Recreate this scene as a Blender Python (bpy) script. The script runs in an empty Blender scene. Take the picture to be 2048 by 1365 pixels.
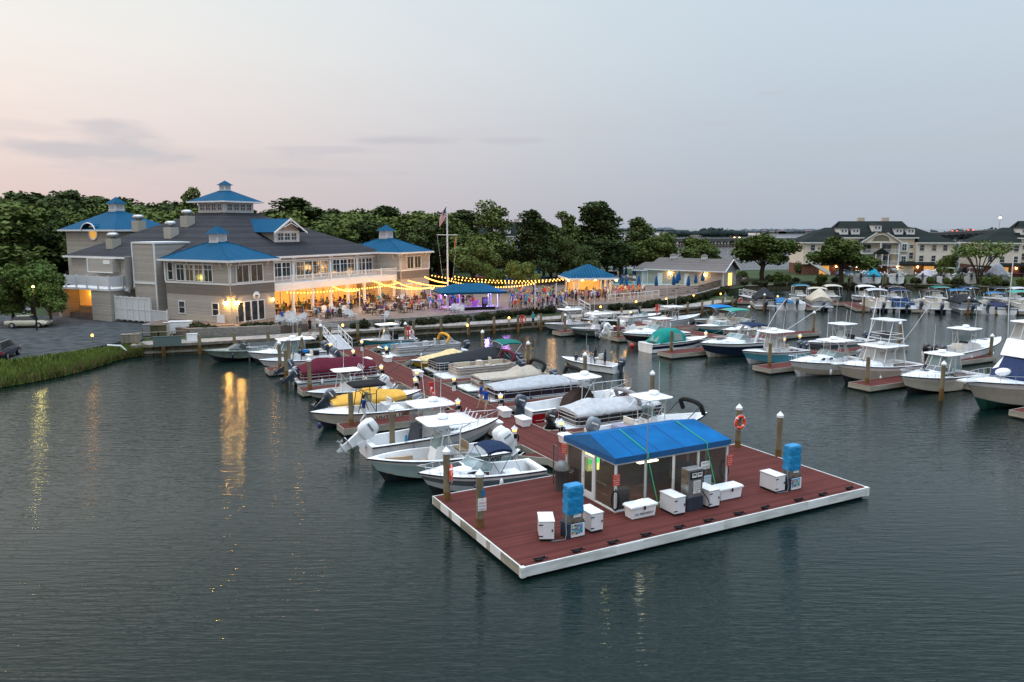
import bpy, math, random
from mathutils import Vector, Matrix
R = random.Random(7)
PI = math.pi
scene = bpy.context.scene
col = scene.collection

# ------------------------------------------------------------------ camera model used to read plan positions
CF, CYH, CH = 1547.0, 455.0, 12.7
CP = math.atan((682.5 - CYH) / CF)
_cp, _sp = math.cos(CP), math.sin(CP)
def at(px, py, z=0.0):
    x = (px - 1024) / CF; u = -(py - 682.5) / CF
    d = (x, _cp + u * _sp, -_sp + u * _cp); t = (z - CH) / d[2]
    return Vector((d[0] * t, d[1] * t, z))
# marina frame: a along the fuel dock front, b towards the shore
FO = (0.38, 26.56); FA = math.atan2(.4681, .8837)
def fd(a, b, z=0.0):
    c, s = math.cos(FA), math.sin(FA)
    return Vector((FO[0] + a * c - b * s, FO[1] + a * s + b * c, z))
# clubhouse frame
BO = (-31.5, 86.35); BA = math.radians(62)
def bd(a, b, z=0.0):
    c, s = math.cos(BA), math.sin(BA)
    return Vector((BO[0] + a * c - b * s, BO[1] + a * s + b * c, z))

# ------------------------------------------------------------------ mesh builder
class MB:
    def __init__(s): s.v = []; s.f = []; s.m = []; s.s = []
    def add(s, vs, fs, m=0, smooth=False):
        o = len(s.v); s.v += [tuple(p) for p in vs]
        for f in fs: s.f.append([i + o for i in f]); s.m.append(m); s.s.append(smooth)
        return s
    def box(s, x0, x1, y0, y1, z0, z1, m=0):
        return s.add([(x0,y0,z0),(x1,y0,z0),(x1,y1,z0),(x0,y1,z0),(x0,y0,z1),(x1,y0,z1),(x1,y1,z1),(x0,y1,z1)],
            [(3,2,1,0),(4,5,6,7),(0,1,5,4),(1,2,6,5),(2,3,7,6),(3,0,4,7)], m)
    def quad(s, a, b, c, d, m=0): return s.add([a,b,c,d], [(0,1,2,3)], m)
    def tri(s, a, b, c, m=0): return s.add([a,b,c], [(0,1,2)], m)
    def poly(s, pts, m=0): return s.add(pts, [tuple(range(len(pts)))], m)
    def prism(s, pts, z0, z1, m=0):
        n = len(pts)
        a = sum(pts[i][0]*pts[(i+1)%n][1]-pts[(i+1)%n][0]*pts[i][1] for i in range(n))
        if a < 0: pts = pts[::-1]
        vs = [(p[0],p[1],z0) for p in pts] + [(p[0],p[1],z1) for p in pts]
        fs = [tuple(range(n-1,-1,-1)), tuple(range(n,2*n))] + [(i,(i+1)%n,n+(i+1)%n,n+i) for i in range(n)]
        return s.add(vs, fs, m)
    def frame(s, d):
        d = Vector(d).normalized(); u = d.cross(Vector((0,0,1)))
        if u.length < 1e-3: u = Vector((1,0,0))
        u.normalize(); return u, u.cross(d).normalized()
    def cyl(s, p0, p1, r0, r1=None, n=8, m=0, smooth=True, caps=True):
        r1 = r0 if r1 is None else r1
        p0, p1 = Vector(p0), Vector(p1); u, w = s.frame(p1 - p0)
        vs = []
        for p, r in ((p0,r0),(p1,r1)):
            for i in range(n):
                t = 2*PI*i/n; vs.append(p + u*(r*math.cos(t)) + w*(r*math.sin(t)))
        s.add(vs, [((i+1)%n, i, n+i, n+(i+1)%n) for i in range(n)], m, smooth)
        if caps: s.add(vs, [tuple(range(n)), tuple(range(2*n-1,n-1,-1))], m)
        return s
    def tube(s, pts, r, n=6, m=0, closed=False):
        pts = [Vector(p) for p in pts]; k = len(pts); vs = []; u0 = None
        for i, p in enumerate(pts):
            if closed: d = pts[(i+1)%k] - pts[i-1]
            else: d = pts[min(i+1,k-1)] - pts[max(i-1,0)]
            if d.length < 1e-6: d = Vector((0,0,1))
            d.normalize()
            if u0 is None: u, w = s.frame(d)
            else:
                u = u0 - d * u0.dot(d)
                if u.length < 1e-4: u, w = s.frame(d)
                u.normalize()
            w = u.cross(d); u0 = u
            for j in range(n):
                t = 2*PI*j/n; vs.append(p + u*(r*math.cos(t)) + w*(r*math.sin(t)))
        fs = []
        for i in range(k if closed else k-1):
            b0 = i*n; b1 = ((i+1)%k)*n
            for j in range(n): fs.append((b0+(j+1)%n, b0+j, b1+j, b1+(j+1)%n))
        s.add(vs, fs, m, True)
        if not closed: s.add(vs, [tuple(range(n)), tuple(range(k*n-1,k*n-n-1,-1))], m)
        return s
    def lathe(s, prof, c=(0,0,0), n=12, m=0, smooth=True):
        vs = []
        for r, z in prof:
            for i in range(n):
                t = 2*PI*i/n; vs.append((c[0]+r*math.cos(t), c[1]+r*math.sin(t), c[2]+z))
        fs = []
        for k in range(len(prof)-1):
            for i in range(n): fs.append((k*n+i, k*n+(i+1)%n, (k+1)*n+(i+1)%n, (k+1)*n+i))
        s.add(vs, fs, m, smooth)
        if prof[0][0] > 1e-4: s.add(vs[:n], [tuple(range(n-1,-1,-1))], m)
        if prof[-1][0] > 1e-4: s.add(vs[-n:], [tuple(range(n))], m)
        return s
    def loft(s, rings, m=0, closed=True, caps=(True,True), smooth=True, flip=False):
        n = len(rings[0]); vs = [p for r in rings for p in r]; fs = []
        for k in range(len(rings)-1):
            for i in range(n if closed else n-1):
                f = (k*n+i, k*n+(i+1)%n, (k+1)*n+(i+1)%n, (k+1)*n+i)
                fs.append(f[::-1] if flip else f)
        s.add(vs, fs, m, smooth)
        if caps[0]: s.add(rings[0], [tuple(range(n-1,-1,-1)) if not flip else tuple(range(n))], m)
        if caps[1]: s.add(rings[-1], [tuple(range(n)) if not flip else tuple(range(n-1,-1,-1))], m)
        return s
    def ell(s, c, r, nu=10, nv=6, m=0, jit=0, rnd=None):
        rnd = rnd or R; rings = []
        for k in range(nv+1):
            ph = -PI/2 + PI*k/nv; ring = []
            for i in range(nu):
                t = 2*PI*i/nu; j = 1 + (rnd.uniform(-jit,jit) if 0<k<nv else 0)
                ring.append((c[0]+r[0]*math.cos(ph)*math.cos(t)*j, c[1]+r[1]*math.cos(ph)*math.sin(t)*j, c[2]+r[2]*math.sin(ph)*j))
            rings.append(ring)
        return s.loft(rings, m, True, (False,False))
    def xf(s, M, start=0):
        for i in range(start, len(s.v)): s.v[i] = tuple(M @ Vector(s.v[i]))
        return s
    def mesh(s, name, mats):
        me = bpy.data.meshes.new(name); me.from_pydata(s.v, [], s.f)
        for mt in mats: me.materials.append(mt)
        me.polygons.foreach_set('material_index', s.m); me.polygons.foreach_set('use_smooth', s.s)
        me.update(); return me
    def build(s, name, mats, parent=None, loc=None, rz=0, bev=0):
        if not isinstance(mats, (list, tuple)): mats = [mats]
        o = bpy.data.objects.new(name, s.mesh(name, mats)); col.objects.link(o)
        if loc is not None: o.location = loc
        if rz: o.rotation_euler.z = rz
        if parent: o.parent = parent
        if bev:
            b = o.modifiers.new('bevel', 'BEVEL'); b.width = bev; b.segments = 2; b.limit_method = 'ANGLE'; b.angle_limit = .6
        return o

def TR(loc=(0,0,0), rz=0, ry=0, rx=0, sc=1):
    return Matrix.Translation(Vector(loc)) @ Matrix.Rotation(rz,4,'Z') @ Matrix.Rotation(ry,4,'Y') @ Matrix.Rotation(rx,4,'X') @ Matrix.Scale(sc,4)

def tag(o, label=None, cat=None, group=None, kind=None):
    if label: o['label'] = label
    if cat: o['category'] = cat
    if group: o['group'] = group
    if kind: o['kind'] = kind
    return o
def empty(name, loc, rz=0, label=None, cat=None, group=None):
    o = bpy.data.objects.new(name, None); o.empty_display_size = .3; col.objects.link(o)
    o.location = loc; o.rotation_euler = (0,0,rz)
    return tag(o, label, cat, group)
KIDS = {}
def copy_tree(o, loc=None, rz=None, label=None, group=None, scale=None, parent=None):
    kids = [c for c in bpy.data.objects if c.parent == o] if o.name not in KIDS else KIDS[o.name]
    KIDS[o.name] = kids
    c = o.copy(); col.objects.link(c)
    if parent: c.parent = parent
    if loc is not None: c.location = loc
    if rz is not None: c.rotation_euler = (0,0,rz)
    if label: c['label'] = label
    if group: c['group'] = group
    if scale: c.scale = (scale,)*3 if not isinstance(scale, tuple) else scale
    for k in kids: copy_tree(k, parent=c)
    return c
class Proto:
    """a first thing, then copies of it"""
    def __init__(s, root): s.root = root; s.used = False
    def place(s, loc, rz=0, label=None, group=None, scale=None):
        if not s.used:
            s.used = True; o = s.root; o.location = loc; o.rotation_euler = (0,0,rz)
            if label: o['label'] = label
            if group: o['group'] = group
            if scale: o.scale = (scale,)*3 if not isinstance(scale, tuple) else scale
            return o
        return copy_tree(s.root, loc, rz, label, group, scale)

def text(s, size, m, name, parent, M, extrude=.004, align='CENTER', bold=0):
    cu = bpy.data.curves.new(name, 'FONT'); cu.body = s; cu.size = size; cu.extrude = extrude; cu.align_x = align; cu.align_y = 'CENTER'
    cu.offset = bold; cu.resolution_u = 2
    t = bpy.data.objects.new(name, cu); col.objects.link(t)
    bpy.context.view_layer.update()
    me = bpy.data.meshes.new_from_object(t.evaluated_get(bpy.context.evaluated_depsgraph_get()))
    bpy.data.objects.remove(t); bpy.data.curves.remove(cu)
    me.materials.clear(); me.materials.append(m)
    o = bpy.data.objects.new(name, me); col.objects.link(o)
    if parent: o.parent = parent
    o.matrix_local = M
    return o

# ------------------------------------------------------------------ materials
def srgb(r, g, b):
    f = lambda c: (c/255)/12.92 if c/255 <= .04045 else ((c/255+.055)/1.055)**2.4
    return (f(r), f(g), f(b))
MATS = {}
def pm(name, c, rough=.5, metal=0, noise=None, bump=None, emit=None, spec=.5, objcol=False, coat=0):
    if name in MATS: return MATS[name]
    m = bpy.data.materials.new(name); m.use_nodes = True; MATS[name] = m
    nt = m.node_tree; N = nt.nodes; Lk = nt.links; b = N['Principled BSDF']
    if rough >= .7 and spec == .5: spec = .14
    c4 = (*c, 1)
    b.inputs['Base Color'].default_value = c4; b.inputs['Roughness'].default_value = rough; b.inputs['Metallic'].default_value = metal
    b.inputs['Specular IOR Level'].default_value = spec
    if coat: b.inputs['Coat Weight'].default_value = coat
    src = None
    if objcol:
        oi = N.new('ShaderNodeObjectInfo'); src = oi.outputs['Color']; Lk.new(src, b.inputs['Base Color'])
    tc = None
    if noise or bump: tc = N.new('ShaderNodeTexCoord')
    if noise:
        sc, amt = noise[0], noise[1]
        nz = N.new('ShaderNodeTexNoise'); nz.inputs['Scale'].default_value = sc; nz.inputs['Detail'].default_value = 5
        if len(noise) > 2:
            mp = N.new('ShaderNodeMapping'); mp.inputs['Scale'].default_value = noise[2]
            Lk.new(tc.outputs['Object'], mp.inputs['Vector']); Lk.new(mp.outputs['Vector'], nz.inputs['Vector'])
        else: Lk.new(tc.outputs['Object'], nz.inputs['Vector'])
        mr = N.new('ShaderNodeMapRange'); mr.inputs['From Min'].default_value = .25; mr.inputs['From Max'].default_value = .75
        mr.inputs['To Min'].default_value = 1-amt; mr.inputs['To Max'].default_value = 1+amt
        Lk.new(nz.outputs['Fac'], mr.inputs['Value'])
        mx = N.new('ShaderNodeMix'); mx.data_type = 'RGBA'; mx.blend_type = 'MULTIPLY'; mx.inputs['Factor'].default_value = 1
        mx.inputs[6].default_value = c4
        if src: Lk.new(src, mx.inputs[6])
        Lk.new(mr.outputs['Result'], mx.inputs[7]); Lk.new(mx.outputs[2], b.inputs['Base Color'])
    if bump:
        nb = N.new('ShaderNodeTexNoise'); nb.inputs['Scale'].default_value = bump[0]; nb.inputs['Detail'].default_value = 4
        bp = N.new('ShaderNodeBump'); bp.inputs['Strength'].default_value = bump[1]; bp.inputs['Distance'].default_value = bump[2] if len(bump)>2 else .05
        Lk.new(tc.outputs['Object'], nb.inputs['Vector']); Lk.new(nb.outputs['Fac'], bp.inputs['Height']); Lk.new(bp.outputs['Normal'], b.inputs['Normal'])
    if emit:
        b.inputs['Emission Color'].default_value = (*emit[0], 1); b.inputs['Emission Strength'].default_value = emit[1]
    return m
def stripes(name, c1, c2, scale, axis='X', rough=.7, width=.12, noise=.15, bump=.3, metal=0, ang=0):
    """boards, siding or seams: thin dark lines repeated along one object axis, with grain"""
    if name in MATS: return MATS[name]
    m = pm(name, c1, rough, metal); nt = m.node_tree; N = nt.nodes; Lk = nt.links; b = N['Principled BSDF']
    tc = N.new('ShaderNodeTexCoord'); mp = N.new('ShaderNodeMapping'); mp.inputs['Rotation'].default_value = (0,0,ang)
    sx = N.new('ShaderNodeSeparateXYZ')
    Lk.new(tc.outputs['Object'], mp.inputs['Vector']); Lk.new(mp.outputs['Vector'], sx.inputs[0])
    mu = N.new('ShaderNodeMath'); mu.operation = 'MULTIPLY'; mu.inputs[1].default_value = scale; Lk.new(sx.outputs[axis], mu.inputs[0])
    fr = N.new('ShaderNodeMath'); fr.operation = 'FRACT'; Lk.new(mu.outputs[0], fr.inputs[0])
    lt = N.new('ShaderNodeMath'); lt.operation = 'LESS_THAN'; lt.inputs[1].default_value = width; Lk.new(fr.outputs[0], lt.inputs[0])
    fl = N.new('ShaderNodeMath'); fl.operation = 'FLOOR'; Lk.new(mu.outputs[0], fl.inputs[0])
    wn = N.new('ShaderNodeTexWhiteNoise'); wn.noise_dimensions = '1D'; Lk.new(fl.outputs[0], wn.inputs['W'])
    nz = N.new('ShaderNodeTexNoise'); nz.inputs['Scale'].default_value = 1.3; nz.inputs['Detail'].default_value = 6; Lk.new(tc.outputs['Object'], nz.inputs['Vector'])
    ad = N.new('ShaderNodeMath'); ad.operation = 'ADD'; Lk.new(wn.outputs['Value'], ad.inputs[0]); Lk.new(nz.outputs['Fac'], ad.inputs[1])
    mr = N.new('ShaderNodeMapRange'); mr.inputs['From Min'].default_value = .3; mr.inputs['From Max'].default_value = 1.7
    mr.inputs['To Min'].default_value = 1-noise; mr.inputs['To Max'].default_value = 1+noise; Lk.new(ad.outputs[0], mr.inputs['Value'])
    m1 = N.new('ShaderNodeMix'); m1.data_type = 'RGBA'; m1.inputs[6].default_value = (*c1,1); m1.inputs[7].default_value = (*c2,1); Lk.new(lt.outputs[0], m1.inputs['Factor'])
    m2 = N.new('ShaderNodeMix'); m2.data_type = 'RGBA'; m2.blend_type = 'MULTIPLY'; m2.inputs['Factor'].default_value = 1
    Lk.new(m1.outputs[2], m2.inputs[6]); Lk.new(mr.outputs['Result'], m2.inputs[7]); Lk.new(m2.outputs[2], b.inputs['Base Color'])
    if bump:
        bp = N.new('ShaderNodeBump'); bp.inputs['Strength'].default_value = bump; bp.inputs['Distance'].default_value = .02; bp.invert = True
        Lk.new(lt.outputs[0], bp.inputs['Height']); Lk.new(bp.outputs['Normal'], b.inputs['Normal'])
    return m
def clear_glass(name, tint=(.7,.85,.85), alpha=.35, rough=.05):
    if name in MATS: return MATS[name]
    m = bpy.data.materials.new(name); m.use_nodes = True; MATS[name] = m; nt = m.node_tree; N = nt.nodes; Lk = nt.links
    out = N['Material Output']; b = N['Principled BSDF']; b.inputs['Base Color'].default_value = (*tint,1); b.inputs['Roughness'].default_value = rough
    tr = N.new('ShaderNodeBsdfTransparent'); tr.inputs['Color'].default_value = (*[.6+.4*x for x in tint],1)
    mx = N.new('ShaderNodeMixShader'); mx.inputs[0].default_value = alpha
    Lk.new(tr.outputs[0], mx.inputs[1]); Lk.new(b.outputs[0], mx.inputs[2]); Lk.new(mx.outputs[0], out.inputs['Surface'])
    return m
def emis(name, c, st):
    if name in MATS: return MATS[name]
    return pm(name, c, .5, emit=(c, st))

def gel(name, c, rough=.18): return pm('gelcoat_'+name, c, rough, noise=(2.2,.09,(1,1,.35)), coat=.3)
def fab(name, c): return pm('canvas_'+name, c, .85, noise=(3,.16), bump=(5,.35,.06))
WHITE = gel('white', (.80,.81,.82)); CREAM = gel('cream', (.66,.62,.53)); PALE = gel('pale_grey', (.5,.53,.54))
NAVY = gel('navy', (.012,.02,.045)); BLACK = gel('black', (.012,.013,.016)); RED = gel('red', (.42,.012,.02)); TEAL = gel('teal', (.02,.24,.30))
SEAFOAM = gel('seafoam', (.42,.56,.55)); SLATE = gel('slate', (.12,.15,.17)); YELLOW = gel('yellow', (.60,.33,.02)); BLUE = gel('blue', (.02,.06,.22))
AQUA = gel('aqua', (.10,.36,.46)); BEIGE = gel('beige', (.45,.40,.33)); CAMO = pm('camouflage_paint', (.10,.13,.12), .4, noise=(5,.9))
OLIVE = pm('olive_paint', (.16,.20,.17), .55, noise=(3,.3)); BOTTOM = pm('antifouling', (.03,.035,.04), .7); BOTTOMG = pm('green_antifouling', (.02,.09,.07), .7)
CHROME = pm('stainless_tube', (.62,.63,.65), .28, .9); ALU = pm('brushed_aluminium', (.42,.43,.44), .42, .8, noise=(4,.15))
WPIPE = pm('white_powder_coat', (.70,.70,.70), .35); BPIPE = pm('black_powder_coat', (.015,.015,.017), .4)
GLASS = clear_glass('windscreen_glass', (.25,.36,.36), .55); SMOKE = pm('smoked_glass', (.02,.025,.03), .06, spec=.7)
CLEARV = clear_glass('clear_vinyl', (.55,.55,.52), .4, .12)
TAN = pm('tan_vinyl', (.42,.31,.20), .6, noise=(6,.12)); IVORY = pm('ivory_vinyl', (.62,.58,.50), .55, noise=(6,.1)); GREYV = pm('grey_vinyl', (.40,.40,.41), .6, noise=(6,.1))
OBBLK = pm('dark_blue_cowling', (.035,.05,.075), .28, coat=.4); OBWHT = pm('white_cowling', (.70,.71,.72), .25, coat=.4); OBGRY = pm('grey_cowling', (.16,.19,.22), .3, coat=.4); OBJET = pm('black_cowling', (.012,.012,.014), .3, coat=.4)
ORANGE = pm('life_ring_orange', (.75,.06,.02), .55); BLKRUB = pm('black_rubber', (.012,.012,.012), .7)
FLOORW = pm('nonskid_deck', (.56,.57,.57), .6, noise=(8,.08))
# ------------------------------------------------------------------ boats (local +X is the bow, origin amidships on the waterline)
LINEM=pm('mooring_rope',(.35,.33,.29),.9)
def hullshape(L, B, hb, hs, full=.5, pw=2.2, n=15):
    st = []
    for k in range(n):
        t = k/(n-1)
        w = B/2*(.93+.07*min(1,t/.4)) if t < full else B/2*max(.012, 1-((t-full)/(1-full))**pw)
        wc = (B/2*.86) if t < .35 else max(.008, B/2*.86*(1-((t-.35)/.65)**1.9))
        zs = hs + (hb-hs)*t**1.9
        zc = .06 + (hb*.42)*max(0,(t-.45)/.55)**2
        zk = -.35 + .25*max(0,(t-.7)/.3)**2
        rk = t**3
        xs, xc, xk = L*t, L*t*(1-.07*rk), L*t*(1-.13*rk)
        f1, f2 = .40, .74
        mid = lambda f, p: (xc+(xs-xc)*f, wc+(w-wc)*(f**p), zc+(zs-zc)*f)
        st.append(dict(t=t, k=(xk,0,zk), c=(xc,wc,zc), m=mid(f1,1.25), u=mid(f2,1.15), s=(xs,w,zs), w=w, zs=zs, xs=xs))
    return st
def my(p): return (p[0], -p[1], p[2])
def make_hull(P, L, B, hb, hs, cols, full=.5, pw=2.2, floor=.28, tc=.93, gw=.2, well=0, deckm=None, crown=.1, cushions=None, rail=None, rub=None):
    st = hullshape(L, B, hb, hs, full, pw); ox = -L/2
    T = Matrix.Translation((ox,0,0)); n = len(st)
    h = MB()
    for key0, key1, mi in (('k','c',0),('c','m',1),('m','u',2),('u','s',3)):
        for k in range(n-1):
            a, b, c, d = st[k][key0], st[k+1][key0], st[k+1][key1], st[k][key1]
            h.add([a,b,c,d],[(0,1,2,3)],mi,True); h.add([my(d),my(c),my(b),my(a)],[(0,1,2,3)],mi,True)
    s0 = st[0]
    tz = s0['zs']
    h.poly([s0['k'], s0['c'], s0['m'], s0['u'], s0['s'], my(s0['s']), my(s0['u']), my(s0['m']), my(s0['c'])][::-1], 3)
    h.xf(T); ho = h.build('hull', cols, P)
    r = MB()
    r.tube([T@Vector(x['s'])+Vector((0,.01,-.05)) for x in st], .035, 5); r.tube([T@Vector(my(x['s']))+Vector((0,-.01,-.05)) for x in st], .035, 5)
    r.build('rub_rail', rub or BLKRUB, ho)
    d = MB()   # deck, coaming, cockpit sole
    inn = lambda s: (s['xs'] if s['t']<.99 else s['xs']-.1, max(0.005, s['w']-gw), s['zs']+.015)
    def hp(s):
        P4=[s['c'],s['m'],s['u'],s['s']]; z=max(floor, s['c'][2]+.12); z=min(z,s['zs']-.05)
        for p,q in zip(P4,P4[1:]):
            if p[2]<=z<=q[2]:
                f=(z-p[2])/max(1e-6,q[2]-p[2]); return p[0]+(q[0]-p[0])*f, p[1]+(q[1]-p[1])*f, z
        return s['xs'],s['w'],z
    def fl(s,i):
        x,y,z=hp(s); return (min(i[0],x-.04*(s['t']>.5)),max(0,min(i[1]-.03,y-.06)),z)
    for k in range(n-1):
        a, b = st[k], st[k+1]
        oa, ob, ia, ib = a['s'], b['s'], inn(a), inn(b)
        oa=(oa[0],oa[1],oa[2]+.003); ob=(ob[0],ob[1],ob[2]+.003)
        for f in (lambda p:p, my):
            q = [f(oa),f(ob),f(ib),f(ia)]
            d.add(q if f is not my else q[::-1],[(0,1,2,3)],0)
        if (a['t']+b['t'])/2 < tc:
            fa, fb = fl(a,ia), fl(b,ib)
            for f in (lambda p:p, my):
                q=[f(ia),f(ib),f(fb),f(fa)]; d.add(q if f is not my else q[::-1],[(0,1,2,3)],0)
            d.add([fa,fb,my(fb),my(fa)],[(0,1,2,3)],1)
        else:
            ca, cb = (ia[0],0,ia[2]+crown*min(1,a['w'])), (ib[0],0,ib[2]+crown*min(1,b['w']))
            d.add([ia,ib,cb,ca],[(0,1,2,3)],0,True); d.add([ca,cb,my(ib),my(ia)],[(0,1,2,3)],0,True)
            if (st[k-1]['t']+a['t'])/2 < tc:
                fa=fl(a,ia); d.poly([ia,ca,my(ia),my(fa),fa],0)
    a=st[0]; ia=inn(a); fa=(ia[0]+.05,ia[1]-.03,floor)
    d.poly([(ia[0]+.05,ia[1],ia[2]),fa,my(fa),(ia[0]+.05,-ia[1],ia[2])],0)
    d.box(a['xs']-.02,a['xs']+.28,-a['w']*.98,a['w']*.98,a['zs']-.12,a['zs']+.02,0)
    d.xf(T); d.build('deck', [deckm or WHITE, FLOORW], P)
    if cushions:
        c = MB()
        ks = [k for k in range(n) if .62 < st[k]['t'] < tc-.02]
        for f in (1,-1):
            rings=[]
            for k in ks:
                s=st[k]; y1=max(.1,min(s['w']-gw-.05,hp(s)[1]-.1)); y0=max(.03,y1-.5); z0=hp(s)[2]; z1=min(z0+.42,s['zs']-.2)
                rings.append([(s['xs'],f*y0,z0),(s['xs'],f*y1,z0),(s['xs'],f*y1,z1+.2),(s['xs'],f*(y1-.12),z1+.2),(s['xs'],f*(y1-.14),z1),(s['xs'],f*y0,z1)])
            if len(rings)>1: c.loft(rings,0,flip=f<0,smooth=False)
        c.xf(T); c.build('bow_cushion', cushions, P)
    if rail:
        rl = MB(); t0, hgt = rail
        for f in (1,-1):
            pts=[]
            for k in range(n):
                s=st[k]
                if s['t']>=t0: 
                    p=Vector((s['xs']-.05,f*max(.04,s['w']-.07),s['zs']))
                    u=min(1,(s['t']-t0)/.12); pts.append(p+Vector((0.1,0,hgt*u))); rl.cyl(p,p+Vector((.1,0,hgt*u+.01)),.016,n=5)
            if f==1: A=pts
            else: pts=A+pts[::-1]; rl.tube(pts,.018,5)
        rl.xf(T); rl.build('bow_rail', CHROME, P)
    return st
def outboard(P, x, y, z, m, tilt=0., s=1., brand=True):
    """cowling with leg, propeller; tilt lifts the leg out of the water"""
    T = TR((x,y,z),0,0) @ Matrix.Rotation(tilt,4,'Y') @ Matrix.Scale(s,4)
    c = MB(); rings=[]
    for zz, w, x0, x1 in ((.02,.15,-.55,-.02),(.12,.19,-.66,.0),(.35,.21,-.72,.03),(.58,.20,-.70,.0),(.72,.15,-.62,-.08),(.76,.07,-.5,-.2)):
        ring=[]
        for i in range(10):
            t=2*PI*i/10; ct,sn=math.cos(t),math.sin(t)
            ring.append(((x0+x1)/2+(x1-x0)/2*math.copysign(abs(ct)**.6,ct), w*math.copysign(abs(sn)**.6,sn), zz))
        rings.append(ring)
    c.loft(rings).xf(T); co=c.build('outboard_motor', m, P)
    l=MB(); 
    l.loft([[( -.5,-.09,.05),(-.05,-.09,.05),(-.05,.09,.05),(-.5,.09,.05)],[(-.45,-.06,-.45),(-.12,-.06,-.45),(-.12,.06,-.45),(-.45,.06,-.45)],[(-.42,-.035,-.85),(-.2,-.035,-.85),(-.2,.035,-.85),(-.42,.035,-.85)]],smooth=False)
    l.box(-.6,-.12,-.14,.14,-.52,-.5); l.ell((-.33,0,-.8),(.3,.06,.07),8,6); l.loft([[(-.42,-.015,-.85),(-.22,-.015,-.85),(-.22,.015,-.85),(-.42,.015,-.85)],[(-.4,-.008,-1.05),(-.32,-.008,-1.05),(-.32,.008,-1.05),(-.4,.008,-1.05)]],smooth=False)
    l.box(-.12,.12,-.12,.12,-.3,.06); l.xf(T); l.build('motor_leg', m, co)
    p=MB()
    for k in range(3):
        t=2*PI*k/3; p.add([(-.62,0,-.8),(-.66,.19*math.cos(t-.35),-.8+.19*math.sin(t-.35)),(-.6,.19*math.cos(t+.35),-.8+.19*math.sin(t+.35))],[(0,1,2),(2,1,0)])
    p.cyl((-.55,0,-.8),(-.7,0,-.8),.05,.03,8); p.xf(T); p.build('propeller', ALU, co)
    if brand:
        g=MB(); g.box(-.58,-.2,-.217,.217,.42,.50); g.xf(T); g.build('cowling_stripe', WPIPE if m is not OBWHT else OBGRY, co)
    return co
def roundrect(x0,x1,w,r=.3,front=.55,n=5):
    pts=[]
    for cx,cy,a0,rx,ry in ((x1-front,w-r,0,front,r),(x0+r,w-r,PI/2,r,r),(x0+r,-w+r,PI,r,r),(x1-front,-w+r,1.5*PI,front,r)):
        for i in range(n+1):
            t=a0+PI/2*i/n; pts.append((cx+rx*math.cos(t),cy+ry*math.sin(t)))
    return pts
def ttop(P, x0, x1, w, z, zf, topm=WHITE, pipe=WPIPE, thick=.1, radar=True, ant=1, outr=False, under=None, rods=0, lean=.3, name='t_top'):
    t=MB(); pts=roundrect(x0,x1,w); m=[(p[0]*1.0,p[1]) for p in pts]
    ring=lambda f,zz: [((x0+x1)/2+(p[0]-(x0+x1)/2)*f,p[1]*f,zz) for p in m]
    t.loft([ring(.96,z),ring(1,z+thick*.4),ring(.98,z+thick*.8),ring(.7,z+thick*1.25)])
    to=t.build(name, topm, P)
    if under: pass
    fr=MB(); cx=(x0+x1)/2
    for sy in (1,-1):
        fr.tube([(cx-.35-lean*.3,sy*w*.55,zf),(cx-.45,sy*w*.72,z-.3),(x0+.25,sy*w*.75,z)],.03,6)
        fr.tube([(cx+.5+lean,sy*w*.5,zf),(cx+.45,sy*w*.72,z-.3),(x1-.4,sy*w*.72,z)],.03,6)
        fr.tube([(cx-.42,sy*w*.7,z-.5),(cx+.5,sy*w*.65,z-.55)],.022,5)
        fr.tube([(cx-.38-lean*.2,sy*w*.58,zf+.5),(cx+.42,sy*w*.7,z-.25)],.022,5)
    fr.tube([(cx+.47,-w*.7,z-.12),(cx+.47,w*.7,z-.12)],.022,5); fr.build('top_frame', pipe, P)
    if radar:
        r=MB(); r.lathe([(.2,0),(.31,.04),(.32,.14),(.27,.24),(.12,.27),(0.01,.275)],(cx+.2,0,z+thick*1.2),14); r.cyl((cx+.2,0,z+.05),(cx+.2,0,z+thick*1.3),.1); r.build('radar_dome', WHITE, to)
    for k in range(ant):
        a=MB(); y=w*.75*(1 if k%2 else -1); a.tube([(cx,y,z+.05),(cx-.02,y,z+.3),(cx-.1-.12*k,y*1.05,z+2.3+.5*(k%2))],.014,5); a.build('whip_antenna', WPIPE, to)
    if outr:
        for sy in (1,-1):
            a=MB(); a.tube([(cx+.1,sy*w*.9,z+.1),(cx-2.2,sy*(w+.8),z+1.7),(cx-3.9,sy*(w+1.3),z+2.7)],.02,5); a.build('outrigger', BPIPE if outr=='b' else CHROME, to)
    if rods:
        a=MB()
        for k in range(rods):
            y=-w*.8+1.6*w*k/max(1,rods-1); a.cyl((x0+.03,y,z-.1),(x0-.18,y,z+.32),.026,n=6)
        a.build('rod_holder', pipe, to)
    return to
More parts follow.
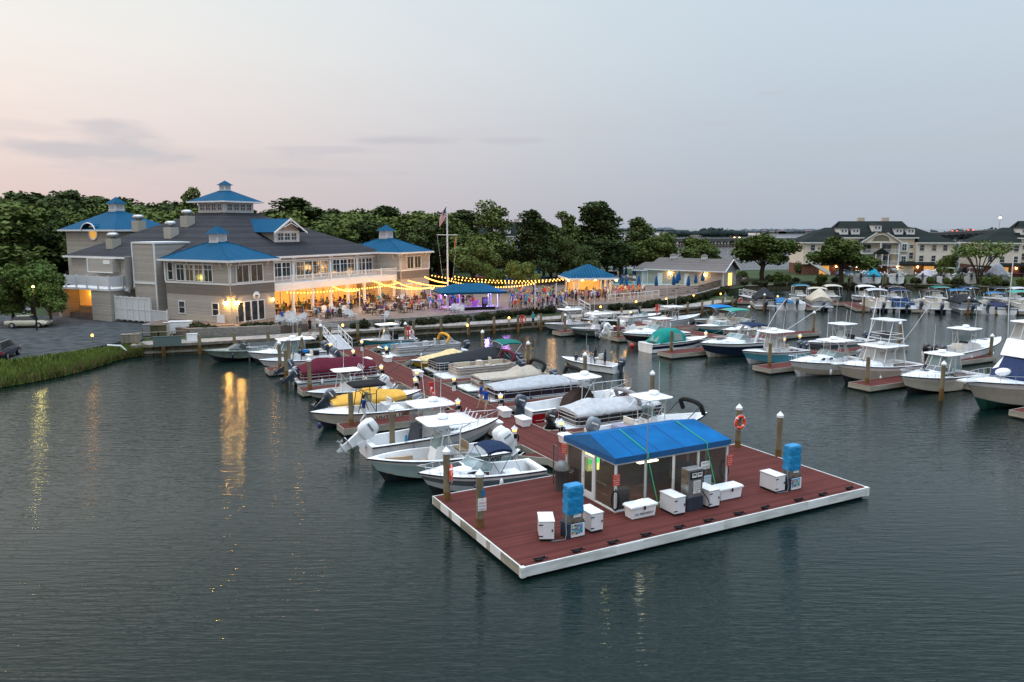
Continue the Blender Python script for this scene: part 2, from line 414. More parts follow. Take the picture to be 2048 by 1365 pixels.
def console(P, x, floor, w=.85, h=1.05, m=WHITE, seat=IVORY, screen=True, dash=True, post=True, postm=None):
    c=MB(); c.loft([[(x-.4,-w/2,floor),(x+.55,-w/2,floor),(x+.55,w/2,floor),(x-.4,w/2,floor)],[(x-.35,-w/2,floor+h*.9),(x+.3,-w/2*.95,floor+h*.9),(x+.3,w/2*.95,floor+h*.9),(x-.35,w/2,floor+h*.9)],[(x-.1,-w/2*.9,floor+h*1.08),(x+.22,-w/2*.9,floor+h*1.05),(x+.22,w/2*.9,floor+h*1.05),(x-.1,w/2*.9,floor+h*1.08)]],smooth=False)
    co=c.build('console', m, P, bev=.02)
    if seat:
        s=MB(); s.box(x+.56,x+.98,-w/2*.8,w/2*.8,floor,floor+.45); s.build('console_seat', seat, co, bev=.04)
    if dash:
        s=MB(); s.quad((x-.36,w*.4,floor+h*.93),(x-.36,-w*.4,floor+h*.93),(x-.12,-w*.38,floor+h*1.075),(x-.12,w*.38,floor+h*1.075)); s.build('dash_panel', BLACK, co)
        s=MB(); pts=[(x-.45+.03*math.cos(i*PI/4),.19*math.cos(i*PI/4)+.1,floor+h*.82+.17*math.sin(i*PI/4)) for i in range(8)]; s.tube(pts,.016,5,closed=True); s.cyl((x-.36,.1,floor+h*.8),(x-.45,.1,floor+h*.82),.02); s.build('steering_wheel', CHROME, co)
    if screen:
        g=MB(); z=floor+h*1.03; g.quad((x+.3,-w*.45,z-.1),(x+.3,w*.45,z-.1),(x+.02,w*.4,z+.62),(x+.02,-w*.4,z+.62)); g.quad((x+.3,w*.45,z-.1),(x-.2,w*.46,z),(x-.25,w*.42,z+.5),(x+.02,w*.4,z+.62)); g.quad((x+.3,-w*.45,z-.1),(x-.2,-w*.46,z),(x-.25,-w*.42,z+.5),(x+.02,-w*.4,z+.62))
        g.build('console_windscreen', GLASS, co)
    if post:
        pmt=postm or seat or IVORY
        s=MB(); X=x-1.25; s.box(X-.25,X+.25,-.5,.5,floor+.75,floor+.9); s.box(X-.28,X-.18,-.5,.5,floor+.88,floor+1.25)
        so=s.build('leaning_post', pmt, P, bev=.03)
        s=MB()
        for sx in (-.2,.2):
            for sy in (-.42,.42): s.cyl((X+sx,sy,floor),(X+sx*.8,sy,floor+.76),.025)
        s.box(X-.2,X+.2,-.4,.4,floor,floor+.35); s.build('post_frame', WPIPE, so)
    return co
def bimini(P, x0, x1, w, z, zb, m, xb=None, name='bimini_top', fold=False, bow=.16, pipe=CHROME):
    """canvas stretched over bows, or bundled when folded"""
    xb=(x0+x1)/2 if xb is None else xb
    b=MB(); rings=[]; N=9
    def arc(x,dz,ww):
        return [(x, -ww+2*ww*i/(N-1), z+dz+bow*(1-abs(-1+2*i/(N-1))**3)) for i in range(N)]
    if fold:
        c=[Vector(p) for p in arc((x0+x1)/2,0,w)]
        c=[Vector((c[0].x+.25,c[0].y,c[0].z-.55))]+c+[Vector((c[-1].x+.25,c[-1].y,c[-1].z-.55))]
        b.tube(c,.14,8); o=b.build(name, m, P); xs=[(x0+x1)/2]
    else:
        xs=[x0+(x1-x0)*k/3 for k in range(4)]
        for k,x in enumerate(xs):
            dz=-.12 if k in (0,3) else (.0)
            rings.append(arc(x,dz,w))
        b.loft(rings,0,closed=False,caps=(False,False))
        lo=[[(p[0],p[1],p[2]-.03) for p in r] for r in rings]; b.loft(lo,0,closed=False,caps=(False,False),flip=True)
        for k in range(3):
            for e in (0,N-1):
                a,c2=rings[k][e],rings[k+1][e]; b.quad(a,c2,(c2[0],c2[1],c2[2]-.12),(a[0],a[1],a[2]-.12))
        o=b.build(name, m, P)
    f=MB()
    for x in ([xs[0],xs[-1]] if len(xs)>1 else [xs[0]-.06,xs[0]+.06]):
        a=arc(x,-.14 if not fold else .02,w); f.tube([(xb,-w*1.02,zb)]+a+[(xb,w*1.02,zb)],.018,5)
    if len(xs)>1:
        for sy in (1,-1): f.tube([(x1-.1,sy*w,z-.05),(x1+.55,sy*w*1.0,zb)],.008,4); f.tube([(x0+.1,sy*w,z-.05),(x0-.45,sy*w*1.0,zb)],.008,4)
    f.build('canopy_bow', pipe, o)
    return o
def cover(P, st, L, m, t0=0., t1=.9, ridge=.35, x_peak=.5, over=.04, skirt=.25, peaks=()):
    """fitted cover draped over the gunwales with a ridge and sagging folds"""
    c=MB(); rings=[]; rr=random.Random(len(st)+int(L*100))
    for k in range(25):
        t=t0+(t1-t0)*k/24; i=min(len(st)-2,int(t*(len(st)-1))); u=t*(len(st)-1)-i
        w=st[i]['w']*(1-u)+st[i+1]['w']*u; zs=st[i]['zs']*(1-u)+st[i+1]['zs']*u
        hgt=ridge*math.sin(PI*min(1,max(0,(k+1.5)/27)))**.6
        for (pc,pa,pwid) in peaks: hgt+=pa*math.exp(-((t-pc)/pwid)**2)
        ring=[]
        for j in range(13):
            v=-1+2*j/12; y=v*(w+over); sag=hgt*(1-abs(v)**1.6)
            fold=.03*math.sin(7*v+2.3*k)*(.4+rr.random())*(1-abs(v))
            ring.append((L*t-L/2,y,zs+.04+sag+fold))
        ring=[(ring[0][0],ring[0][1]*1.005,zs-skirt+rr.uniform(-.03,.03))]+ring+[(ring[-1][0],ring[-1][1]*1.005,zs-skirt+rr.uniform(-.03,.03))]
        rings.append(ring)
    c.loft(rings,0,closed=False,caps=(False,False))
    a=rings[0]; c.poly([p for p in a][::-1]); c.poly(rings[-1])
    return c.build('mooring_cover', m, P)
def cabin(P, st, L, t0, t1, h, m=WHITE, wf=.62, win=True, hatch=True, winm=SMOKE):
    n=len(st); c=MB(); rings=[]
    for k in range(9):
        t=t0+(t1-t0)*k/8; i=min(n-2,int(t*(n-1))); u=t*(n-1)-i
        w=(st[i]['w']*(1-u)+st[i+1]['w']*u)*wf; zs=st[i]['zs']*(1-u)+st[i+1]['zs']*u
        hh=h*(1-.85*(k/8)**1.7); x=L*t-L/2; w=max(w,.12)
        rings.append([(x,-w,zs-.03),(x,-w*.96,zs+hh*.55),(x,-w*.8,zs+hh*.9),(x,0,zs+hh*1.12),(x,w*.8,zs+hh*.9),(x,w*.96,zs+hh*.55),(x,w,zs-.03)])
    c.loft(rings,0,closed=False,caps=(False,False)); c.poly(rings[0][::-1]); c.poly(rings[-1])
    co=c.build('cabin_trunk', m, P)
    if win:
        g=MB()
        for side in (0,1):
            pts0=[]; pts1=[]
            for k in range(0,4):
                r=rings[k]; i0,i1=(5,6) if side else (1,0)
                a=Vector(r[i1]); b=Vector(r[i0]); off=Vector((0,.02 if side else -.02,0))
                pts0.append(a.lerp(b,.35 if k<3 else .5)+off); pts1.append(a.lerp(b,.92 if k<3 else .7)+off)
            for k in range(3): g.quad(pts0[k],pts0[k+1],pts1[k+1],pts1[k])
        g.build('cabin_window', winm, co)
    if hatch:
        g=MB(); r=rings[4]; g.box(r[3][0]-.25,r[3][0]+.25,-.25,.25,r[3][2]-.08,r[3][2]+.03); g.build('deck_hatch', SMOKE, co, bev=.01)
    return co
def windshield(P, x, w, z, h=.6, rake=.5, side=1.0, m=GLASS, fm=CHROME, nofront=False):
    g=MB(); f=MB()
    b=[(x-side,-w,z),(x,-w*.82,z+.02),(x+.32,-w*.3,z+.04),(x+.32,w*.3,z+.04),(x,w*.82,z+.02),(x-side,w,z)]
    tp=[(x-side-.15,-w*.97,z+h*.6),(x-rake,-w*.78,z+h),(x+.25-rake,-w*.3,z+h*1.05),(x+.25-rake,w*.3,z+h*1.05),(x-rake,w*.78,z+h),(x-side-.15,w*.97,z+h*.6)]
    for k in range(5): g.quad(b[k],b[k+1],tp[k+1],tp[k])
    go=g.build('windshield', m, P)
    f.tube(tp,.022,5); f.tube(b,.018,5)
    for k in range(6): f.cyl(b[k],tp[k],.016,n=5)
    f.build('windshield_frame', fm, go); return go
def hardtop(P, x0, x1, w, zd, z, m=WHITE, glass=GLASS, rake=.7, sides=True, frame=WPIPE, back=False):
    """pilothouse: raked front panes, side panes, mullions and roof"""
    g=MB(); f=MB(); wt=w*.86
    fb=[(x1,-w*.45,zd),(x1,w*.45,zd)]
    base=[(x0,-w,zd),(x1-.45,-w,zd),(x1,-w*.4,zd),(x1,w*.4,zd),(x1-.45,w,zd),(x0,w,zd)]
    top=[(x0+.1,-wt,z),(x1-.45-rake,-wt,z),(x1-rake,-wt*.4,z),(x1-rake,wt*.4,z),(x1-.45-rake,wt,z),(x0+.1,wt,z)]
    rngs=range(5) if sides else range(1,4)
    for k in rngs: g.quad(base[k],base[k+1],top[k+1],top[k])
    if back: g.quad(base[5],base[0],top[0],top[5])
    go=g.build('wheelhouse_glass', glass, P)
    for k in range(6): f.cyl(base[k],top[k],.035,n=6)
    for k in (0,4):
        f.cyl(Vector(base[k]).lerp(Vector(base[k+1]),.5),Vector(top[k]).lerp(Vector(top[k+1]),.5),.03,n=6)
    f.tube(base,.03,5); f.build('wheelhouse_frame', frame, go)
    return go
def arch(P, x, w, z0, h, m=WHITE):
    a=MB(); rings=[]
    for k in range(13):
        t=PI*k/12; y=-w*math.cos(t)*(1 if abs(math.cos(t))<.9 else 1); zz=z0+h*min(1,math.sin(t)*1.6)**.8; xx=x-.9*min(1,math.sin(t)*1.5)+.35
        d=.28-.1*math.sin(t); rings.append([(xx-d,y,zz),(xx,y*1.03,zz+.05),(xx+d,y,zz+.02),(xx,y*.95,zz-.05)])
    a.loft(rings); return a.build('radar_arch', m, P)
def boat_at(kind, label, a_bow, a_st, b, hdg=0., cat='boat', group=None, name='motor_boat', db=0.0):
    """boat lying along the marina frame, bow at a_bow, stern at a_st"""
    L=abs(a_bow-a_st); p=fd((a_bow+a_st)/2,b); rz=FA+(0 if a_bow>a_st else PI)+hdg
    P=empty(name,p,rz,label,cat,group); B=1.25 if L<7.5 else 1.4
    dc=9.05 if (a_bow+a_st)/2<25 else 47.9; e=1 if abs(a_bow-dc)<abs(a_st-dc) else -1
    for x0,x1,z0 in ((e*(L/2-.3),e*(L/2+.5),1.05 if e>0 else .82),):
        for s in (-1,1):
            y0=.15*s if e>0 else B*.8*s; y1=.9*s if e>0 else B*1.05*s; m=MB(); m.tube([(x0,y0,z0),((x0+x1)/2,(y0+y1)/2,.5*z0+.14),(x1,y1,.52)],.016,4); m.build('mooring_line',LINEM,P)
    for i,x in enumerate((-.22*L,.12*L)):
        for s in (-1,1):
            if R.random()<.55: m=MB(); y=(B+.07)*s; m.ell((x,y,.42),(.11,.11,.27),8,6); m.tube([(x,y,.66),(x,y*.96,.92)],.012,4); m.build('fender',(WPIPE,NAVY,WPIPE)[(i+int(L*10))%3],P)
    return P, L
def boat_w(label, bow, stern, cat='boat', group=None, name='motor_boat'):
    bow=Vector((bow[0],bow[1],0)); stern=Vector((stern[0],stern[1],0)); d=bow-stern
    return empty(name,(bow+stern)/2,math.atan2(d.y,d.x),label,cat,group), d.length
def cols(*c): return list(c)
def pontoon(P, L, B=2.5, fence=ALU, ribs=True, seat=IVORY, cov=None, covm=None, furniture=True, bim=None, motor=None, tilt=0., deckm=FLOORW, fh=.72, frontgap=.9, backgap=.7, tops=None, stripe=None):
    x0,x1=-L/2,L/2; zd=.55
    for sy in (1,-1):
        t=MB(); t.cyl((x0+.1,sy*(B/2-.38),.16),(x1-.7,sy*(B/2-.38),.16),.3,n=12,caps=True); t.cyl((x1-.7,sy*(B/2-.38),.16),(x1-.05,sy*(B/2-.38),.32),.3,.05,12); t.build('pontoon_tube', ALU, P)
    d=MB(); pts=roundrect(x0,x1,B/2,.15,.5); d.prism(pts,zd-.1,zd); d.build('deck', deckm, P)
    f=MB(); pts=roundrect(x0+backgap,x1-frontgap,B/2-.06,.35,.6,6); n=len(pts)
    ring0=[(p[0],p[1],zd) for p in pts]; ring1=[(p[0],p[1],zd+fh) for p in pts]; ri1=[(p[0]*.985,p[1]*.955,zd+fh) for p in pts]; ri0=[(p[0]*.985,p[1]*.955,zd) for p in pts]
    f.loft([ring0,ring1,ri1,ri0],0,smooth=False,caps=(False,False))
    fo=f.build('fence_panel', fence, P)
    r=MB()
    for h in ((.06,.32,.55,fh+.01) if ribs else (.06,fh+.01)): r.tube([(p[0]*1.006,p[1]*1.012,zd+h) for p in pts],.022,5,closed=True)
    k=max(2,n//10)
    for i in range(0,n,3): p=pts[i]; r.cyl((p[0]*1.006,p[1]*1.012,zd),(p[0]*1.006,p[1]*1.012,zd+fh),.02,n=5)
    for i in range(1,6):
        for sy in (1,-1): X=x0+backgap+.5+(L-frontgap-backgap-1.2)*i/6; r.cyl((X,sy*(B/2-.04),zd),(X,sy*(B/2-.04),zd+fh),.02,n=5)
    r.build('fence_rail', CHROME if fence is not ALU else ALU, fo)
    if stripe:
        s=MB(); s.tube([(p[0]*1.01,p[1]*1.016,zd+fh*.62) for p in pts],.035,4,closed=True); s.build('fence_stripe', stripe, fo)
    if furniture and not cov:
        for (sx0,sx1,sy) in ((x1-frontgap-2.0,x1-frontgap-.5,1),(x1-frontgap-2.0,x1-frontgap-.5,-1),(x0+backgap+.25,x0+backgap+2.0,1),(x0+backgap+.25,x0+backgap+1.4,-1)):
            s=MB(); y0,y1=sy*(B/2-.2),sy*(B/2-.78); s.box(sx0,sx1,min(y0,y1),max(y0,y1),zd,zd+.42); yb=sy*(B/2-.32); s.box(sx0,sx1,min(y0,yb),max(y0,yb),zd+.42,zd+.82); s.build('couch', seat, P, bev=.05)
        s=MB(); s.box(-.5,.0,-.75,-.2,zd,zd+.95); s.build('helm_stand', seat, P, bev=.04)
        s=MB(); s.box(-1.25,-.8,-.75,-.25,zd+.4,zd+.55); s.box(-1.3,-1.2,-.75,-.25,zd+.5,zd+1.15); s.cyl((-1.02,-.5,zd),(-1.02,-.5,zd+.42),.06); s.build('helm_chair', seat, P, bev=.04)
    if cov:
        ridge,peaks=cov
        st=[]; 
        for k2 in range(15):
            t=k2/14; w=B/2-.04
            if t>.85: w*=(1-((t-.85)/.15)**2*.35)
            st.append(dict(w=w,zs=zd+fh))
        cL=L-frontgap-backgap; c=cover(P,st,cL,covm,0,1.0,ridge,peaks=peaks,skirt=.12); c.location.x=(backgap-frontgap)/2
    if bim:
        m,bx0,bx1,fold=bim; bimini(P,bx0,bx1,B/2-.1,zd+(2.0 if not fold else 1.45),zd+fh,m,xb=(bx0+bx1)/2-(.8 if fold else 0),fold=fold)
    if motor: outboard(P,x0-.05,0,.62,motor,tilt)
# ------------------------------------------------------------------ water
def water_material():
    m = bpy.data.materials.new('harbour_water'); m.use_nodes = True; nt = m.node_tree; N = nt.nodes; Lk = nt.links; b = N['Principled BSDF']
    b.inputs['Base Color'].default_value = (.0038,.0112,.0100,1); b.inputs['Roughness'].default_value = .045; b.inputs['IOR'].default_value = 1.333; b.inputs['Specular IOR Level'].default_value = .42
    tc = N.new('ShaderNodeTexCoord')
    def wave(scale, st, rot, det, dist):
        mp = N.new('ShaderNodeMapping'); mp.inputs['Scale'].default_value = st; mp.inputs['Rotation'].default_value = (0,0,rot)
        nz = N.new('ShaderNodeTexNoise'); nz.inputs['Scale'].default_value = scale; nz.inputs['Detail'].default_value = det; nz.inputs['Distortion'].default_value = dist
        Lk.new(tc.outputs['Object'], mp.inputs['Vector']); Lk.new(mp.outputs['Vector'], nz.inputs['Vector']); return nz.outputs['Fac']
    w1 = wave(2.6, (.24,1.6,1), math.radians(7), 3, .1); w2 = wave(6.5, (.22,1.4,1), math.radians(-4), 2, .1); w3 = wave(.05, (1,1,1), 0, 2, 0)
    a = N.new('ShaderNodeMath'); a.operation = 'MULTIPLY_ADD'; a.inputs[1].default_value = .4; Lk.new(w2, a.inputs[0]); Lk.new(w1, a.inputs[2])
    g = N.new('ShaderNodeMapRange'); g.inputs['From Min'].default_value = .35; g.inputs['From Max'].default_value = .65; g.inputs['To Min'].default_value = .55; g.inputs['To Max'].default_value = 1.25; Lk.new(w3, g.inputs['Value'])
    mu = N.new('ShaderNodeMath'); mu.operation = 'MULTIPLY'; Lk.new(a.outputs[0], mu.inputs[0]); Lk.new(g.outputs['Result'], mu.inputs[1])
    bp = N.new('ShaderNodeBump'); bp.inputs['Strength'].default_value = 1.0; bp.inputs['Distance'].default_value = .044
    Lk.new(a.outputs[0], bp.inputs['Height']); Lk.new(g.outputs['Result'], bp.inputs['Strength']); Lk.new(bp.outputs['Normal'], b.inputs['Normal'])
    return m
w = MB(); w.quad((-3500,-60,0),(3500,-60,0),(3500,6000,0),(-3500,6000,0)); tag(w.build('water', water_material()), kind='structure')

# ------------------------------------------------------------------ land
GRASSM = pm('lawn', (.035,.05,.02), .95, noise=(.25,.5), bump=(3,.5,.1))
ASPH = pm('old_asphalt', (.043,.048,.052), .98, noise=(.9,.6), bump=(20,.3,.02))
PAVE = pm('brick_paving', (.155,.115,.095), .85, noise=(.8,.25), bump=(6,.3,.02))
PLANK = stripes('boardwalk_planks', (.28,.245,.22), (.08,.07,.06), 5.5, 'X', .85, .1, .3)
STONE = pm('retaining_block', (.22,.20,.18), .9, noise=(2.2,.35,(1,1,3)), bump=(7,.6,.05))
TIMB = pm('weathered_timber', (.20,.175,.14), .88, noise=(2.5,.4,(1,1,.25)), bump=(9,.5,.03))
TIMBD = pm('wet_timber', (.075,.065,.04), .8, noise=(1.6,.5,(1,1,.3)), bump=(6,.5,.05))
BULKPX = [(262,714),(330,711),(420,706),(480,702),(560,697),(640,690),(700,684),(780,678),(850,673),(920,670),(1000,665),(1100,657),(1200,648),(1300,639),(1400,628),(1468,616)]
BULK = [at(x,y,0) for x,y in BULKPX]
FARB = [at(x,y,0) for x,y in ((1492,583),(1600,578),(1700,577),(1780,578),(1900,581),(2048,588),(2250,600))]
shore_marsh = [at(x,y,0) for x,y in ((-140,815),(0,776),(60,766),(130,752),(190,737),(235,722))]
def inset(pts, d):
    out=[]
    for i,p in enumerate(pts):
        a=pts[max(0,i-1)]; b=pts[min(len(pts)-1,i+1)]; t=(b-a).normalized(); out.append(p+Vector((-t.y,t.x,0))*d)
    return out
inl = inset(BULK, .25)
g = MB()
PKZ = 1.3
marsh_in = [at(x,y,z) for x,y,z in ((-140,760,1.35),(0,727,1.3),(90,716,1.15),(170,706,.95),(235,697,.72),(262,694,.62))]
ground = [Vector((p.x,p.y,0)) for p in marsh_in] + inl + [Vector((36.5,125,0)), Vector((38,142,0))] + [p+Vector((0,.4,0)) for p in FARB] + [Vector((150,150,0)),Vector((160,214,0)),Vector((95,222,0)),Vector((62,214,0)),Vector((40,214,0)),Vector((20,235,0)),Vector((-40,300,0)),Vector((-250,420,0)),Vector((-400,300,0)),Vector((-200,60,0))]
g.prism([(p.x,p.y) for p in ground], -1.2, 1.02)
tag(g.build('ground', GRASSM), kind='structure')
# parking lot and drive on the left
pk = [marsh_in[i] for i in range(6)] + [at(285,684,1.12), bd(-4,10), bd(-.4,12), bd(-.4,30), bd(-8,48), Vector((-95,140,0)), Vector((-150,120,0)), Vector((-120,62,0))]
p = MB(); p.prism([(v.x,v.y) for v in pk], .3, PKZ); tag(p.build('parking_lot', ASPH), kind='structure')
# marsh bank and its grass
bank = MB(); so = shore_marsh + [at(262,716,0),at(285,713.5,0)]
ins = [p+Vector((0,0,.06)) for p in marsh_in]+[at(276,694,.8),at(292,696,.8)]
rings=[]
for a,b in zip(so,ins): rings.append([(a.x,a.y,-.25), tuple(a.lerp(b,.3)+Vector((0,0,.1))), tuple(a.lerp(b,.7)), tuple(b+Vector((0,0,.03)))])
bank.loft(rings,0,closed=False,caps=(False,False),flip=True)
tag(bank.build('marsh_bank', pm('marsh_soil', (.06,.085,.022), .95, noise=(1.2,.5))), kind='structure')
gr = MB(); rg = random.Random(3)
for k in range(19000):
    u=rg.random()*(len(so)-1.001); i=int(u); u-=i; v=rg.uniform(-.07,.97)
    a=so[i].lerp(so[i+1],u); b=ins[i].lerp(ins[i+1],u); p=a.lerp(b,v); p.z=max(0,p.z)+.06
    h=rg.uniform(.3,.85)*(1.1-.55*v); an=rg.uniform(0,2*PI); wv=Vector((math.cos(an),math.sin(an),0))*rg.uniform(.04,.09); ln=Vector((rg.uniform(-.25,.25),rg.uniform(-.25,.25),h))
    gr.add([p-wv,p+wv,p+ln],[(0,1,2)],2 if rg.random()<(.45 if v<.12 else .06) else (0 if rg.random()<.7 else 1))
tag(gr.build('marsh_grass', [pm('cordgrass',(.095,.15,.025),.95,noise=(.6,.4)), pm('pale_cordgrass',(.19,.21,.055),.95,noise=(.6,.3)), pm('dry_reed',(.13,.095,.045),.95,noise=(.8,.4))]), kind='stuff')
# boardwalk
bw_out = [Vector((p.x,p.y,1.12)) for p in inset(BULK,-.05)]; bw_in = [Vector((p.x,p.y,1.12)) for p in inset(BULK,2.9)]
b = MB(); b.loft([[tuple(a),tuple(c)] for a,c in zip(bw_out,bw_in)],0,closed=False,caps=(False,False),smooth=False,flip=True)
tag(b.build('boardwalk', PLANK), kind='structure')
# bulkhead
bk = MB(); pl=[(p.x,p.y) for p in BULK]
for i in range(len(BULK)-1):
    a,c=BULK[i],BULK[i+1]; t=(c-a).normalized(); nrm=Vector((-t.y,t.x,0)); n=max(2,int((c-a).length/.9))
    for k in range(n):
        p0=a.lerp(c,k/n); p1=a.lerp(c,(k+.94)/n); o=nrm*R.uniform(-.03,.03)
        q=[p0+o,p1+o,p1+nrm*.24,p0+nrm*.24]; bk.prism([(v.x,v.y) for v in q],-.9,1.0)
root = empty('bulkhead', (0,0,0), 0, 'brown timber bulkhead holding the boardwalk above the harbour', 'sea wall')
bk.build('sheet_planking', TIMBD, root)
cp = MB()
for i in range(len(BULK)-1):
    a,c=BULK[i],BULK[i+1]; t=(c-a).normalized(); nrm=Vector((-t.y,t.x,0))
    for (d0,d1,z0,z1) in ((-.14,.02,.88,1.15),(-.10,-.03,.25,.45)):
        q=[a+nrm*d0,c+nrm*d0,c+nrm*d1,a+nrm*d1]; cp.prism([(v.x,v.y) for v in q],z0,z1)
cp.build('cap_beam', TIMB, root)
# patio terrace
PZ = 1.9
pf = [(380,659),(430,657),(500,655),(560,652),(640,645),(690,642.5),(770,639),(850,634.5),(930,628),(1000,621),(1060,614.5),(1130,611)]
PF = [at(x,y,PZ) for x,y in pf]
pf2 = [(1205,609),(1260,606),(1330,600.5),(1390,589),(1440,576)]
PF2 = [at(x,y,PZ) for x,y in pf2]
pat = PF + PF2 + [Vector((52,170,0)),Vector((20,178,0)),Vector((-5,150,0)),bd(46,20),bd(40,34),bd(-.3,34),bd(-.3,11),bd(-4,9.5)]
p = MB(); p.prism([(v.x,v.y) for v in pat], .95, PZ); tag(p.build('patio', PAVE), kind='structure')
wl = MB()
def wallstrip(mb, pts, d0, d1, z0, z1):
    a=inset(pts,d0); c=inset(pts,d1)
    mb.loft([[(p.x,p.y,z0),(p.x,p.y,z1),(q.x,q.y,z1),(q.x,q.y,z0)] for p,q in zip(a,c)],0,smooth=False)
wallstrip(wl, PF[4:], -.32, -.01, .9, PZ+.08)
tag(wl.build('retaining_wall', STONE), 'low grey block wall along the front of the crowded patio', 'wall')
wl = MB(); wallstrip(wl, PF[:4], -.3, -.01, .9, PZ+.1); tag(wl.build('retaining_wall', STONE), 'low grey block wall below the clubhouse corner doors', 'wall')
wl = MB(); wallstrip(wl, PF2, -.3, -.01, .9, PZ+.1); tag(wl.build('retaining_wall', STONE), 'low block wall under the white rail and pool terrace', 'wall')
# pool
pc = at(1310,566,PZ)
p = MB(); p.prism([(pc.x+x,pc.y+y) for x,y in ((-9,-4),(9,-7),(10.5,0),(-7.5,4))], PZ+.004, PZ+.05)
tag(p.build('pool_water', pm('pool_water',(.12,.38,.40),.05)), kind='structure')
p = MB(); pool=[Vector((pc.x+x,pc.y+y,0)) for x,y in ((-9,-4),(9,-7),(10.5,0),(-7.5,4),(-9,-4))]; wallstrip(p,pool,-.5,0.0,PZ,PZ+.09); tag(p.build('pool_coping', pm('pale_coping',(.5,.5,.5),.8)), kind='structure')
# far quay by the condos
FQ = empty('bulkhead',(0,0,0),0,'far timber bulkhead below the condo lawn','sea wall')
bk=MB()
wallstrip(bk, FARB, 0, .35, -.9, 1.0); bk.build('sheet_planking', TIMBD, FQ)
bk=MB(); wallstrip(bk, FARB, -.12, .4, 1.0, 1.14); bk.build('cap_beam', TIMB, FQ)
# promenade road behind the far quay
b=MB(); a=inset(FARB,.5); c=inset(FARB,12); b.loft([[(p.x,p.y,1.06),(q.x,q.y,1.06)] for p,q in zip(a,c)],0,closed=False,caps=(False,False),smooth=False,flip=True); tag(b.build('quay_lawn', GRASSM), kind='structure')

# ------------------------------------------------------------------ floating docks
def deckmat(name, ang): return stripes(name, (.092,.024,.020), (.045,.013,.012), 7.0, 'Y', .85, .10, .3, .25, ang=ang)
DECK = deckmat('red_composite_decking', 0); DECKX = stripes('red_decking_across', (.092,.024,.020), (.045,.013,.012), 7.0, 'X', .85, .10, .3, .25)
FASC = pm('grey_fascia_timber', (.30,.28,.23), .85, noise=(1.4,.35,(.4,.4,2)), bump=(6,.4,.02)); WFASC = pm('white_fascia', (.58,.59,.56), .7, noise=(1.6,.3,(.5,.5,2.5)))
FLOAT = pm('black_dock_float', (.01,.01,.01), .6)
def fdock(name, rect, label, fas=FASC, deckm=DECK, z=.5, cat='dock', group=None, corners=()):
    """floating dock in the marina frame: rect=(a0,a1,b0,b1)"""
    a0,a1,b0,b1=rect; o=empty(name, fd(a0,b0), FA, label, cat, group); w,d=a1-a0,b1-b0
    poly=[(0,0),(w,0),(w,d),(0,d)]
    m=MB(); m.prism(poly,z-.09,z); m.build('decking', deckm, o)
    f=MB()
    for x0,x1,y0,y1 in ((-.06,w+.06,-.06,0),(-.06,w+.06,d,d+.06),(-.06,0,0,d),(w,w+.06,0,d)): f.box(x0,x1,y0,y1,.13,z+.012)
    f.build('fascia', fas, o)
    f=MB(); f.box(.12,w-.12,.12,d-.12,-.25,.38); f.build('float', FLOAT, o)
    for (x,y,sx,sy) in corners:
        c=MB(); x-=a0; y-=b0; c.prism([(x,y),(x+sx,y),(x,y+sy)],z-.085,z-.003); c.build('corner_gusset', deckm, o)
        c=MB(); p0=Vector((x+sx,y,0)); p1=Vector((x,y+sy,0)); n=(p1-p0).normalized(); nn=Vector((n.y,-n.x,0)); nn*= 1 if nn.dot(Vector((x,y,0))-p0)<0 else -1
        q=[p0,p1,p1+nn*.06,p0+nn*.06]; c.prism([(v.x,v.y) for v in q],.13,z+.012); c.build('gusset_fascia', fas, o)
    return o
fuel = fdock('fuel_dock', (0,18.6,0,8.45), 'broad red decked floating fuel dock with white edge', WFASC)
for k in range(8):
    if k in (1,3,6):
        f=MB(); f.box(2.0+k*2.1,3.3+k*2.1,-.075,-.062,.14,.49); f.build('fascia_panel', pm('pale_fascia_panel',(.70,.70,.68),.5,noise=(1,.1)), fuel)
    if k in (1,2,4,5):
        f=MB(); f.box(-.077,-.0675,.35+k*1.25,1.25+k*1.25,.15,.48); f.build('fascia_panel', pm('pale_fascia_panel',(.70,.70,.68),.5), fuel)
f=MB()
f=MB(); f.box(-.067,-.0605,.12,8.4,.14,.505); f.build('side_board', FASC, fuel)
for x in (0,18.6): f=MB(); f.box(x-.09,x+.095,-.09,.1,.12,.514); f.build('corner_cap', WFASC, fuel)
md = fdock('floating_dock', (7.65,10.45,8.52,53.6), 'long red decked walkway running from the gangway to the fuel dock', deckm=DECKX,
    corners=[(7.65,46.2,-1.6,1.6),(7.65,43.95,-1.6,-1.6),(7.65,36.2,-1.3,1.3),(7.65,34.2,-1.3,-1.3),(7.65,24.3,-1.5,1.5),(7.65,21.9,-1.5,-1.5),(7.65,12.3,-1.2,-1.2),(7.65,15.6,-1.2,1.2),(10.45,45.6,1.5,1.5),(10.45,43.6,1.5,-1.5),(10.45,33.4,1.5,1.5),(10.45,24.3,1.3,1.3),(10.45,17.9,1.3,-1.3),(10.45,15.0,1.2,1.2),(10.45,53.0,1.5,-1.5)])
for rect,l in (((-.6,7.58,44.1,45.9),'red finger pier with grey sides below the moored cuddy boats'),((.0,7.58,34.4,35.9),'short red finger pier hidden between the burgundy and white boats'),((-.3,7.58,22.1,23.6),'red finger pier beside the cream lettered boat with a walker on it'),((.2,7.58,14.1,15.3),'narrow red finger pier between the two white engine boats')):
    fdock('finger_pier', rect, l, group='finger piers of the inner dock')
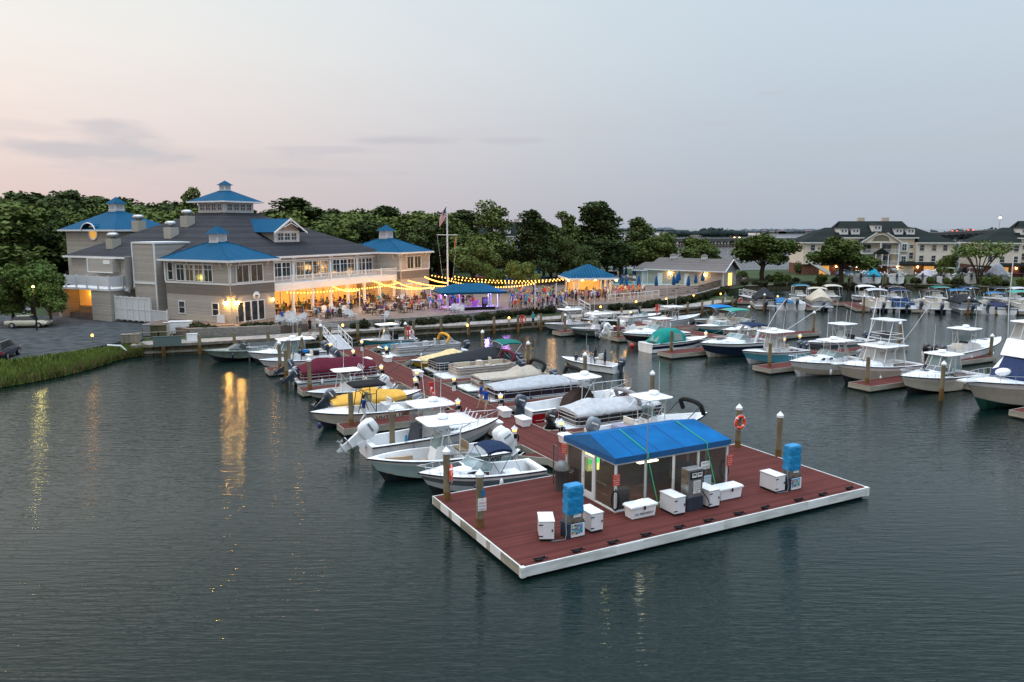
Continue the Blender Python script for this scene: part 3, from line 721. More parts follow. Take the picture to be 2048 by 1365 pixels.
for rect,l in (((10.52,19,52.9,54.2),'red finger pier in front of the teal center console'),((10.52,20,43.9,45.3),'red finger pier beside the grey railed pontoon boat'),((10.52,20.3,32.3,33.3),'red finger pier between the two tan pontoon boats'),((10.52,20.3,22.7,23.9),'red finger pier along the navy pontoon boat'),((10.52,20.3,14.9,15.9),'short red finger pier left of the blue roofed shack')):
    fdock('finger_pier', rect, l, group='finger piers of the inner dock')
fdock('floating_dock', (46.6,49.2,-6,58), 'red decked outer dock crossing behind the moored cruisers', deckm=DECKX, corners=[(46.6,37.1,-1.5,1.5),(46.6,26.7,-1.5,1.5),(46.6,17.6,-1.5,1.5),(49.2,41.2,1.5,1.5),(49.2,29.6,1.5,1.5),(49.2,20.6,1.5,1.5)])
for rect,l in (((35.6,46.53,34.9,37),'red finger pier under the teal covered bowrider'),((38,46.53,24.6,26.6),'red finger pier between the teal boat and the white cuddy'),((39.2,46.53,15.6,17.5),'red finger pier right of the tall sportfishing boat'),((40.8,46.53,4.2,6),'finger pier tip at the right edge by the big sportfisher'),((37.5,46.53,46.3,48),'finger pier behind the white cruiser with black sides'),((34.2,46.53,53.2,55),'finger pier beside the camouflage center console'),
        ((49.27,61.5,39.3,41.2),'red finger pier reaching out behind the teal boat'),((49.27,61,27.9,29.5),'red finger pier behind the tower boat'),((49.27,62,19.4,20.6),'red finger pier beside the blue hulled triple outboard boat'),((49.27,62,50.2,51.6),'red finger pier beside the green striped bowrider')):
    fdock('finger_pier', rect, l, group='finger piers of the outer dock')
# far dock row
FDO = at(1500,604,.5); FDR = math.radians(-11)
def ff(a,b,z=0.): c,s=math.cos(FDR),math.sin(FDR); return Vector((FDO.x+a*c-b*s, FDO.y+a*s+b*c, z))
def fdock2(name, rect, label, group=None):
    a0,a1,b0,b1=rect; o=empty(name, ff(a0,b0), FDR, label, 'dock', group); w,d=a1-a0,b1-b0
    m=MB(); m.prism([(0,0),(w,0),(w,d),(0,d)],.41,.5); m.build('decking', DECK, o)
    f=MB()
    for x0,x1,y0,y1 in ((-.06,w+.06,-.06,0),(-.06,w+.06,d,d+.06),(-.06,0,0,d),(w,w+.06,0,d)): f.box(x0,x1,y0,y1,.13,.512)
    f.build('fascia', FASC, o); f=MB(); f.box(.12,w-.12,.12,d-.12,-.25,.38); f.build('float', FLOAT, o); return o
fdock2('floating_dock',(-2,75,0,2.6),'far red decked dock lined with pontoon boats')

# ------------------------------------------------------------------ pilings
PIL = pm('piling_timber', (.20,.165,.105), .85, noise=(2.2,.4,(1,1,.3)), bump=(10,.6,.03)); PILB = pm('rusty_wet_piling', (.16,.085,.03), .85, noise=(2,.4,(1,1,.4)), bump=(9,.5,.03))
PCAP = pm('white_cone_cap', (.74,.75,.76), .4)
def piling_proto(h, cap=True, r=.15):
    o=empty('mooring_piling',(0,0,0),0,'round timber mooring piling','piling')
    m=MB(); m.lathe([(r*1.06,.9),(r*1.02,h*.6),(r,h)],n=12); m.build('shaft', PIL, o)
    m=MB(); m.lathe([(r*1.08,-1.0),(r*1.08,.9)],n=12); m.build('waterline_band', PILB, o)
    if cap: m=MB(); m.lathe([(r*1.22,h-.09),(r*1.24,h+.03),(.012,h+.24)],n=14,smooth=False); m.build('cone_cap', PCAP, o)
    return Proto(o)
P27=piling_proto(2.75); P23=piling_proto(2.4,True); P2n=piling_proto(2.6,False); P20=piling_proto(1.95,False,.17)
GP='mooring pilings along the docks'
for pr,(a,b),l in (
    (P27,(.45,44.9),'white capped piling at the tip of the upper left finger pier'),(P27,(1.6,46.6),'piling beside the white pilothouse boat bow'),(P2n,(.3,41.6),'bare piling beside the tilted dark outboards'),(P27,(.65,34.9),'piling in front of the burgundy cover'),
    (P2n,(.35,22.85),'bare wooden piling on the tip of the finger pier by the lettered boat'),(P27,(.85,16.6),'white capped piling beside the white tilted outboard'),(P27,(.35,7.75),'piling at the back corner of the fuel dock carrying a life ring'),
    (P27,(18.1,7.95),'white capped piling at the far corner of the fuel dock with an orange ring'),(P27,(18.75,5.6),'white capped piling behind the blue wrapped pump on the right'),
    (P27,(20.5,27.2),'tall piling at the stern of the navy pontoon boat'),(P27,(20.25,18.4),'white capped piling right of the covered black pontoon'),(P23,(20.6,36.6),'piling with white cap behind the burgundy bimini'),(P23,(20.3,45.4),'white capped piling beyond the black covered boat'),(P23,(15.8,55.2),'white capped piling beside the boardwalk behind the teal boat'),
    (P23,(7.3,57.8),'white capped piling by the speedboat lift'),(P23,(3.6,50.2),'white capped piling between the lift and the pilothouse boat'),
    (P2n,(36.6,36.2),'bare piling with a red sign on the finger pier under the teal cover'),(P2n,(38.9,25.6),'bare piling with a red sign before the teal center console'),(P2n,(40.1,16.6),'piling with a red sign on the pier before the tower boat'),(P27,(41.6,11.4),'bare mooring piling standing free before the hardtop cuddy'),(P2n,(38.1,47.2),'piling left of the black sided cruiser'),(P23,(35.4,54.2),'white capped piling beside the camouflage boat'),
    (P27,(61.2,40.2),'piling with white cap at the end of the outer finger pier'),(P27,(60.8,28.7),'piling behind the tower boat'),(P23,(61.6,51.0),'white capped piling right of the blue canopy'),(P23,(52.6,54.6),'piling behind the white cruiser'),(P23,(62.2,20.),'piling behind the blue hulled boat')):
    pr.place(fd(a,b), R.uniform(0,6), l, GP)
for k,b in enumerate((3.2,)):
    pass
P27.place(fd(.28,4.15), 0, 'white capped piling with a white notice on the left edge of the fuel dock', GP)
# posts along the boardwalk edge
def along(pts, step, off=0, start=.5):
    pp=inset(pts,off); out=[]; acc=-start
    for i in range(len(pp)-1):
        L=(pp[i+1]-pp[i]).length; 
        while acc<L:
            if acc>=0: out.append(pp[i].lerp(pp[i+1],acc/L))
            acc+=step
        acc-=L
    return out
for i,p in enumerate(along(BULK, 3.35, -.33, .3)):
    zone = 'left of the gangway' if p.x<-19 else ('below the patio stage' if p.x<5 else 'below the bar and pool')
    P20.place((p.x,p.y,0), R.uniform(0,6), 'short dark post of the boardwalk bulkhead '+zone, 'bulkhead posts '+zone)
for k in range(11):
    p=ff(1.2+7.2*k, -8.6 if k%2==0 else 11.2)
    P23.place(p, 0, 'white capped piling of the far dock row '+('on its near side' if k%2==0 else 'on its far side'), 'far dock pilings '+('near side' if k%2==0 else 'far side'))
for k,(a0,l) in enumerate(((0,''),(7.6,''),(14.6,''),(22.4,''),(29.6,''),(37.,''),(44.5,''))):
    fdock2('finger_pier',(a0,a0+1.9,-8.4,-.07),'far red finger pier pointing at the camera between pontoon boats','far finger piers')

# ------------------------------------------------------------------ dock furniture: power pedestals, dock boxes, rings
LAMPE = emis('pedestal_lamp_glow', (1,.47,.08), 4.5)
def pedestal():
    o=empty('power_pedestal',(0,0,0),0,'white dock power pedestal with glowing amber top','pedestal')
    m=MB(); m.loft([[(-.12,-.1,0),(.12,-.1,0),(.12,.1,0),(-.12,.1,0)],[(-.09,-.08,.85),(.09,-.08,.85),(.09,.08,.85),(-.09,.08,.85)]],smooth=False); m.build('post', WPIPE, o)
    m=MB(); m.lathe([(.13,.87),(.135,.98)],n=10); m.build('lamp', LAMPE, o)
    m=MB(); m.lathe([(.2,.985),(.2,1.02),(.03,1.15),(.03,1.19)],n=10); m.build('lamp_hood', PCAP, o)
    m=MB(); m.box(-.1,.1,-.115,-.1,.45,.7); m.box(-.13,-.105,-.06,.06,.4,.65); m.build('socket_panel', BLKRUB, o)
    m=MB(); m.tube([(.17+.03*k/30,.13*math.cos(k*.8),.45+.2*math.sin(k*.8)) for k in range(30)],.03,5); m.build('shore_cable', BLKRUB, o)
    return Proto(o)
PED=pedestal(); PEDPOS=[]
def ped(p, l, g='lit power pedestals on the inner dock', rz=0):
    PED.place((p.x,p.y,.5), rz, l, g); PEDPOS.append(p)
for (px,py),l in (((661,708),'pedestal at the foot of the white gangway, left side'),((724,702),'pedestal at the foot of the gangway, right side'),((763,757),'pedestal on the walkway edge near the burgundy cover'),((834,769),'pedestal over a white box near the yellow boat bow'),((831,784),'pedestal above the yellow bow'),((908,782),'pedestal with a green towel beside the tan pontoon'),((916,832),'pedestal beside the white cabin boat bow rail'),((1001,820),'pedestal right of the two men in blue'),((1029,892),'pedestal near the white tilted outboard at the fuel dock'),((1122,877),'pedestal in front of the black outboard'),((773,716),'pedestal by the red dock cart'),((707,723),'unlit looking pedestal between the white dock boxes')):
    ped(at(px,py,.5), l, rz=FA)
for (px,py),l in (((1261,638),'lit pedestal at the end of the outer gangway'),((1411,684),'pedestal on the outer dock by the blue hulled cruiser'),((1568,697),'pedestal behind the teal center console'),((1599,690),'pedestal beside the white cuddy antennas'),((1315,655),'pedestal right of the white cruiser wheelhouse')):
    ped(at(px,py,.5), l, 'lit power pedestals on the outer dock', FA)
for k in range(9):
    p=ff(4.4+7.4*k,.4); ped(p,'small lit pedestal on the far pontoon boat dock','lit pedestals of the far dock',FDR)
def dockbox_proto(w=1.05, d=.62, h=.55):
    o=empty('dock_box',(0,0,0),0,'white fibreglass dock box','dock box')
    m=MB(); m.loft([[(-w*.46,-d*.42,.03),(w*.46,-d*.42,.03),(w*.46,d*.42,.03),(-w*.46,d*.42,.03)],[(-w*.5,-d*.48,h*.8),(w*.5,-d*.48,h*.8),(w*.5,d*.48,h*.8),(-w*.5,d*.48,h*.8)]],smooth=False); m.build('bin', WHITE, o, bev=.02)
    m=MB(); m.loft([[(-w*.54,-d*.54,h*.8),(w*.54,-d*.54,h*.8),(w*.54,d*.54,h*.8),(-w*.54,d*.54,h*.8)],[(-w*.54,-d*.54,h*.9),(w*.54,-d*.54,h*.9),(w*.54,d*.54,h*.9),(-w*.54,d*.54,h*.9)],[(-w*.48,-d*.46,h),(w*.48,-d*.46,h),(w*.48,d*.46,h),(-w*.48,d*.46,h)]],smooth=False); m.build('lid', WHITE, o, bev=.012)
    m=MB(); m.box(-.04,.04,-d*.58,-d*.54,h*.62,h*.88); m.build('latch', BLKRUB, o); return Proto(o)
DBX=dockbox_proto()
for (px,py),l in (((734,728),'white dock box left of the red cart on the upper walkway'),((775,724),'white dock box next to the red dock cart'),((836,754),'white dock box under the pedestal by the black covered boat'),((1009,833),'white dock box to the right of the two men'),((990,858),'white dock box beside the cabin boat bow'),((1046,851),'white dock box in front of the red hulled boat'),((1134,888),'white dock box half behind the shack roof')):
    q=at(px,py,.5); DBX.place((q.x,q.y,.5), FA+PI/2+R.uniform(-.1,.1), l, 'white boxes along the inner dock')
def ring_proto():
    o=empty('life_ring',(0,0,0),0,'orange life ring','life ring')
    m=MB(); m.tube([(.33*math.cos(2*PI*k/24),0,.33*math.sin(2*PI*k/24)) for k in range(24)],.085,8,closed=True); m.build('ring', ORANGE, o)
    m=MB()
    for k in range(4):
        t=PI/4+PI/2*k; m.tube([((.33)*math.cos(t+d),0,.33*math.sin(t+d)) for d in (-.1,0,.1)],.092,8)
    m.build('white_band', WPIPE, o)
    m=MB(); m.tube([(.44*math.cos(2*PI*k/24),-.02+.02*math.sin(k*3),.44*math.sin(2*PI*k/24)-.02) for k in range(24)],.012,4,closed=True); m.build('grab_rope', WPIPE, o); return Proto(o)
RNG=ring_proto()
def ring(p, z, rz, l): RNG.place((p.x,p.y,z), rz, l, 'orange life rings of the marina')
ring(fd(17.98,7.72),2.0,FA,'orange life ring with white bands hung on the far fuel dock piling')
ring(fd(.55,7.72),1.72,FA+1.2,'orange life ring hung on the piling at the back of the fuel dock')
q=at(865,800,.5); ring(q,1.15,FA+.9,'orange ring stand on the walkway beside the yellow boat')
q=at(1046,650,1.1); ring(q,1.75,FA,'orange life ring on a red post of the boardwalk below the stage')
q=at(818,676,1.1); ring(q,1.7,FA,'orange life ring on a red post behind the teal boat')
q=at(1481,602,1.1); ring(q,1.2,FA,'orange life ring beside the far white gangway')
q=at(1315,626,1.1); ring(q,1.7,FA,'orange life ring on a red post behind the white fishing boat')
for q,l in ((at(865,802,.5),'red ring post on the walkway beside the yellow boat'),(at(1046,653,1.1),'red ring post on the boardwalk below the stage'),(at(818,679,1.1),'red ring post on the boardwalk behind the teal boat'),(at(1315,629,1.1),'red ring post on the boardwalk behind the white fishing boat')):
    m=MB(); z=q.z; m.box(-.06,.06,.12,.22,0,1.25); m.box(-.2,.2,.1,.24,.95,1.32); tag(m.build('ring_post', pm('red_post',(.45,.03,.02),.6), loc=(q.x,q.y,z), rz=FA), l, 'post')
CHAIRW = pm('white_plastic_chair',(.46,.46,.46),.6)
# ------------------------------------------------------------------ fuel dock: shack, pumps, cabinets
ROOFB = pm('blue_roof_canvas', (.003,.098,.27), .8, spec=.12, noise=(.8,.26), bump=(2.2,.45,.07)); ROOFG = pm('blue_gable_canvas', (.025,.125,.30), .7, noise=(3,.1))
FRAMEW = pm('white_frame_tube', (.62,.63,.65), .4)
def screenmat():
    m=bpy.data.materials.new('bronze_screen'); m.use_nodes=True; nt=m.node_tree; N=nt.nodes; Lk=nt.links; out=N['Material Output']; b=N['Principled BSDF']
    b.inputs['Base Color'].default_value=(.050,.049,.045,1); b.inputs['Roughness'].default_value=.45
    tr=N.new('ShaderNodeBsdfTransparent'); mx=N.new('ShaderNodeMixShader'); mx.inputs[0].default_value=.62
    Lk.new(tr.outputs[0],mx.inputs[1]); Lk.new(b.outputs[0],mx.inputs[2]); Lk.new(mx.outputs[0],out.inputs['Surface']); return m
SCREEN=screenmat()
S = empty('fuel_shack', fd(6.1,2.85,.5), FA, 'small screened fuel office with a bright blue pitched canvas roof', 'kiosk')
W,D,H,RH = 6.4,4.05,2.45,3.02   # width, depth, eave, ridge height
yr = 2.02
r=MB(); o=.06
r.quad((-o,-o,H),(W+o,-o,H),(W-.35,yr,RH),(.0,yr,RH)); r.quad((W+o,D+o,H),(-o,D+o,H),(0,yr,RH),(W-.35,yr,RH)); r.tri((W+o,-o,H),(W+o,D+o,H),(W-.35,yr,RH))
ro=r.build('roof', ROOFB, S)
g=MB(); g.tri((-o,D+o,H),(-o,-o,H),(0,yr,RH)); g.build('gable_end', ROOFG, ro)
v=MB(); v.box(-o-.01,W+o+.01,-o-.015,-o,H-.25,H+.01); v.box(-o-.01,W+o+.01,D+o,D+o+.015,H-.25,H+.01); v.box(W+o,W+o+.015,-o,D+o,H-.25,H+.01); v.box(-o-.015,-o,-o,D+o,H-.25,H+.01); v.build('valance', pm('blue_valance',(.003,.075,.21),.6,noise=(3,.08)), ro)
s=MB()
for x in (.95,2.3,3.7,5.1):
    a=Vector((x,-o,H+.012)); b2=Vector((x*.95,yr,RH+.012)); s.tube([a,b2],.012,4)
s.build('roof_seam', pm('dark_blue_seam',(.006,.05,.2),.6), ro)
fr=MB(); T=.045
def vpost(x,y): fr.box(x-T,x+T,y-T,y+T,0,H-.02)
for x in (.05,1.62,3.2,4.62,W-.05): vpost(x,.05)
for x in (.05,2.1,4.2,W-.05): vpost(x,D-.05)
for y in (1.62,2.62): vpost(.05,y)
for y in (1.4,2.7): vpost(W-.05,y)
for (x0,x1,y0,y1) in ((.05,W-.05,.05,.05),(.05,W-.05,D-.05,D-.05),(.05,.05,.05,D-.05),(W-.05,W-.05,.05,D-.05)):
    for z in (.04,H-.31): fr.box(x0-T*.9,x1+T*.9,y0-T*.9,y1+T*.9,z-.035,z+.035)
fr.build('wall_frame', FRAMEW, S)
sc=MB(); z0,z1=.08,H-.35
for x0,x1 in ((.1,1.57),(1.67,3.15),(3.25,4.57),(4.67,W-.1)): sc.quad((x0,.045,z0),(x1,.045,z0),(x1,.045,z1),(x0,.045,z1))
for y0,y1 in ((.1,1.57),(2.67,D-.1)): sc.quad((.045,y1,z0),(.045,y0,z0),(.045,y0,z1),(.045,y1,z1))
sc.quad((W-.045,.1,z0),(W-.045,D-.1,z0),(W-.045,D-.1,z1),(W-.045,.1,z1)); sc.quad((W-.1,D-.045,z0),(.1,D-.045,z0),(.1,D-.045,z1),(W-.1,D-.045,z1))
sc.build('screen_panel', SCREEN, S)
h=MB()
for z in (.55,1.0,1.5):
    for (x0,x1,y0,y1) in ((.1,W-.1,.06,.06),(.06,.06,.1,1.57),(.06,.06,2.67,D-.1)): h.box(x0-.008,x1+.008,y0-.008,y1+.008,z-.008,z+.008)
h.build('screen_bar', pm('bronze_bar',(.05,.045,.04),.5), S)
d=MB()
for (y0,y1,zz0,zz1) in ((1.67,1.80,.06,2.0),(2.44,2.57,.06,2.0),(1.80,2.44,.06,.34),(1.80,2.44,1.88,2.0)): d.box(.0,.06,y0,y1,zz0,zz1)
do=d.build('door', pm('white_door',(.66,.66,.66),.4), S); g=MB(); g.box(.02,.035,1.8,2.44,.34,1.88); g.build('door_glass', SCREEN, do)
k=MB(); k.ell((-.03,2.5,.98),(.035,.035,.035)); k.ell((-.03,2.5,1.12),(.025,.025,.025)); k.build('door_knob', CHROME, do)
t=MB(); t.box(1.8,2.85,.7,.95,1.73,1.79); t.cyl((2.0,.82,1.79),(2.0,.82,2.5),.012); t.cyl((2.7,.82,1.79),(2.7,.82,2.5),.012); t.build('ceiling_light', emis('fluorescent_glow',(1,.86,.58),11), S)
inn=MB(); inn.box(.3,5.9,D-.75,D-.25,.05,.95); inn.box(4.9,5.8,1.4,2.4,.05,.9); inn.build('counter', pm('dark_counter',(.08,.06,.05),.6), S)
inn=MB(); inn.box(.5,1.15,2.9,3.15,.95,1.95); inn.build('cooler', emis('cooler_glow',(.75,.85,.35),1.7), S)
inn=MB(); inn.box(.5,1.15,2.88,2.9,1.3,1.55); inn.build('cooler_sign', emis('green_glow',(.05,.8,.2),2.2), S)
inn=MB(); inn.box(.35,1.05,.35,.75,.02,.85); inn.build('bin', pm('grey_bin',(.09,.09,.095),.5), S, bev=.04)
f=MB(); f.box(.02,W-.02,.02,D-.02,.005,.02); f.build('floor', pm('shack_floor',(.10,.04,.04),.8), S)
# flag staff, straps, hoses, signs on the shack
m=MB(); m.tube([(0,0,0),(0,0,4.55)],.022,6); tag(m.build('flag_staff', pm('galvanised',(.33,.33,.33),.5,.5), loc=fd(7.66,2.72,.5)), 'thin bare metal staff standing before the shack front', 'pole')
STRAP=pm('green_strap',(.02,.42,.17),.6)
for i,(x,dx) in enumerate(((1.66,.38),(5.02,.42))):
    m=MB(); m.tube([(x*.98,yr,RH+.02),(x,-.08,H+.02),(x+.01,-.09,H-.3),(x+dx,-.42,.02)],.022,5); tag(m.build('tie_down_strap', STRAP, loc=fd(6.1,2.85,.5), rz=FA), ('green strap tying the roof down at the shack front left','green strap tying the roof down by the bare fuel pump')[i], 'strap')
m=MB()
for j in range(5): m.tube([(-.04+.05*math.sin(k*.5+j),-.12-.03*j,.95+.42*math.cos(2*PI*k/16)*(1-.05*j)-.12) if False else (-.02+.16*math.sin(2*PI*k/16),-.1-.035*j,.62+.42*math.cos(2*PI*k/16)) for k in range(16)],.02,5,closed=True)
m.tube([(0,-.1,1.1),(0,-.3,1.12)],.03); tag(m.build('hose_coil', BLKRUB, loc=fd(6.1,2.85,.5), rz=FA-.5), 'coiled dark hose hung on the front corner of the shack', 'hose')
m=MB()
for j in range(4): m.tube([(.1+.03*j,.25*math.sin(2*PI*k/16)+.4,.85+.45*math.cos(2*PI*k/16)) for k in range(16)],.022,5,closed=True)
tag(m.build('hose_coil', BLKRUB, loc=fd(12.5,2.85,.5), rz=FA), 'dark hose coiled on the right end wall of the shack', 'hose')
SIGNR=pm('red_sign',(.48,.035,.02),.5); SIGNW=pm('white_sign',(.68,.67,.64),.5); INKW=pm('sign_white_ink',(.7,.66,.58),.6); INKB=pm('sign_black_ink',(.02,.02,.02),.6); INKP=pm('sign_purple_ink',(.2,.05,.22),.6); INKR=pm('sign_red_ink',(.4,.06,.03),.6)
def sign(p, rz, w, h, lines, bm, im, label, sizes=None, thick=.012):
    o=empty('notice_sign', p, rz, label, 'sign')
    m=MB(); m.box(-w/2,w/2,-thick,thick,-h/2,h/2); m.build('board', bm, o)
    n=len(lines)
    for i,l in enumerate(lines):
        mat,txt=(im,l) if isinstance(l,str) else l
        sz=(h/n*.72) if not sizes else sizes[i]
        sz=min(sz, w*.88/max(1,len(txt))*1.55)
        text(txt, sz, mat, 'lettering', o, TR((0,-thick-.003,h/2-h*(i+.5)/n),0,0,PI/2), .002)
    return o
sign(fd(6.08,2.76,2.0),FA,.36,.5,['NO SMOKING','STOP ENGINE','NO OPEN','FLAMES','WHEN FUELING'],SIGNR,INKW,'red notice with pale lettering on the front left corner of the shack')
sign(fd(12.52,2.76,1.95),FA,.36,.52,['NO SMOKING','STOP ENGINE','NO OPEN','FLAMES','WHEN FUELING'],SIGNR,INKW,'red notice with pale lettering on the right front corner of the shack')
sign(fd(6.0,6.86,2.35),FA-PI/2+.35,.34,.5,['NO SMOKING','STOP ENGINE','NO OPEN','FLAMES','WHEN FUELING'],SIGNR,INKW,'red notice on the back left corner of the shack')
sign(fd(11.02,2.74,1.95),FA,.52,.36,['FUEL PUMP','CLOSED'],SIGNW,INKB,'white closed sign hung on the shack front above the bare pump')
sign(fd(11.18,2.74,1.05),FA,.42,.78,['FUEL DOCK','','',''],pm('pale_blue_poster',(.42,.5,.55),.5),pm('blue_ink',(.05,.15,.35),.5),'pale blue poster on the shack screen behind the cabinet',sizes=[.09]*4)
sign(fd(.30,3.98,1.52),FA-.1,.36,.52,[(INKB,'+'),(INKR,'CLEAN'),(INKP,'BOATING'),(INKP,'MARINA')],SIGNW,INKP,'white notice with three purple lines on the fuel dock piling')
m=MB(); m.box(-.06,.10,-.012,.012,-.15,.15); tag(m.build('tag_plate', pm('blue_plate',(.01,.13,.26),.5), loc=fd(.33,3.985,2.0), rz=FA-.1),'small blue plate above the white notice on the piling','sign')
# cabinets
CABW=pm('painted_cabinet',(.66,.66,.67),.45,noise=(3,.06))
def cabinet_proto():
    o=empty('hose_cabinet',(0,0,0),0,'white hose reel cabinet','cabinet')
    w,d,h=.58,1.0,.8
    m=MB(); m.prism([(0,0),(w,0),(w,d),(0,d)],.09,h); m.build('body', CABW, o, bev=.015)
    m=MB(); m.box(.03,w-.03,.03,d-.03,0,.09); m.build('plinth', BLKRUB, o)
    m=MB(); m.box(-.025,w+.025,-.025,d+.02,h,h+.035); m.build('lid', CABW, o, bev=.008)
    m=MB(); m.box(.02,w-.02,-.016,-.002,.11,h-.02); do=m.build('cabinet_door', CABW, o)
    m=MB()
    for z in (.22,.68): m.box(-.03,.14,-.028,-.014,z-.02,z+.02)
    m.build('hinge', BLKRUB, do); m=MB(); m.box(w-.1,w-.05,-.04,-.014,.42,.5); m.build('latch', BLKRUB, do)
    return Proto(o)
CAB=cabinet_proto()
for (a,b,l) in ((1.70,1.72,'white cabinet left of the left blue wrapped pump'),(3.92,1.42,'white cabinet right of the left blue wrapped pump'),(8.1,1.32,'white cabinet left of the bare metal pump'),(10.02,1.3,'white cabinet right of the bare metal pump'),(14.1,1.38,'white cabinet beside the right blue wrapped pump')):
    CAB.place(fd(a,b,.5), FA-(.45 if a<2 else 0), l, 'white cabinets of the fuel dock')
BIG=dockbox_proto(1.3,.6,.62)
b1=BIG.place(fd(6.86,2.08,.5),FA,'white dock box lettered on its front before the shack','fuel dock boxes'); b2=BIG.place(fd(11.75,2.05,.5),FA,'white dock box right of the cabinets at the shack end','fuel dock boxes')
text('OIL ABSORBENT',.135,INKB,'lettering',b1,TR((0,-.305,.22),0,0,PI/2),.003)
# pumps
STEEL=pm('dull_steel',(.30,.29,.28),.38,.75,noise=(3,.35)); RUSTY=pm('stained_steel',(.16,.12,.09),.6,.4,noise=(5,.6)); PBASE=pm('dark_blue_base',(.022,.032,.05),.5,noise=(6,.3))
TARP=pm('blue_tarp',(.006,.20,.42),.45,noise=(4,.2),bump=(5,.9,.08))
def pump(a,b,label,tarp):
    o=empty('fuel_pump', fd(a,b,.5), FA, label, 'fuel pump', 'fuel pumps' if False else None)
    w,d=(.72,.5) if tarp else (.8,.48)
    m=MB(); m.box(-w/2-.06,w/2+.06,-d/2-.02,d/2+.02,0,.62); m.build('pedestal_base', PBASE, o, bev=.02)
    if tarp:
        m=MB(); m.box(-w/2+.03,w/2-.03,-d/2+.03,d/2-.03,.62,1.0); m.build('pump_housing', STEEL, o)
        m=MB(); m.box(-w/2+.0,w/2-.0,-d/2-.012,-d/2+.02,.62,.72); m.build('stained_ledge', RUSTY, o)
        m=MB(); m.box(-.12,.24,-d/2+.015,-d/2+.03,.82,.95); m.build('label_plate', SIGNW, o)
        m=MB(); m.box(-w/2+.1,w/2+.02,-d/2-.035,-d/2-.022,.04,.58); po=m.build('poster_border', pm('poster_white',(.7,.7,.72),.4), o)
        ps=[pm('poster_'+n,c,.4) for n,c in (('sky',(.05,.35,.6)),('red',(.6,.05,.08)),('green',(.05,.35,.12)),('yellow',(.7,.5,.05)),('navy',(.02,.04,.2)),('pale',(.6,.7,.75)),('purple',(.3,.06,.35)))]
        m=MB(); m.box(-w/2+.12,w/2-.08,-d/2-.042,-d/2-.036,.16,.56,0); rr=random.Random(int(a*10))
        for k in range(60):
            x=rr.uniform(-w/2+.14,w/2-.12); z=rr.uniform(.17,.53); s=rr.uniform(.015,.045); m.prism([(x-s,0),(x+s*.8,0),(x+s,0.0004),(x-s,0.0004)],0,.001,0) if False else m.add([(x-s,-d/2-.044-.0002*k,z-s*rr.uniform(.5,1)),(x+s,-d/2-.044-.0002*k,z-s*.6),(x+s*.7,-d/2-.044-.0002*k,z+s),(x-s*.8,-d/2-.044-.0002*k,z+s*.8)],[(0,1,2,3)],rr.randrange(1,7))
        m.build('poster', ps, po)
        m=MB(); rr=random.Random(5+int(a)); rings=[]
        for k in range(15):
            z=.97+1.12*k/14; f=1.04-.05*(k/14)**3; ring=[]
            for i in range(24):
                t=2*PI*i/24; c,s=math.cos(t),math.sin(t); j=rr.uniform(-.008,.008)-(.012 if k in (4,9) else 0)-.008*math.sin(k*1.3+i)*abs(c)
                ring.append(((w/2*f+j)*math.copysign(abs(c)**.28,c),(d/2*f+j)*math.copysign(abs(s)**.28,s),z+(rr.uniform(-.04,.03) if k==0 else 0)))
            rings.append(ring)
        rings.append([(x*.93,y*.9,z+.03) for x,y,z in rings[-1]]); m.loft(rings); m.build('tarp_cover', TARP, o)
        m=MB(); m.tube([(-w/2-.02,-.1,1.0),(-w/2-.1,-.22,.6),(-w/2-.12,-.3,.25),(-w/2-.2,-.33,.03),(-w/2-.75,-.2,.03)],.02,6); m.build('fuel_hose', pm('grey_hose',(.16,.2,.22),.6), o)
    else:
        m=MB(); m.box(-w/2,w/2,-d/2,d/2,.62,1.86); m.build('pump_housing', [STEEL], o, bev=.015)
        m=MB(); m.box(-w/2-.004,-w/2+.0,-d/2+.01,d/2-.01,1.2,1.84); m.build('stain_panel', RUSTY, o)
        m=MB(); m.box(-w/2+.1,w/2-.06,-d/2-.02,-d/2-.001,1.42,1.76); po=m.build('display_panel', BLACK, o)
        m=MB(); 
        for x in (-.22,.08): m.box(x,x+.26,-d/2-.028,-d/2-.021,1.5,1.7)
        m.build('price_display', SIGNW, po); m=MB()
        for x in (-.17,.13): m.box(x,x+.16,-d/2-.034,-d/2-.029,1.6,1.66)
        m.build('display_digit', BLACK, po)
        m=MB(); m.box(-.12,.28,-d/2-.016,-d/2-.001,.78,1.34); so=m.build('instruction_plate', SIGNW, o)
        for i,t in enumerate(('WARNING','NO SMOKING','STOP ENGINE','KEEP CLEAR','PAY ATTENDANT','DIESEL')): text(t,.06,INKB,'lettering',so,TR((.08,-d/2-.019,1.27-.085*i),0,0,PI/2),.001)
        m=MB(); m.tube([(w/2+.01,-.1,.95),(w/2+.08,-.25,.7),(w/2+.22,-.42,.4),(w/2+.24,-.45,.2),(w/2+.1,-.42,.06),(w/2-.1,-.35,.06)],.022,6); m.build('fuel_hose', BLKRUB, o)
    return o
pump(3.2,1.66,'left fuel pump wrapped in a bright blue tarp with a colourful panel',True)
pump(9.35,1.72,'bare grey metal fuel pump with display before the shack',False)
pump(15.3,1.6,'right fuel pump wrapped in blue tarp beside one cabinet',True)
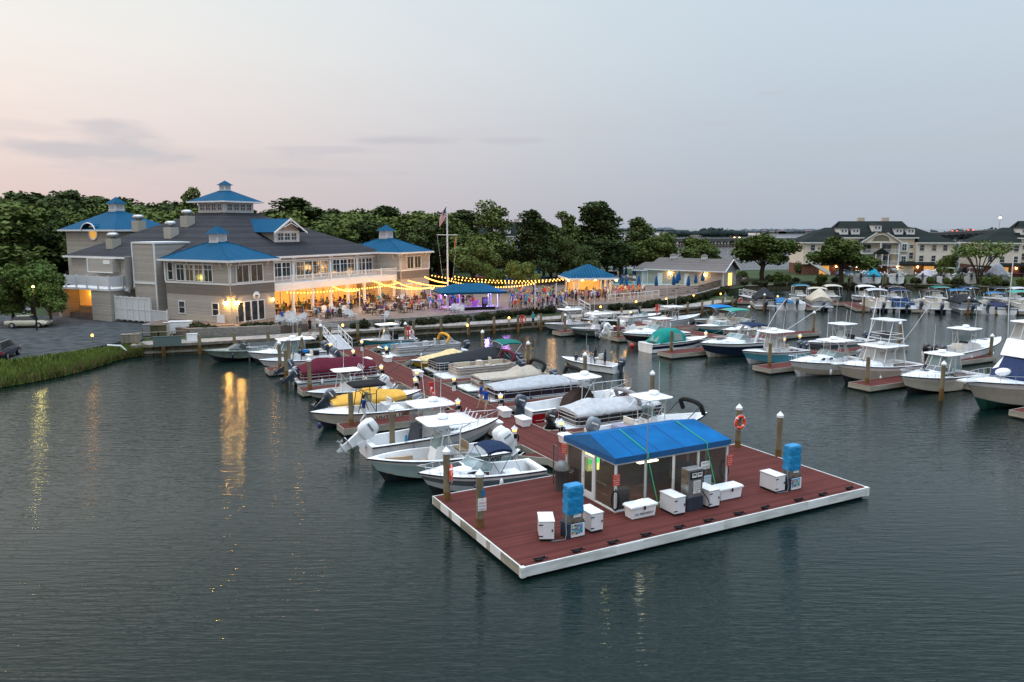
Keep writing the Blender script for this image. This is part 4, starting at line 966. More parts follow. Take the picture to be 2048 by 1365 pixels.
# cleats
def cleat_proto():
    o=empty('dock_cleat',(0,0,0),0,'black iron cleat','cleat'); m=MB(); m.tube([(-.2,0,.1),(-.08,0,.085),(.08,0,.085),(.2,0,.1)],.025,6); m.cyl((-.07,0,0),(-.07,0,.09),.025); m.cyl((.07,0,0),(.07,0,.09),.025); m.box(-.12,.12,-.05,.05,0,.02); m.build('horn', BLKRUB, o)
    m=MB(); m.tube([(.05*math.sin(k)*2.4,.04*math.cos(k),.04+.002*k) for k in range(14)]+[(.25,.1,.02),(.33,.02,.02)],.02,5); m.build('rope_turns', pm('dark_rope',(.03,.03,.035),.9), o); return Proto(o)
CLT=cleat_proto()
for i,a in enumerate((.8,2.45,4.1,5.7,7.4,8.95,10.65,12.2,14.25,15.8,17.6)):
    CLT.place(fd(a,.2,.5),FA+R.uniform(-.15,.15),'black iron cleat along the front edge of the fuel dock','front edge cleats',1.25)
# bin and small things
o=empty('trash_can', fd(5.62,6.45,.5),0,'dark grey round trash can at the back left of the shack','trash can')
m=MB(); m.lathe([(.27,0),(.33,.95),(.35,.97),(.35,1.02)],n=16); m.build('can_body', pm('dark_grey_plastic',(.06,.065,.07),.5), o); m=MB(); m.lathe([(.36,1.02),(.34,1.2),(.2,1.38),(.01,1.42)],n=16); m.build('dome_lid', pm('grey_plastic_lid',(.13,.135,.14),.45), o)
m=MB(); m.tube([(0,0,0),(0,0,1.9),(.05,0,1.95),(.3,0,1.95),(.32,0,1.9),(.32,0,0)],.03,6); tag(m.build('pipe_frame', pm('dark_pipe',(.12,.11,.11),.5,.5), loc=fd(5.75,7.1,.5), rz=FA+PI/2), 'dark bent pipe rail standing behind the trash can','rail')
# ------------------------------------------------------------------ every boat of the inner dock, left side
def tspot(P, L, txt, m, x, z, size, side, w, slant=0, bold=.006, yaw=0):
    """lettering on the hull side; side=+1 port, -1 starboard"""
    M = TR((x, side*w, z), (PI if side>0 else 0)+yaw, 0, PI/2+slant)
    return text(txt, size, m, 'hull_lettering', P, M, .006, bold=bold)
INKBR=pm('brown_lettering',(.10,.035,.015),.5); INKBK=pm('black_lettering',(.015,.015,.018),.5)
hb=gel
# L1 speedboat on its lift
P,L=boat_at('','low grey green speedboat with dark raked screen under a slatted lift frame',-4.6,1.4,54.2)
st=make_hull(P,L,2.1,.95,.75,cols(BOTTOM,OLIVE,OLIVE,OLIVE),deckm=OLIVE,tc=.55,pw=1.8,rub=OLIVE); P.location.z=.25
windshield(P,.3,.8,.85,.55,.55,1.0,m=SMOKE,fm=BPIPE)
m=MB(); m.loft([[(-.5,-.75,.85),(.9,-.7,.95),(.9,.7,.95),(-.5,.75,.85)],[(-.7,-.6,1.25),(.1,-.5,1.35),(.1,.5,1.35),(-.7,.6,1.25)]],smooth=False); m.build('fairing',pm('dark_grey_fairing',(.10,.11,.11),.5),P)
o=empty('boat_lift',fd(.1,54.6,0),FA,'dark slatted boat lift platform behind the grey speedboat','boat lift')
m=MB()
for k in range(7): m.box(-.9,4.6,-.5+.3*k,-.35+.3*k,1.0+.05*k,1.06+.05*k)
m.build('slat_bed',pm('lift_slats',(.10,.12,.13),.6),o); m=MB()
for x in (-.8,4.5):
    for y in (-1,1.8): m.cyl((x,y,-.5),(x,y,1.7),.09,n=8)
m.build('lift_post',ALU,o)
# L2 white pilothouse
P,L=boat_at('','white pilothouse cuddy boat with long hardtop and bundled gear on its roof',-1.2,6.0,51.6)
st=make_hull(P,L,2.5,1.15,.8,cols(BOTTOM,WHITE,WHITE,WHITE),tc=.5,rail=(.55,.45)); cabin(P,st,L,.45,.86,.4)
hardtop(P,-1.0,1.25,.95,1.0,2.05,rake=.55); ttop(P,-2.6,.9,1.1,2.05,.4,radar=True,ant=2,rods=6); outboard(P,-L/2,.32,.8,OBBLK,.5); outboard(P,-L/2,-.32,.8,OBBLK,.5)
# L3 white CC, dark frame
P,L=boat_at('','white center console with a black framed folded top and dark twin outboards',-.95,5.9,47.2)
st=make_hull(P,L,2.5,1.05,.8,cols(BOTTOM,WHITE,WHITE,WHITE)); console(P,.2,.28,.8,1.1)
m=MB(); m.tube([(-.2,-.5,.4),(-.3,-.6,2.0),(.35,-.55,2.0),(.6,-.5,.5)],.03,6); m.tube([(-.2,.5,.4),(-.3,.6,2.0),(.35,.55,2.0),(.6,.5,.5)],.03,6); m.tube([(.35,-.55,2),(.35,.55,2)],.03,6); m.tube([(-.3,-.6,2),(-.3,.6,2)],.03,6); m.build('top_frame',BPIPE,P)
m=MB(); m.tube([(.9,-1.0,1.15),(.2,-1.05,1.2),(-1.2,-1.05,1.15),(-2.2,-1.0,1.1)],.24,10); m.build('rolled_canopy',pm('canvas_black',(.012,.012,.014),.85),P)
m=MB(); m.box(-1.2,-.7,-1.1,-.8,1.25,1.5); m.build('blue_towel',fab('blue_towel',(.02,.2,.5)),P)
outboard(P,-L/2,.33,.75,OBBLK,.75); outboard(P,-L/2,-.33,.75,OBBLK,.75)
# L4b grey runabout
P,L=boat_at('','grey and white runabout with tilted dark outboard beside the burgundy cover',6.6,.6,42.6)
st=make_hull(P,L,2.3,.9,.75,cols(BOTTOM,PALE,PALE,WHITE),tc=.6); windshield(P,.5,.85,.82,.45,.4); cover(P,st,L,fab('grey_runabout',(.33,.33,.33)),.05,.6,.1,skirt=.05); outboard(P,-L/2,0,.7,OBBLK,1.05,1.1)
# L4 burgundy covered pontoon
P,L=boat_at('','pontoon boat fully wrapped in a burgundy cover with tilted dark outboard',7.2,.35,38.9,name='pontoon_boat')
pontoon(P,L,2.5,fence=fab('burgundy_skirt',(.09,.012,.02)),cov=(.75,((.25,.25,.15),(.75,.15,.2))),covm=fab('burgundy',(.09,.010,.022)),motor=OBBLK,tilt=1.0,frontgap=.25,backgap=.35)
# L5 small white CC
P,L=boat_at('','small pale center console with white pipe t-top behind the yellow boat',-.1,5.9,32.7)
st=make_hull(P,L,2.2,.8,.65,cols(BOTTOM,PALE,PALE,WHITE)); console(P,.1,.28,.7,1.0); ttop(P,-1.0,1.1,.85,2.15,.3,radar=False,ant=1,thick=.07,rods=5); outboard(P,-L/2,0,.65,OBWHT,.85)
# L6 yellow covered
P,L=boat_at('','white boat with yellow lower hull and mustard yellow cover',7.25,.5,28.6)
st=make_hull(P,L,2.5,1.0,.8,cols(BOTTOM,YELLOW,WHITE,WHITE),tc=.62); cover(P,st,L,fab('mustard',(.60,.33,.06)),.0,.78,.42,peaks=((.42,.3,.12),)); outboard(P,-L/2-.05,0,.72,OBBLK,.9,1.1)
# L7 lettered cream CC
P,L=boat_at('','cream center console with black oval t-top and brown name lettering on its side',-1.7,5.35,24.9,FA*0)
st=make_hull(P,L,2.6,1.15,.85,cols(BOTTOM,CREAM,CREAM,CREAM),deckm=WHITE,tc=.66); console(P,-.2,.3,.85,1.1,post=True,postm=WHITE)
ttop(P,-1.3,.95,1.0,2.55,.3,topm=pm('canvas_black',(.012,.012,.014),.85),pipe=BPIPE,thick=.14,radar=False,ant=1,outr='b',lean=.35); outboard(P,-L/2,.0,.75,OBGRY,.35)
m=MB(); m.box(-2.6,-1.9,-.7,.7,.3,.85); m.build('stern_seat',IVORY,P,bev=.05)
tspot(P,L,'DOWN TIME',INKBR,-1.55,.62,.40,+1,1.235,bold=.016,slant=-.1)
tspot(P,L,'23 Fishing',INKBK,-3.0,.74,.12,+1,1.235)
m=MB(); m.ell((0,1.35,.45),(.13,.13,.2)); m.ell((3.2,1.0,.45),(.13,.13,.2)); m.ell((-2.9,1.4,.5),(.12,.12,.18)); m.build('fender',pm('blue_fender',(.01,.02,.12),.5),P)
# L8 cabin boat A
P,L=boat_at('','white walkaround with hardtop, clear curtains and one big tilted white outboard',7.85,-.45,17.4)
st=make_hull(P,L,2.7,1.3,.9,cols(BOTTOM,PALE,WHITE,WHITE),tc=.55,rail=(.52,.5)); cabin(P,st,L,.5,.88,.42)
windshield(P,.75,1.0,1.12,.75,.6,1.3); ttop(P,-1.5,1.0,1.1,2.65,.35,radar=True,ant=2,lean=.1)
m=MB(); 
for sy in (1,-1): m=MB(); m.quad((-1.2,sy*1.12,1.0),(.3,sy*1.05,1.3),(.2,sy*1.0,2.6),(-1.1,sy*1.0,2.6)); m.build('clear_curtain',CLEARV,P)
m=MB(); m.loft([[(-1.35,-.9,.35),(-.75,-.9,.35),(-.75,.9,.35),(-1.35,.9,.35)],[(-1.2,-.7,1.45),(-.85,-.7,1.5),(-.85,.7,1.5),(-1.2,.7,1.45)]],smooth=False); m.build('seat_cover',fab('charcoal',(.05,.055,.065)),P)
outboard(P,-L/2-.05,-.1,.95,OBWHT,1.0,1.45); m=MB(); m.cyl((-2.2,-1.25,1.0),(-2.2,-1.25,1.35),.1,.06); m.build('blue_jug',pm('blue_jug',(.02,.22,.42),.5),P)
# L9 seafoam CC
P,L=boat_at('','pale seafoam center console with tan cushions, white t-top and twin white outboards',-1.7,5.75,13.0,-.02)
st=make_hull(P,L,2.7,1.3,.95,cols(BOTTOM,SEAFOAM,SEAFOAM,WHITE),cushions=TAN); console(P,-.1,.32,.95,1.15,seat=TAN,postm=TAN)
ttop(P,-1.95,.85,1.15,2.75,.32,radar=True,ant=1,lean=.25,rods=5); outboard(P,-L/2,.32,.9,OBWHT,.55,1.2); outboard(P,-L/2,-.32,.9,OBWHT,.55,1.2)
tspot(P,L,'KEY WEST',INKBK,-2.55,.72,.26,+1,1.275,bold=.008)
# L10 white cuddy
P,L=boat_at('','white cuddy boat with raked windscreen and dark blue bimini next to the fuel dock',-.15,6.15,9.85,-.06)
st=make_hull(P,L,2.3,1.2,.8,cols(BOTTOM,PALE,SLATE,WHITE),tc=.56,rail=(.62,.32)); cabin(P,st,L,.5,.9,.42,wf=.7); windshield(P,.85,.85,1.05,.6,.55,1.1)
bimini(P,-1.35,-.05,.9,2.1,.85,fab('navy_bimini',(.012,.025,.06)),bow=.12,pipe=BPIPE); m=MB(); m.box(-2.1,-1.3,-.45,.45,.3,.62); m.build('cockpit_box',WHITE,P,bev=.03)
m=MB(); m.box(-.2,.25,.3,.75,.3,1.1); m.box(-.2,.25,-.75,-.3,.3,1.1); m.build('helm_seat',pm('red_brown_vinyl',(.16,.05,.05),.6),P,bev=.05)
m=MB(); m.ell((-.6,1.28,.55),(.1,.1,.24)); m.build('fender',WPIPE,P)
# ---------------- inner dock, right side
P,L=boat_at('','teal center console with white t-top and white outboard beside the gangway',11.0,16.6,55.9,.03)
st=make_hull(P,L,2.3,.95,.75,cols(BOTTOM,TEAL,TEAL,WHITE)); console(P,.0,.28,.75,1.0,post=False); ttop(P,-1.3,1.0,.95,2.35,.3,radar=False,ant=1,lean=.35,rods=4); outboard(P,-L/2,0,.75,OBWHT,.6,1.05)
m=MB(); m.box(-1.3,-.7,-.5,.5,.3,1.35); m.build('seat_cover',pm('canvas_black',(.012,.012,.014),.85),P,bev=.08)
P,L=boat_at('','small white tub shaped skiff with teal cover by the upper dock lamp',11.0,15.2,50.2)
st=make_hull(P,L,2.2,.85,.8,cols(BOTTOM,WHITE,WHITE,WHITE),pw=4,full=.75); cover(P,st,L,fab('teal_cover',(.01,.10,.15)),.05,.9,.35,skirt=.02)
P,L=boat_at('','grey ribbed pontoon boat with an orange folded bimini',10.9,19.2,47.6,name='pontoon_boat')
pontoon(P,L,2.6,fence=pm('grey_ribbed_fence',(.34,.35,.37),.45,.4,noise=(2,.1)),seat=GREYV,bim=(fab('amber',(.6,.3,.04)),-2.6,-1.6,True),motor=OBBLK)
P,L=boat_at('','white and yellow bowrider with a sagging cream cover',11.0,17.2,40.9)
st=make_hull(P,L,2.4,1.0,.85,cols(BOTTOM,YELLOW,YELLOW,WHITE),tc=.7); cover(P,st,L,fab('cream',(.62,.47,.25)),.0,.86,.5,peaks=((.35,.35,.15),))
P,L=boat_at('','large boat under a black cover with a green bimini raised at its stern',11.6,20.0,37.9,name='pontoon_boat')
pontoon(P,L,2.7,fence=fab('black_skirt',(.02,.02,.023)),cov=(.55,((.3,.35,.2),)),covm=fab('black_cover',(.022,.024,.028)),bim=(fab('green_bimini',(.01,.12,.10)),-4.2,-2.2,False),frontgap=.3,backgap=.3,motor=OBBLK)
P,L=boat_at('','open tan pontoon boat with brown striped fence',11.2,18.6,34.9,-.02,name='pontoon_boat')
pontoon(P,L,2.55,fence=pm('tan_fence',(.36,.29,.23),.45,noise=(1,.08)),seat=pm('beige_vinyl',(.5,.43,.34),.6),bim=(fab('burgundy_bimini',(.10,.02,.035)),-3.4,-2.2,True),frontgap=1.3,motor=OBBLK)
P,L=boat_at('','tan pontoon boat with taupe cover over a brown and white striped fence',10.95,18.6,29.6,-.03,name='pontoon_boat')
pontoon(P,L,2.55,fence=pm('brown_fence',(.10,.07,.06),.4,noise=(1,.08)),cov=(.18,((.2,.45,.1),(.38,.4,.07))),covm=fab('taupe',(.38,.33,.27)),frontgap=1.2,bim=(fab('black_folded',(.015,.015,.016)),-3.3,-2.3,True),motor=OBBLK,stripe=IVORY)
P,L=boat_at('','long navy pontoon boat under a smooth grey cover',10.9,19.0,25.6,-.03,name='pontoon_boat')
pontoon(P,L,2.6,fence=pm('navy_fence',(.014,.016,.03),.22,coat=.4),cov=(.42,((.3,.12,.2),)),covm=fab('light_grey',(.36,.37,.39)),bim=(fab('black_folded',(.015,.015,.016)),-4.0,-3.0,True),motor=OBWHT,frontgap=.45,ribs=False,stripe=ALU)
P,L=boat_at('','red hulled center console with brown console cover, white t-top and high bow rail',20.1,11.35,20.6)
st=make_hull(P,L,2.6,1.4,.85,cols(BOTTOM,RED,RED,WHITE),tc=.8,rail=(.55,.6)); console(P,.4,.3,.9,1.1,post=False,screen=False)
m=MB(); m.loft([[(-1.2,-.75,.5),(1.2,-.7,.5),(1.2,.7,.5),(-1.2,.75,.5)],[(-1.0,-.6,1.2),(.9,-.5,1.3),(.9,.5,1.3),(-1.0,.6,1.2)],[(-.2,-.4,1.75),(.6,-.4,1.7),(.6,.4,1.7),(-.2,.4,1.75)]],smooth=False); m.build('console_cover',fab('brown_cover',(.045,.03,.026)),P,bev=.1)
ttop(P,-.9,1.3,1.05,2.55,.3,radar=True,ant=1,lean=.2); outboard(P,-L/2,.0,.8,OBBLK,.35,1.15)
P,L=boat_at('','dark pontoon boat under a pale grey peaked cover with black outboard at the walkway',19.4,11.5,16.9,name='pontoon_boat')
pontoon(P,L,2.6,fence=pm('black_fence',(.02,.018,.018),.25,coat=.4),cov=(.5,((.22,.25,.12),)),covm=fab('pale_grey_cover',(.42,.42,.43)),frontgap=.3,backgap=.9,motor=OBJET,tilt=.35,bim=(fab('grey_folded',(.25,.25,.26)),1.0,2.0,True))
P,L=boat_at('','white center console behind the shack with small t-top and black bow shade frame',20.3,11.9,12.9)
st=make_hull(P,L,2.7,1.2,.9,cols(BOTTOM,WHITE,WHITE,WHITE)); console(P,-.4,.32,.95,1.15,postm=IVORY); ttop(P,-1.3,.75,1.05,2.65,.32,radar=True,ant=1,lean=.2); outboard(P,-L/2,0,.85,OBGRY,.4,1.2)
m=MB(); m.box(-2.7,-1.9,-.7,.7,.35,1.15); m.build('seat_cover',fab('mauve',(.25,.23,.30)),P,bev=.12)
bimini(P,2.2,3.4,.95,1.95,1.1,fab('black_folded',(.015,.015,.016)),xb=1.6,fold=True,pipe=BPIPE)
# moving boat
MOV=boat_w('small white open boat under way with three people aboard',fd(24.6,37.4),fd(26.9,31.6)); P,L=MOV
st=make_hull(P,L,2.1,.8,.65,cols(BOTTOM,WHITE,WHITE,WHITE),pw=2.6,tc=.9); console(P,.1,.3,.6,.85,post=True,screen=False); outboard(P,-L/2,0,.62,OBBLK,.0)
m=MB(); m.tube([(.2,.2,1.1),(.15,.2,3.3)],.012,4); m.build('whip_antenna',WPIPE,P)
# ---------------- outer dock
P,L=boat_at('','white center console with slim t-top farthest left of the outer group',34.6,41.6,57.8)
st=make_hull(P,L,2.5,1.1,.8,cols(BOTTOM,PALE,PALE,WHITE)); console(P,0,.3,.8,1.1); ttop(P,-1.5,1.2,1.05,2.6,.3,radar=True,ant=2,rods=8); outboard(P,-L/2,.3,.8,OBWHT,.2); outboard(P,-L/2,-.3,.8,OBWHT,.2)
P,L=boat_at('','camouflage hulled center console with radar on its hardtop',34.9,41.9,52.2)
st=make_hull(P,L,2.6,1.15,.85,cols(BOTTOM,CAMO,CAMO,WHITE)); console(P,0,.3,.85,1.1); ttop(P,-1.7,1.1,1.1,2.6,.3,radar=True,ant=1,rods=8); outboard(P,-L/2,.3,.8,OBWHT,.3); outboard(P,-L/2,-.3,.8,OBWHT,.3)
P,L=boat_at('','beige center console seen from astern with grey outboards lifted',45.6,38.2,49.9)
st=make_hull(P,L,2.5,1.1,.85,cols(BOTTOM,BEIGE,BEIGE,CREAM),deckm=CREAM); console(P,0,.3,.8,1.1); outboard(P,-L/2,.33,.8,OBGRY,.75,1.15); outboard(P,-L/2,-.33,.8,OBWHT,.75,1.15)
m=MB(); m.box(-2.2,-1.3,-.6,.6,.4,1.25); m.build('seat_cover',fab('wine',(.12,.03,.05)),P,bev=.1)
P,L=boat_at('','white express cruiser with black lower hull and windowed hardtop',36.2,44.6,43.9)
st=make_hull(P,L,2.9,1.5,1.15,cols(CREAM,BLACK,BLACK,WHITE),tc=.5,full=.45,rail=(.6,.35)); cabin(P,st,L,.46,.95,.5,wf=.78,win=False); windshield(P,.7,1.15,1.45,.7,.8,1.5); hardtop(P,-1.6,.3,1.0,1.5,2.75,glass=CLEARV,rake=.5); ttop(P,-2.0,.15,1.1,2.75,1.2,radar=False,ant=0)
m=MB(); 
for x in (.9,1.7): m.cyl((x,1.28-.12*x,1.25),(x,1.36-.12*x,1.25),.11); m.cyl((x,-1.28+.12*x,1.25),(x,-1.36+.12*x,1.25),.11)
m.build('porthole',SMOKE,P)
m=MB(); m.ell((3.6,1.0,.2),(.24,.24,.28)); m.build('fender',pm('red_buoy',(.5,.03,.03),.5),P)
P,L=boat_at('','white fishing boat with flared bow pointing right and pipe t-top',56.6,48.0,54.6)
st=make_hull(P,L,2.6,1.45,.9,cols(BOTTOM,PALE,PALE,WHITE)); console(P,-.3,.3,.85,1.1); ttop(P,-1.8,.7,1.1,2.6,.3,radar=False,ant=2,rods=5); m=MB(); m.box(-1.9,-1.2,-.5,.5,.4,1.3); m.build('seat_cover',pm('red_vinyl',(.4,.03,.04),.6),P,bev=.05)
P,L=boat_at('','white sterndrive boat with dark bimini arch at the foot of the boardwalk',54.6,48.2,60.2)
st=make_hull(P,L,2.4,1.1,.9,cols(BOTTOM,PALE,WHITE,WHITE),tc=.6); windshield(P,.4,.9,1.0,.55,.5); bimini(P,-2.0,-.9,1.0,2.0,.95,fab('black_folded',(.015,.015,.016)),fold=True)
P,L=boat_at('','bowrider wearing a bright teal canvas enclosure with clear windows',44.4,36.0,39.6)
st=make_hull(P,L,2.6,1.15,.95,cols(WHITE,WHITE,NAVY,WHITE),tc=.62); windshield(P,.6,1.0,1.05,.6,.6,1.2)
m=MB(); rings=[]
for x,h,w in ((-3.2,.98,1.05),(-2.6,1.9,.95),(-1.6,2.25,.9),(-.4,2.2,.88),(.3,1.75,.85)): rings.append([(x,-1.2*w,.95),(x,-1.15*w,.95+(h-.95)*.6),(x,-.8*w,h),(x,0,h+.12),(x,.8*w,h),(x,1.15*w,.95+(h-.95)*.6),(x,1.2*w,.95)])
m.loft(rings,0,closed=False,caps=(False,False)); m.poly(rings[0][::-1]); m.poly(rings[-1]); co=m.build('canvas_enclosure',fab('teal_canvas',(.01,.20,.17)),P)
m=MB()
for sy in (1,-1): m.quad((-1.4,sy*1.17,1.15),(-.2,sy*1.14,1.15),(-.35,sy*.98,1.85),(-1.3,sy*1.0,1.9))
m.quad((-3.2,-.6,1.1),(-2.8,-.5,1.65),(-2.8,.5,1.65),(-3.2,.6,1.1)); m.build('clear_window',CLEARV,co)
P,L=boat_at('','white cruiser with dark blue lower hull, swept radar arch and navy bimini',38.5,47.4,34.2)
st=make_hull(P,L,3.0,1.55,1.25,cols(CREAM,NAVY,NAVY,WHITE),tc=.5,full=.45,rail=(.62,.3)); cabin(P,st,L,.46,.95,.45,wf=.78,win=False); windshield(P,.6,1.2,1.5,.65,.9,1.6); arch(P,-1.9,1.3,1.25,1.6); bimini(P,-3.4,-.9,1.25,3.0,1.6,fab('navy_bimini',(.012,.025,.06)))
m=MB(); m.box(1.2,2.6,-.5,.5,1.93,2.0); m.build('sun_pad',pm('taupe_pad',(.22,.16,.15),.7),P,bev=.03)
P,L=boat_at('','low green striped bowrider behind the green canopy beyond the outer dock',50.2,56.8,48.2)
st=make_hull(P,L,2.4,.95,.8,cols(BOTTOM,TEAL,WHITE,WHITE),tc=.6); windshield(P,.4,.9,.9,.45,.4); m=MB(); m.box(-1.2,-.3,-.6,.6,.5,1.3); m.build('engine_box',WHITE,P,bev=.08)
P,L=boat_at('','open boat under a raised bright blue bimini by the boardwalk corner',54.0,60.5,52.9)
st=make_hull(P,L,2.4,1.0,.8,cols(BOTTOM,BLUE,WHITE,WHITE)); bimini(P,-2.2,.9,1.2,2.55,.8,fab('bright_blue',(.01,.16,.42))); console(P,0,.3,.7,.9,screen=False); outboard(P,-L/2,0,.75,OBBLK,.2)
P,L=boat_at('','pontoon boat under a raised sea green bimini right of the blue canopy',52.4,59.6,48.8,name='pontoon_boat')
pontoon(P,L,2.5,fence=IVORY,seat=IVORY,bim=(fab('sea_green',(.06,.26,.21)),-2.4,.8,False),motor=OBBLK)
P,L=boat_at('','cream center console stern in on the outer dock with orange lamp reflection',50.0,57.4,43.6)
st=make_hull(P,L,2.5,1.0,.85,cols(BOTTOM,CREAM,CREAM,CREAM),deckm=CREAM); console(P,0,.3,.8,1.05); cabin(P,st,L,.55,.9,.35)
P,L=boat_at('','teal hulled center console with white tower top and two tall antennas',39.5,47.2,29.6)
st=make_hull(P,L,2.7,1.35,.95,cols(WHITE,AQUA,AQUA,WHITE),tc=.75); console(P,-.2,.35,1.05,1.25); ttop(P,-1.9,1.15,1.2,2.85,.35,radar=True,ant=2,lean=.15,outr=True); outboard(P,-L/2,.32,.9,OBBLK,.2); outboard(P,-L/2,-.32,.9,OBBLK,.2)
hardtop(P,-.8,.75,.75,1.35,2.8,glass=CLEARV,rake=.25)
P,L=boat_at('','white walkaround cuddy with two oval side windows and rocket launcher top',38.3,47.4,22.9)
st=make_hull(P,L,2.8,1.5,1.0,cols(WHITE,BEIGE,WHITE,WHITE),tc=.5,rail=(.5,.45)); cabin(P,st,L,.44,.9,.55,wf=.72,win=False); windshield(P,.3,1.05,1.45,.6,.55,1.2); ttop(P,-2.3,.3,1.15,2.85,.5,radar=True,ant=2,lean=-.1); outboard(P,-L/2,.32,.9,OBGRY,.3); outboard(P,-L/2,-.32,.9,OBGRY,.3)
m=MB()
for x in (.55,1.35):
    for sy in (1,-1): m.ell((x,sy*(1.0-.13*(x-.5)),1.5),(.26,.05,.11))
m.build('oval_window',SMOKE,P); [MB().quad((-2.2,y*1.0,1.1),(-1.5,y*1.05,1.1),(-.9,y*.95,2.7),(-1.2,y*.95,2.8)).build('side_curtain',CLEARV,P) for y in (-1,1)]
P,L=boat_at('','grey hulled center console moored beyond the outer dock with white t-top',49.8,58.8,31.2)
st=make_hull(P,L,2.7,1.25,.95,cols(BOTTOM,SLATE,SLATE,WHITE)); console(P,-.6,.35,.9,1.15,seat=BLACK,postm=BLACK); ttop(P,-1.9,.5,1.1,2.75,.35,radar=False,ant=2,lean=.1); outboard(P,-L/2,.3,.9,OBBLK,.1); outboard(P,-L/2,-.3,.9,OBBLK,.1)
m=MB(); m.ell((1.4,1.1,1.3),(.16,.16,.2)); m.ell((.2,1.2,1.2),(.16,.16,.2)); m.build('fender',WPIPE,P)
# tower sportfisher
P,L=boat_at('','white sportfishing boat with tall pipe tower and long outriggers',39.5,48.6,19.0)
st=make_hull(P,L,3.2,1.75,1.15,cols(BOTTOM,BEIGE,BEIGE,WHITE),tc=.5,full=.42,rail=(.48,.4)); cabin(P,st,L,.42,.9,.45,wf=.8,win=False)
hardtop(P,-2.2,.9,1.25,1.5,2.85,glass=CLEARV,rake=.45); ttop(P,-2.6,.75,1.4,2.85,1.2,radar=True,ant=0,lean=0)
m=MB()
for sy in (1,-1): m.tube([(-2.3,sy*1.3,1.1),(-1.9,sy*.9,5.0)],.035,6); m.tube([(.4,sy*1.2,1.6),(-.9,sy*.85,5.0)],.035,6); m.tube([(-2.0,sy*1.0,3.9),(-.55,sy*.95,3.9)],.03,5); m.tube([(-2.1,sy*1.1,3.5),(-.35,sy*1.02,3.5)],.025,5)
for z,x0,x1,w in ((3.9,-2.0,-.55,.95),(3.5,-2.1,-.35,1.05)): m.tube([(x0,-w,z),(x0,w,z)],.03,5); m.tube([(x1,-w,z),(x1,w,z)],.03,5)
to=m.build('tuna_tower',WPIPE,P); m=MB(); m.loft([[(p[0],p[1],z) for p in roundrect(-2.4,-.4,1.15)] for z in (5.0,5.06)]); m.build('tower_canopy',WHITE,to)
m=MB(); m.ell((-1.2,0,3.75),(.45,.55,.28),8,5); m.build('helm_cover',fab('charcoal',(.05,.055,.065)),to)
for sy in (1,-1): m=MB(); m.tube([(-.6,sy*1.3,2.4),(-2.0,sy*2.0,4.6),(-3.2,sy*2.5,6.6)],.025,5); m.build('outrigger',CHROME,P)
for sy in (1,-1): m=MB(); m.tube([(-1.5,sy*.9,5.05),(-1.5-.1*sy,sy*.9,7.4)],.016,4); m.build('whip_antenna',WPIPE,to)
m=MB(); m.loft([[(x,-w,z),(x,w,z),(x,w*.9,z+.08),(x,-w*.9,z+.08)] for x,w,z in ((L/2-.5,.35,1.72),(L/2+.55,.2,1.74))],smooth=False); m.build('bow_pulpit',WHITE,P)
# hardtop cuddy
P,L=boat_at('','cream hulled cuddy with boxy hardtop, dark side windows and radar',40.6,49.2,14.1)
st=make_hull(P,L,2.9,1.5,1.05,cols(BOTTOM,CREAM,CREAM,WHITE),tc=.5,rail=(.48,.45)); cabin(P,st,L,.42,.9,.5,wf=.72); windshield(P,.6,1.05,1.55,.4,.3,1.0,m=SMOKE); hardtop(P,-1.6,.5,1.05,1.5,2.75,glass=GLASS,rake=.5,frame=CHROME); ttop(P,-1.9,.35,1.15,2.78,.5,radar=True,ant=1,lean=-.1)
# triple outboard
P,L=boat_at('','blue and white center console bow away with three black outboards',68.4,55.6,21.9,.12)
st=make_hull(P,L,3.1,1.6,1.05,cols(BOTTOM,BLUE,WHITE,WHITE),tc=.5); console(P,-1.2,.4,1.1,1.3,postm=IVORY); ttop(P,-2.6,-.2,1.25,3.0,.4,radar=True,ant=1,outr='b',lean=.2); cabin(P,st,L,.5,.92,.35,win=False)
for y in (-.75,0,.75): outboard(P,-L/2,y,1.0,OBJET,.05,1.25)
# big sportfisher at the right edge
P,L=boat_at('','big white sportfisher with blue wrapped front windows and flybridge, at the right edge',39.4,54.6,8.3)
st=make_hull(P,L,4.8,2.25,1.5,cols(BOTTOMG,BEIGE,BEIGE,WHITE),tc=.4,full=.42,rail=(.42,.5),crown=.2)
m=MB(); rings=[]
for x,w,h in ((-3.4,1.9,3.6),(.2,1.85,3.55),(2.2,1.6,2.6),(3.6,1.0,1.95)): rings.append([(x,-w,1.5),(x,-w*.9,h-.2),(x,-w*.6,h),(x,w*.6,h),(x,w*.9,h-.2),(x,w,1.5)])
m.loft(rings[:2]+[rings[2]],0,closed=False,caps=(False,False),smooth=False); ho=m.build('deckhouse',WHITE,P)
m=MB(); m.loft([rings[2],rings[3]],0,closed=False,caps=(False,False),smooth=False); a=[(p[0]-1.98*(1 if False else 0),p[1],p[2]) for p in rings[1]]; m.build('front_window_cover',fab('navy_wrap',(.018,.03,.075)),ho)
m=MB(); r1=[(p[0]+.02,p[1]*1.012,p[2]+.02) for p in rings[1]]; r2=[(p[0]+.02,p[1]*1.012,p[2]+.02) for p in rings[2]]
m.loft([[r1[1],r1[2],r1[3],r1[4]],[r2[0],r2[2],r2[3],r2[5]]],0,closed=False,caps=(False,False),smooth=False); m.build('front_window_cover',fab('navy_wrap',(.018,.03,.075)),ho)
m=MB(); m.loft([[(-3.2,-1.7,3.55),(.9,-1.7,3.3),(1.1,0,3.3),(.9,1.7,3.3),(-3.2,1.7,3.55)],[(-3.2,-1.75,4.55),(.3,-1.65,4.5),(.6,0,4.5),(.3,1.65,4.5),(-3.2,1.75,4.55)]],smooth=False); m.build('flybridge',WHITE,P)
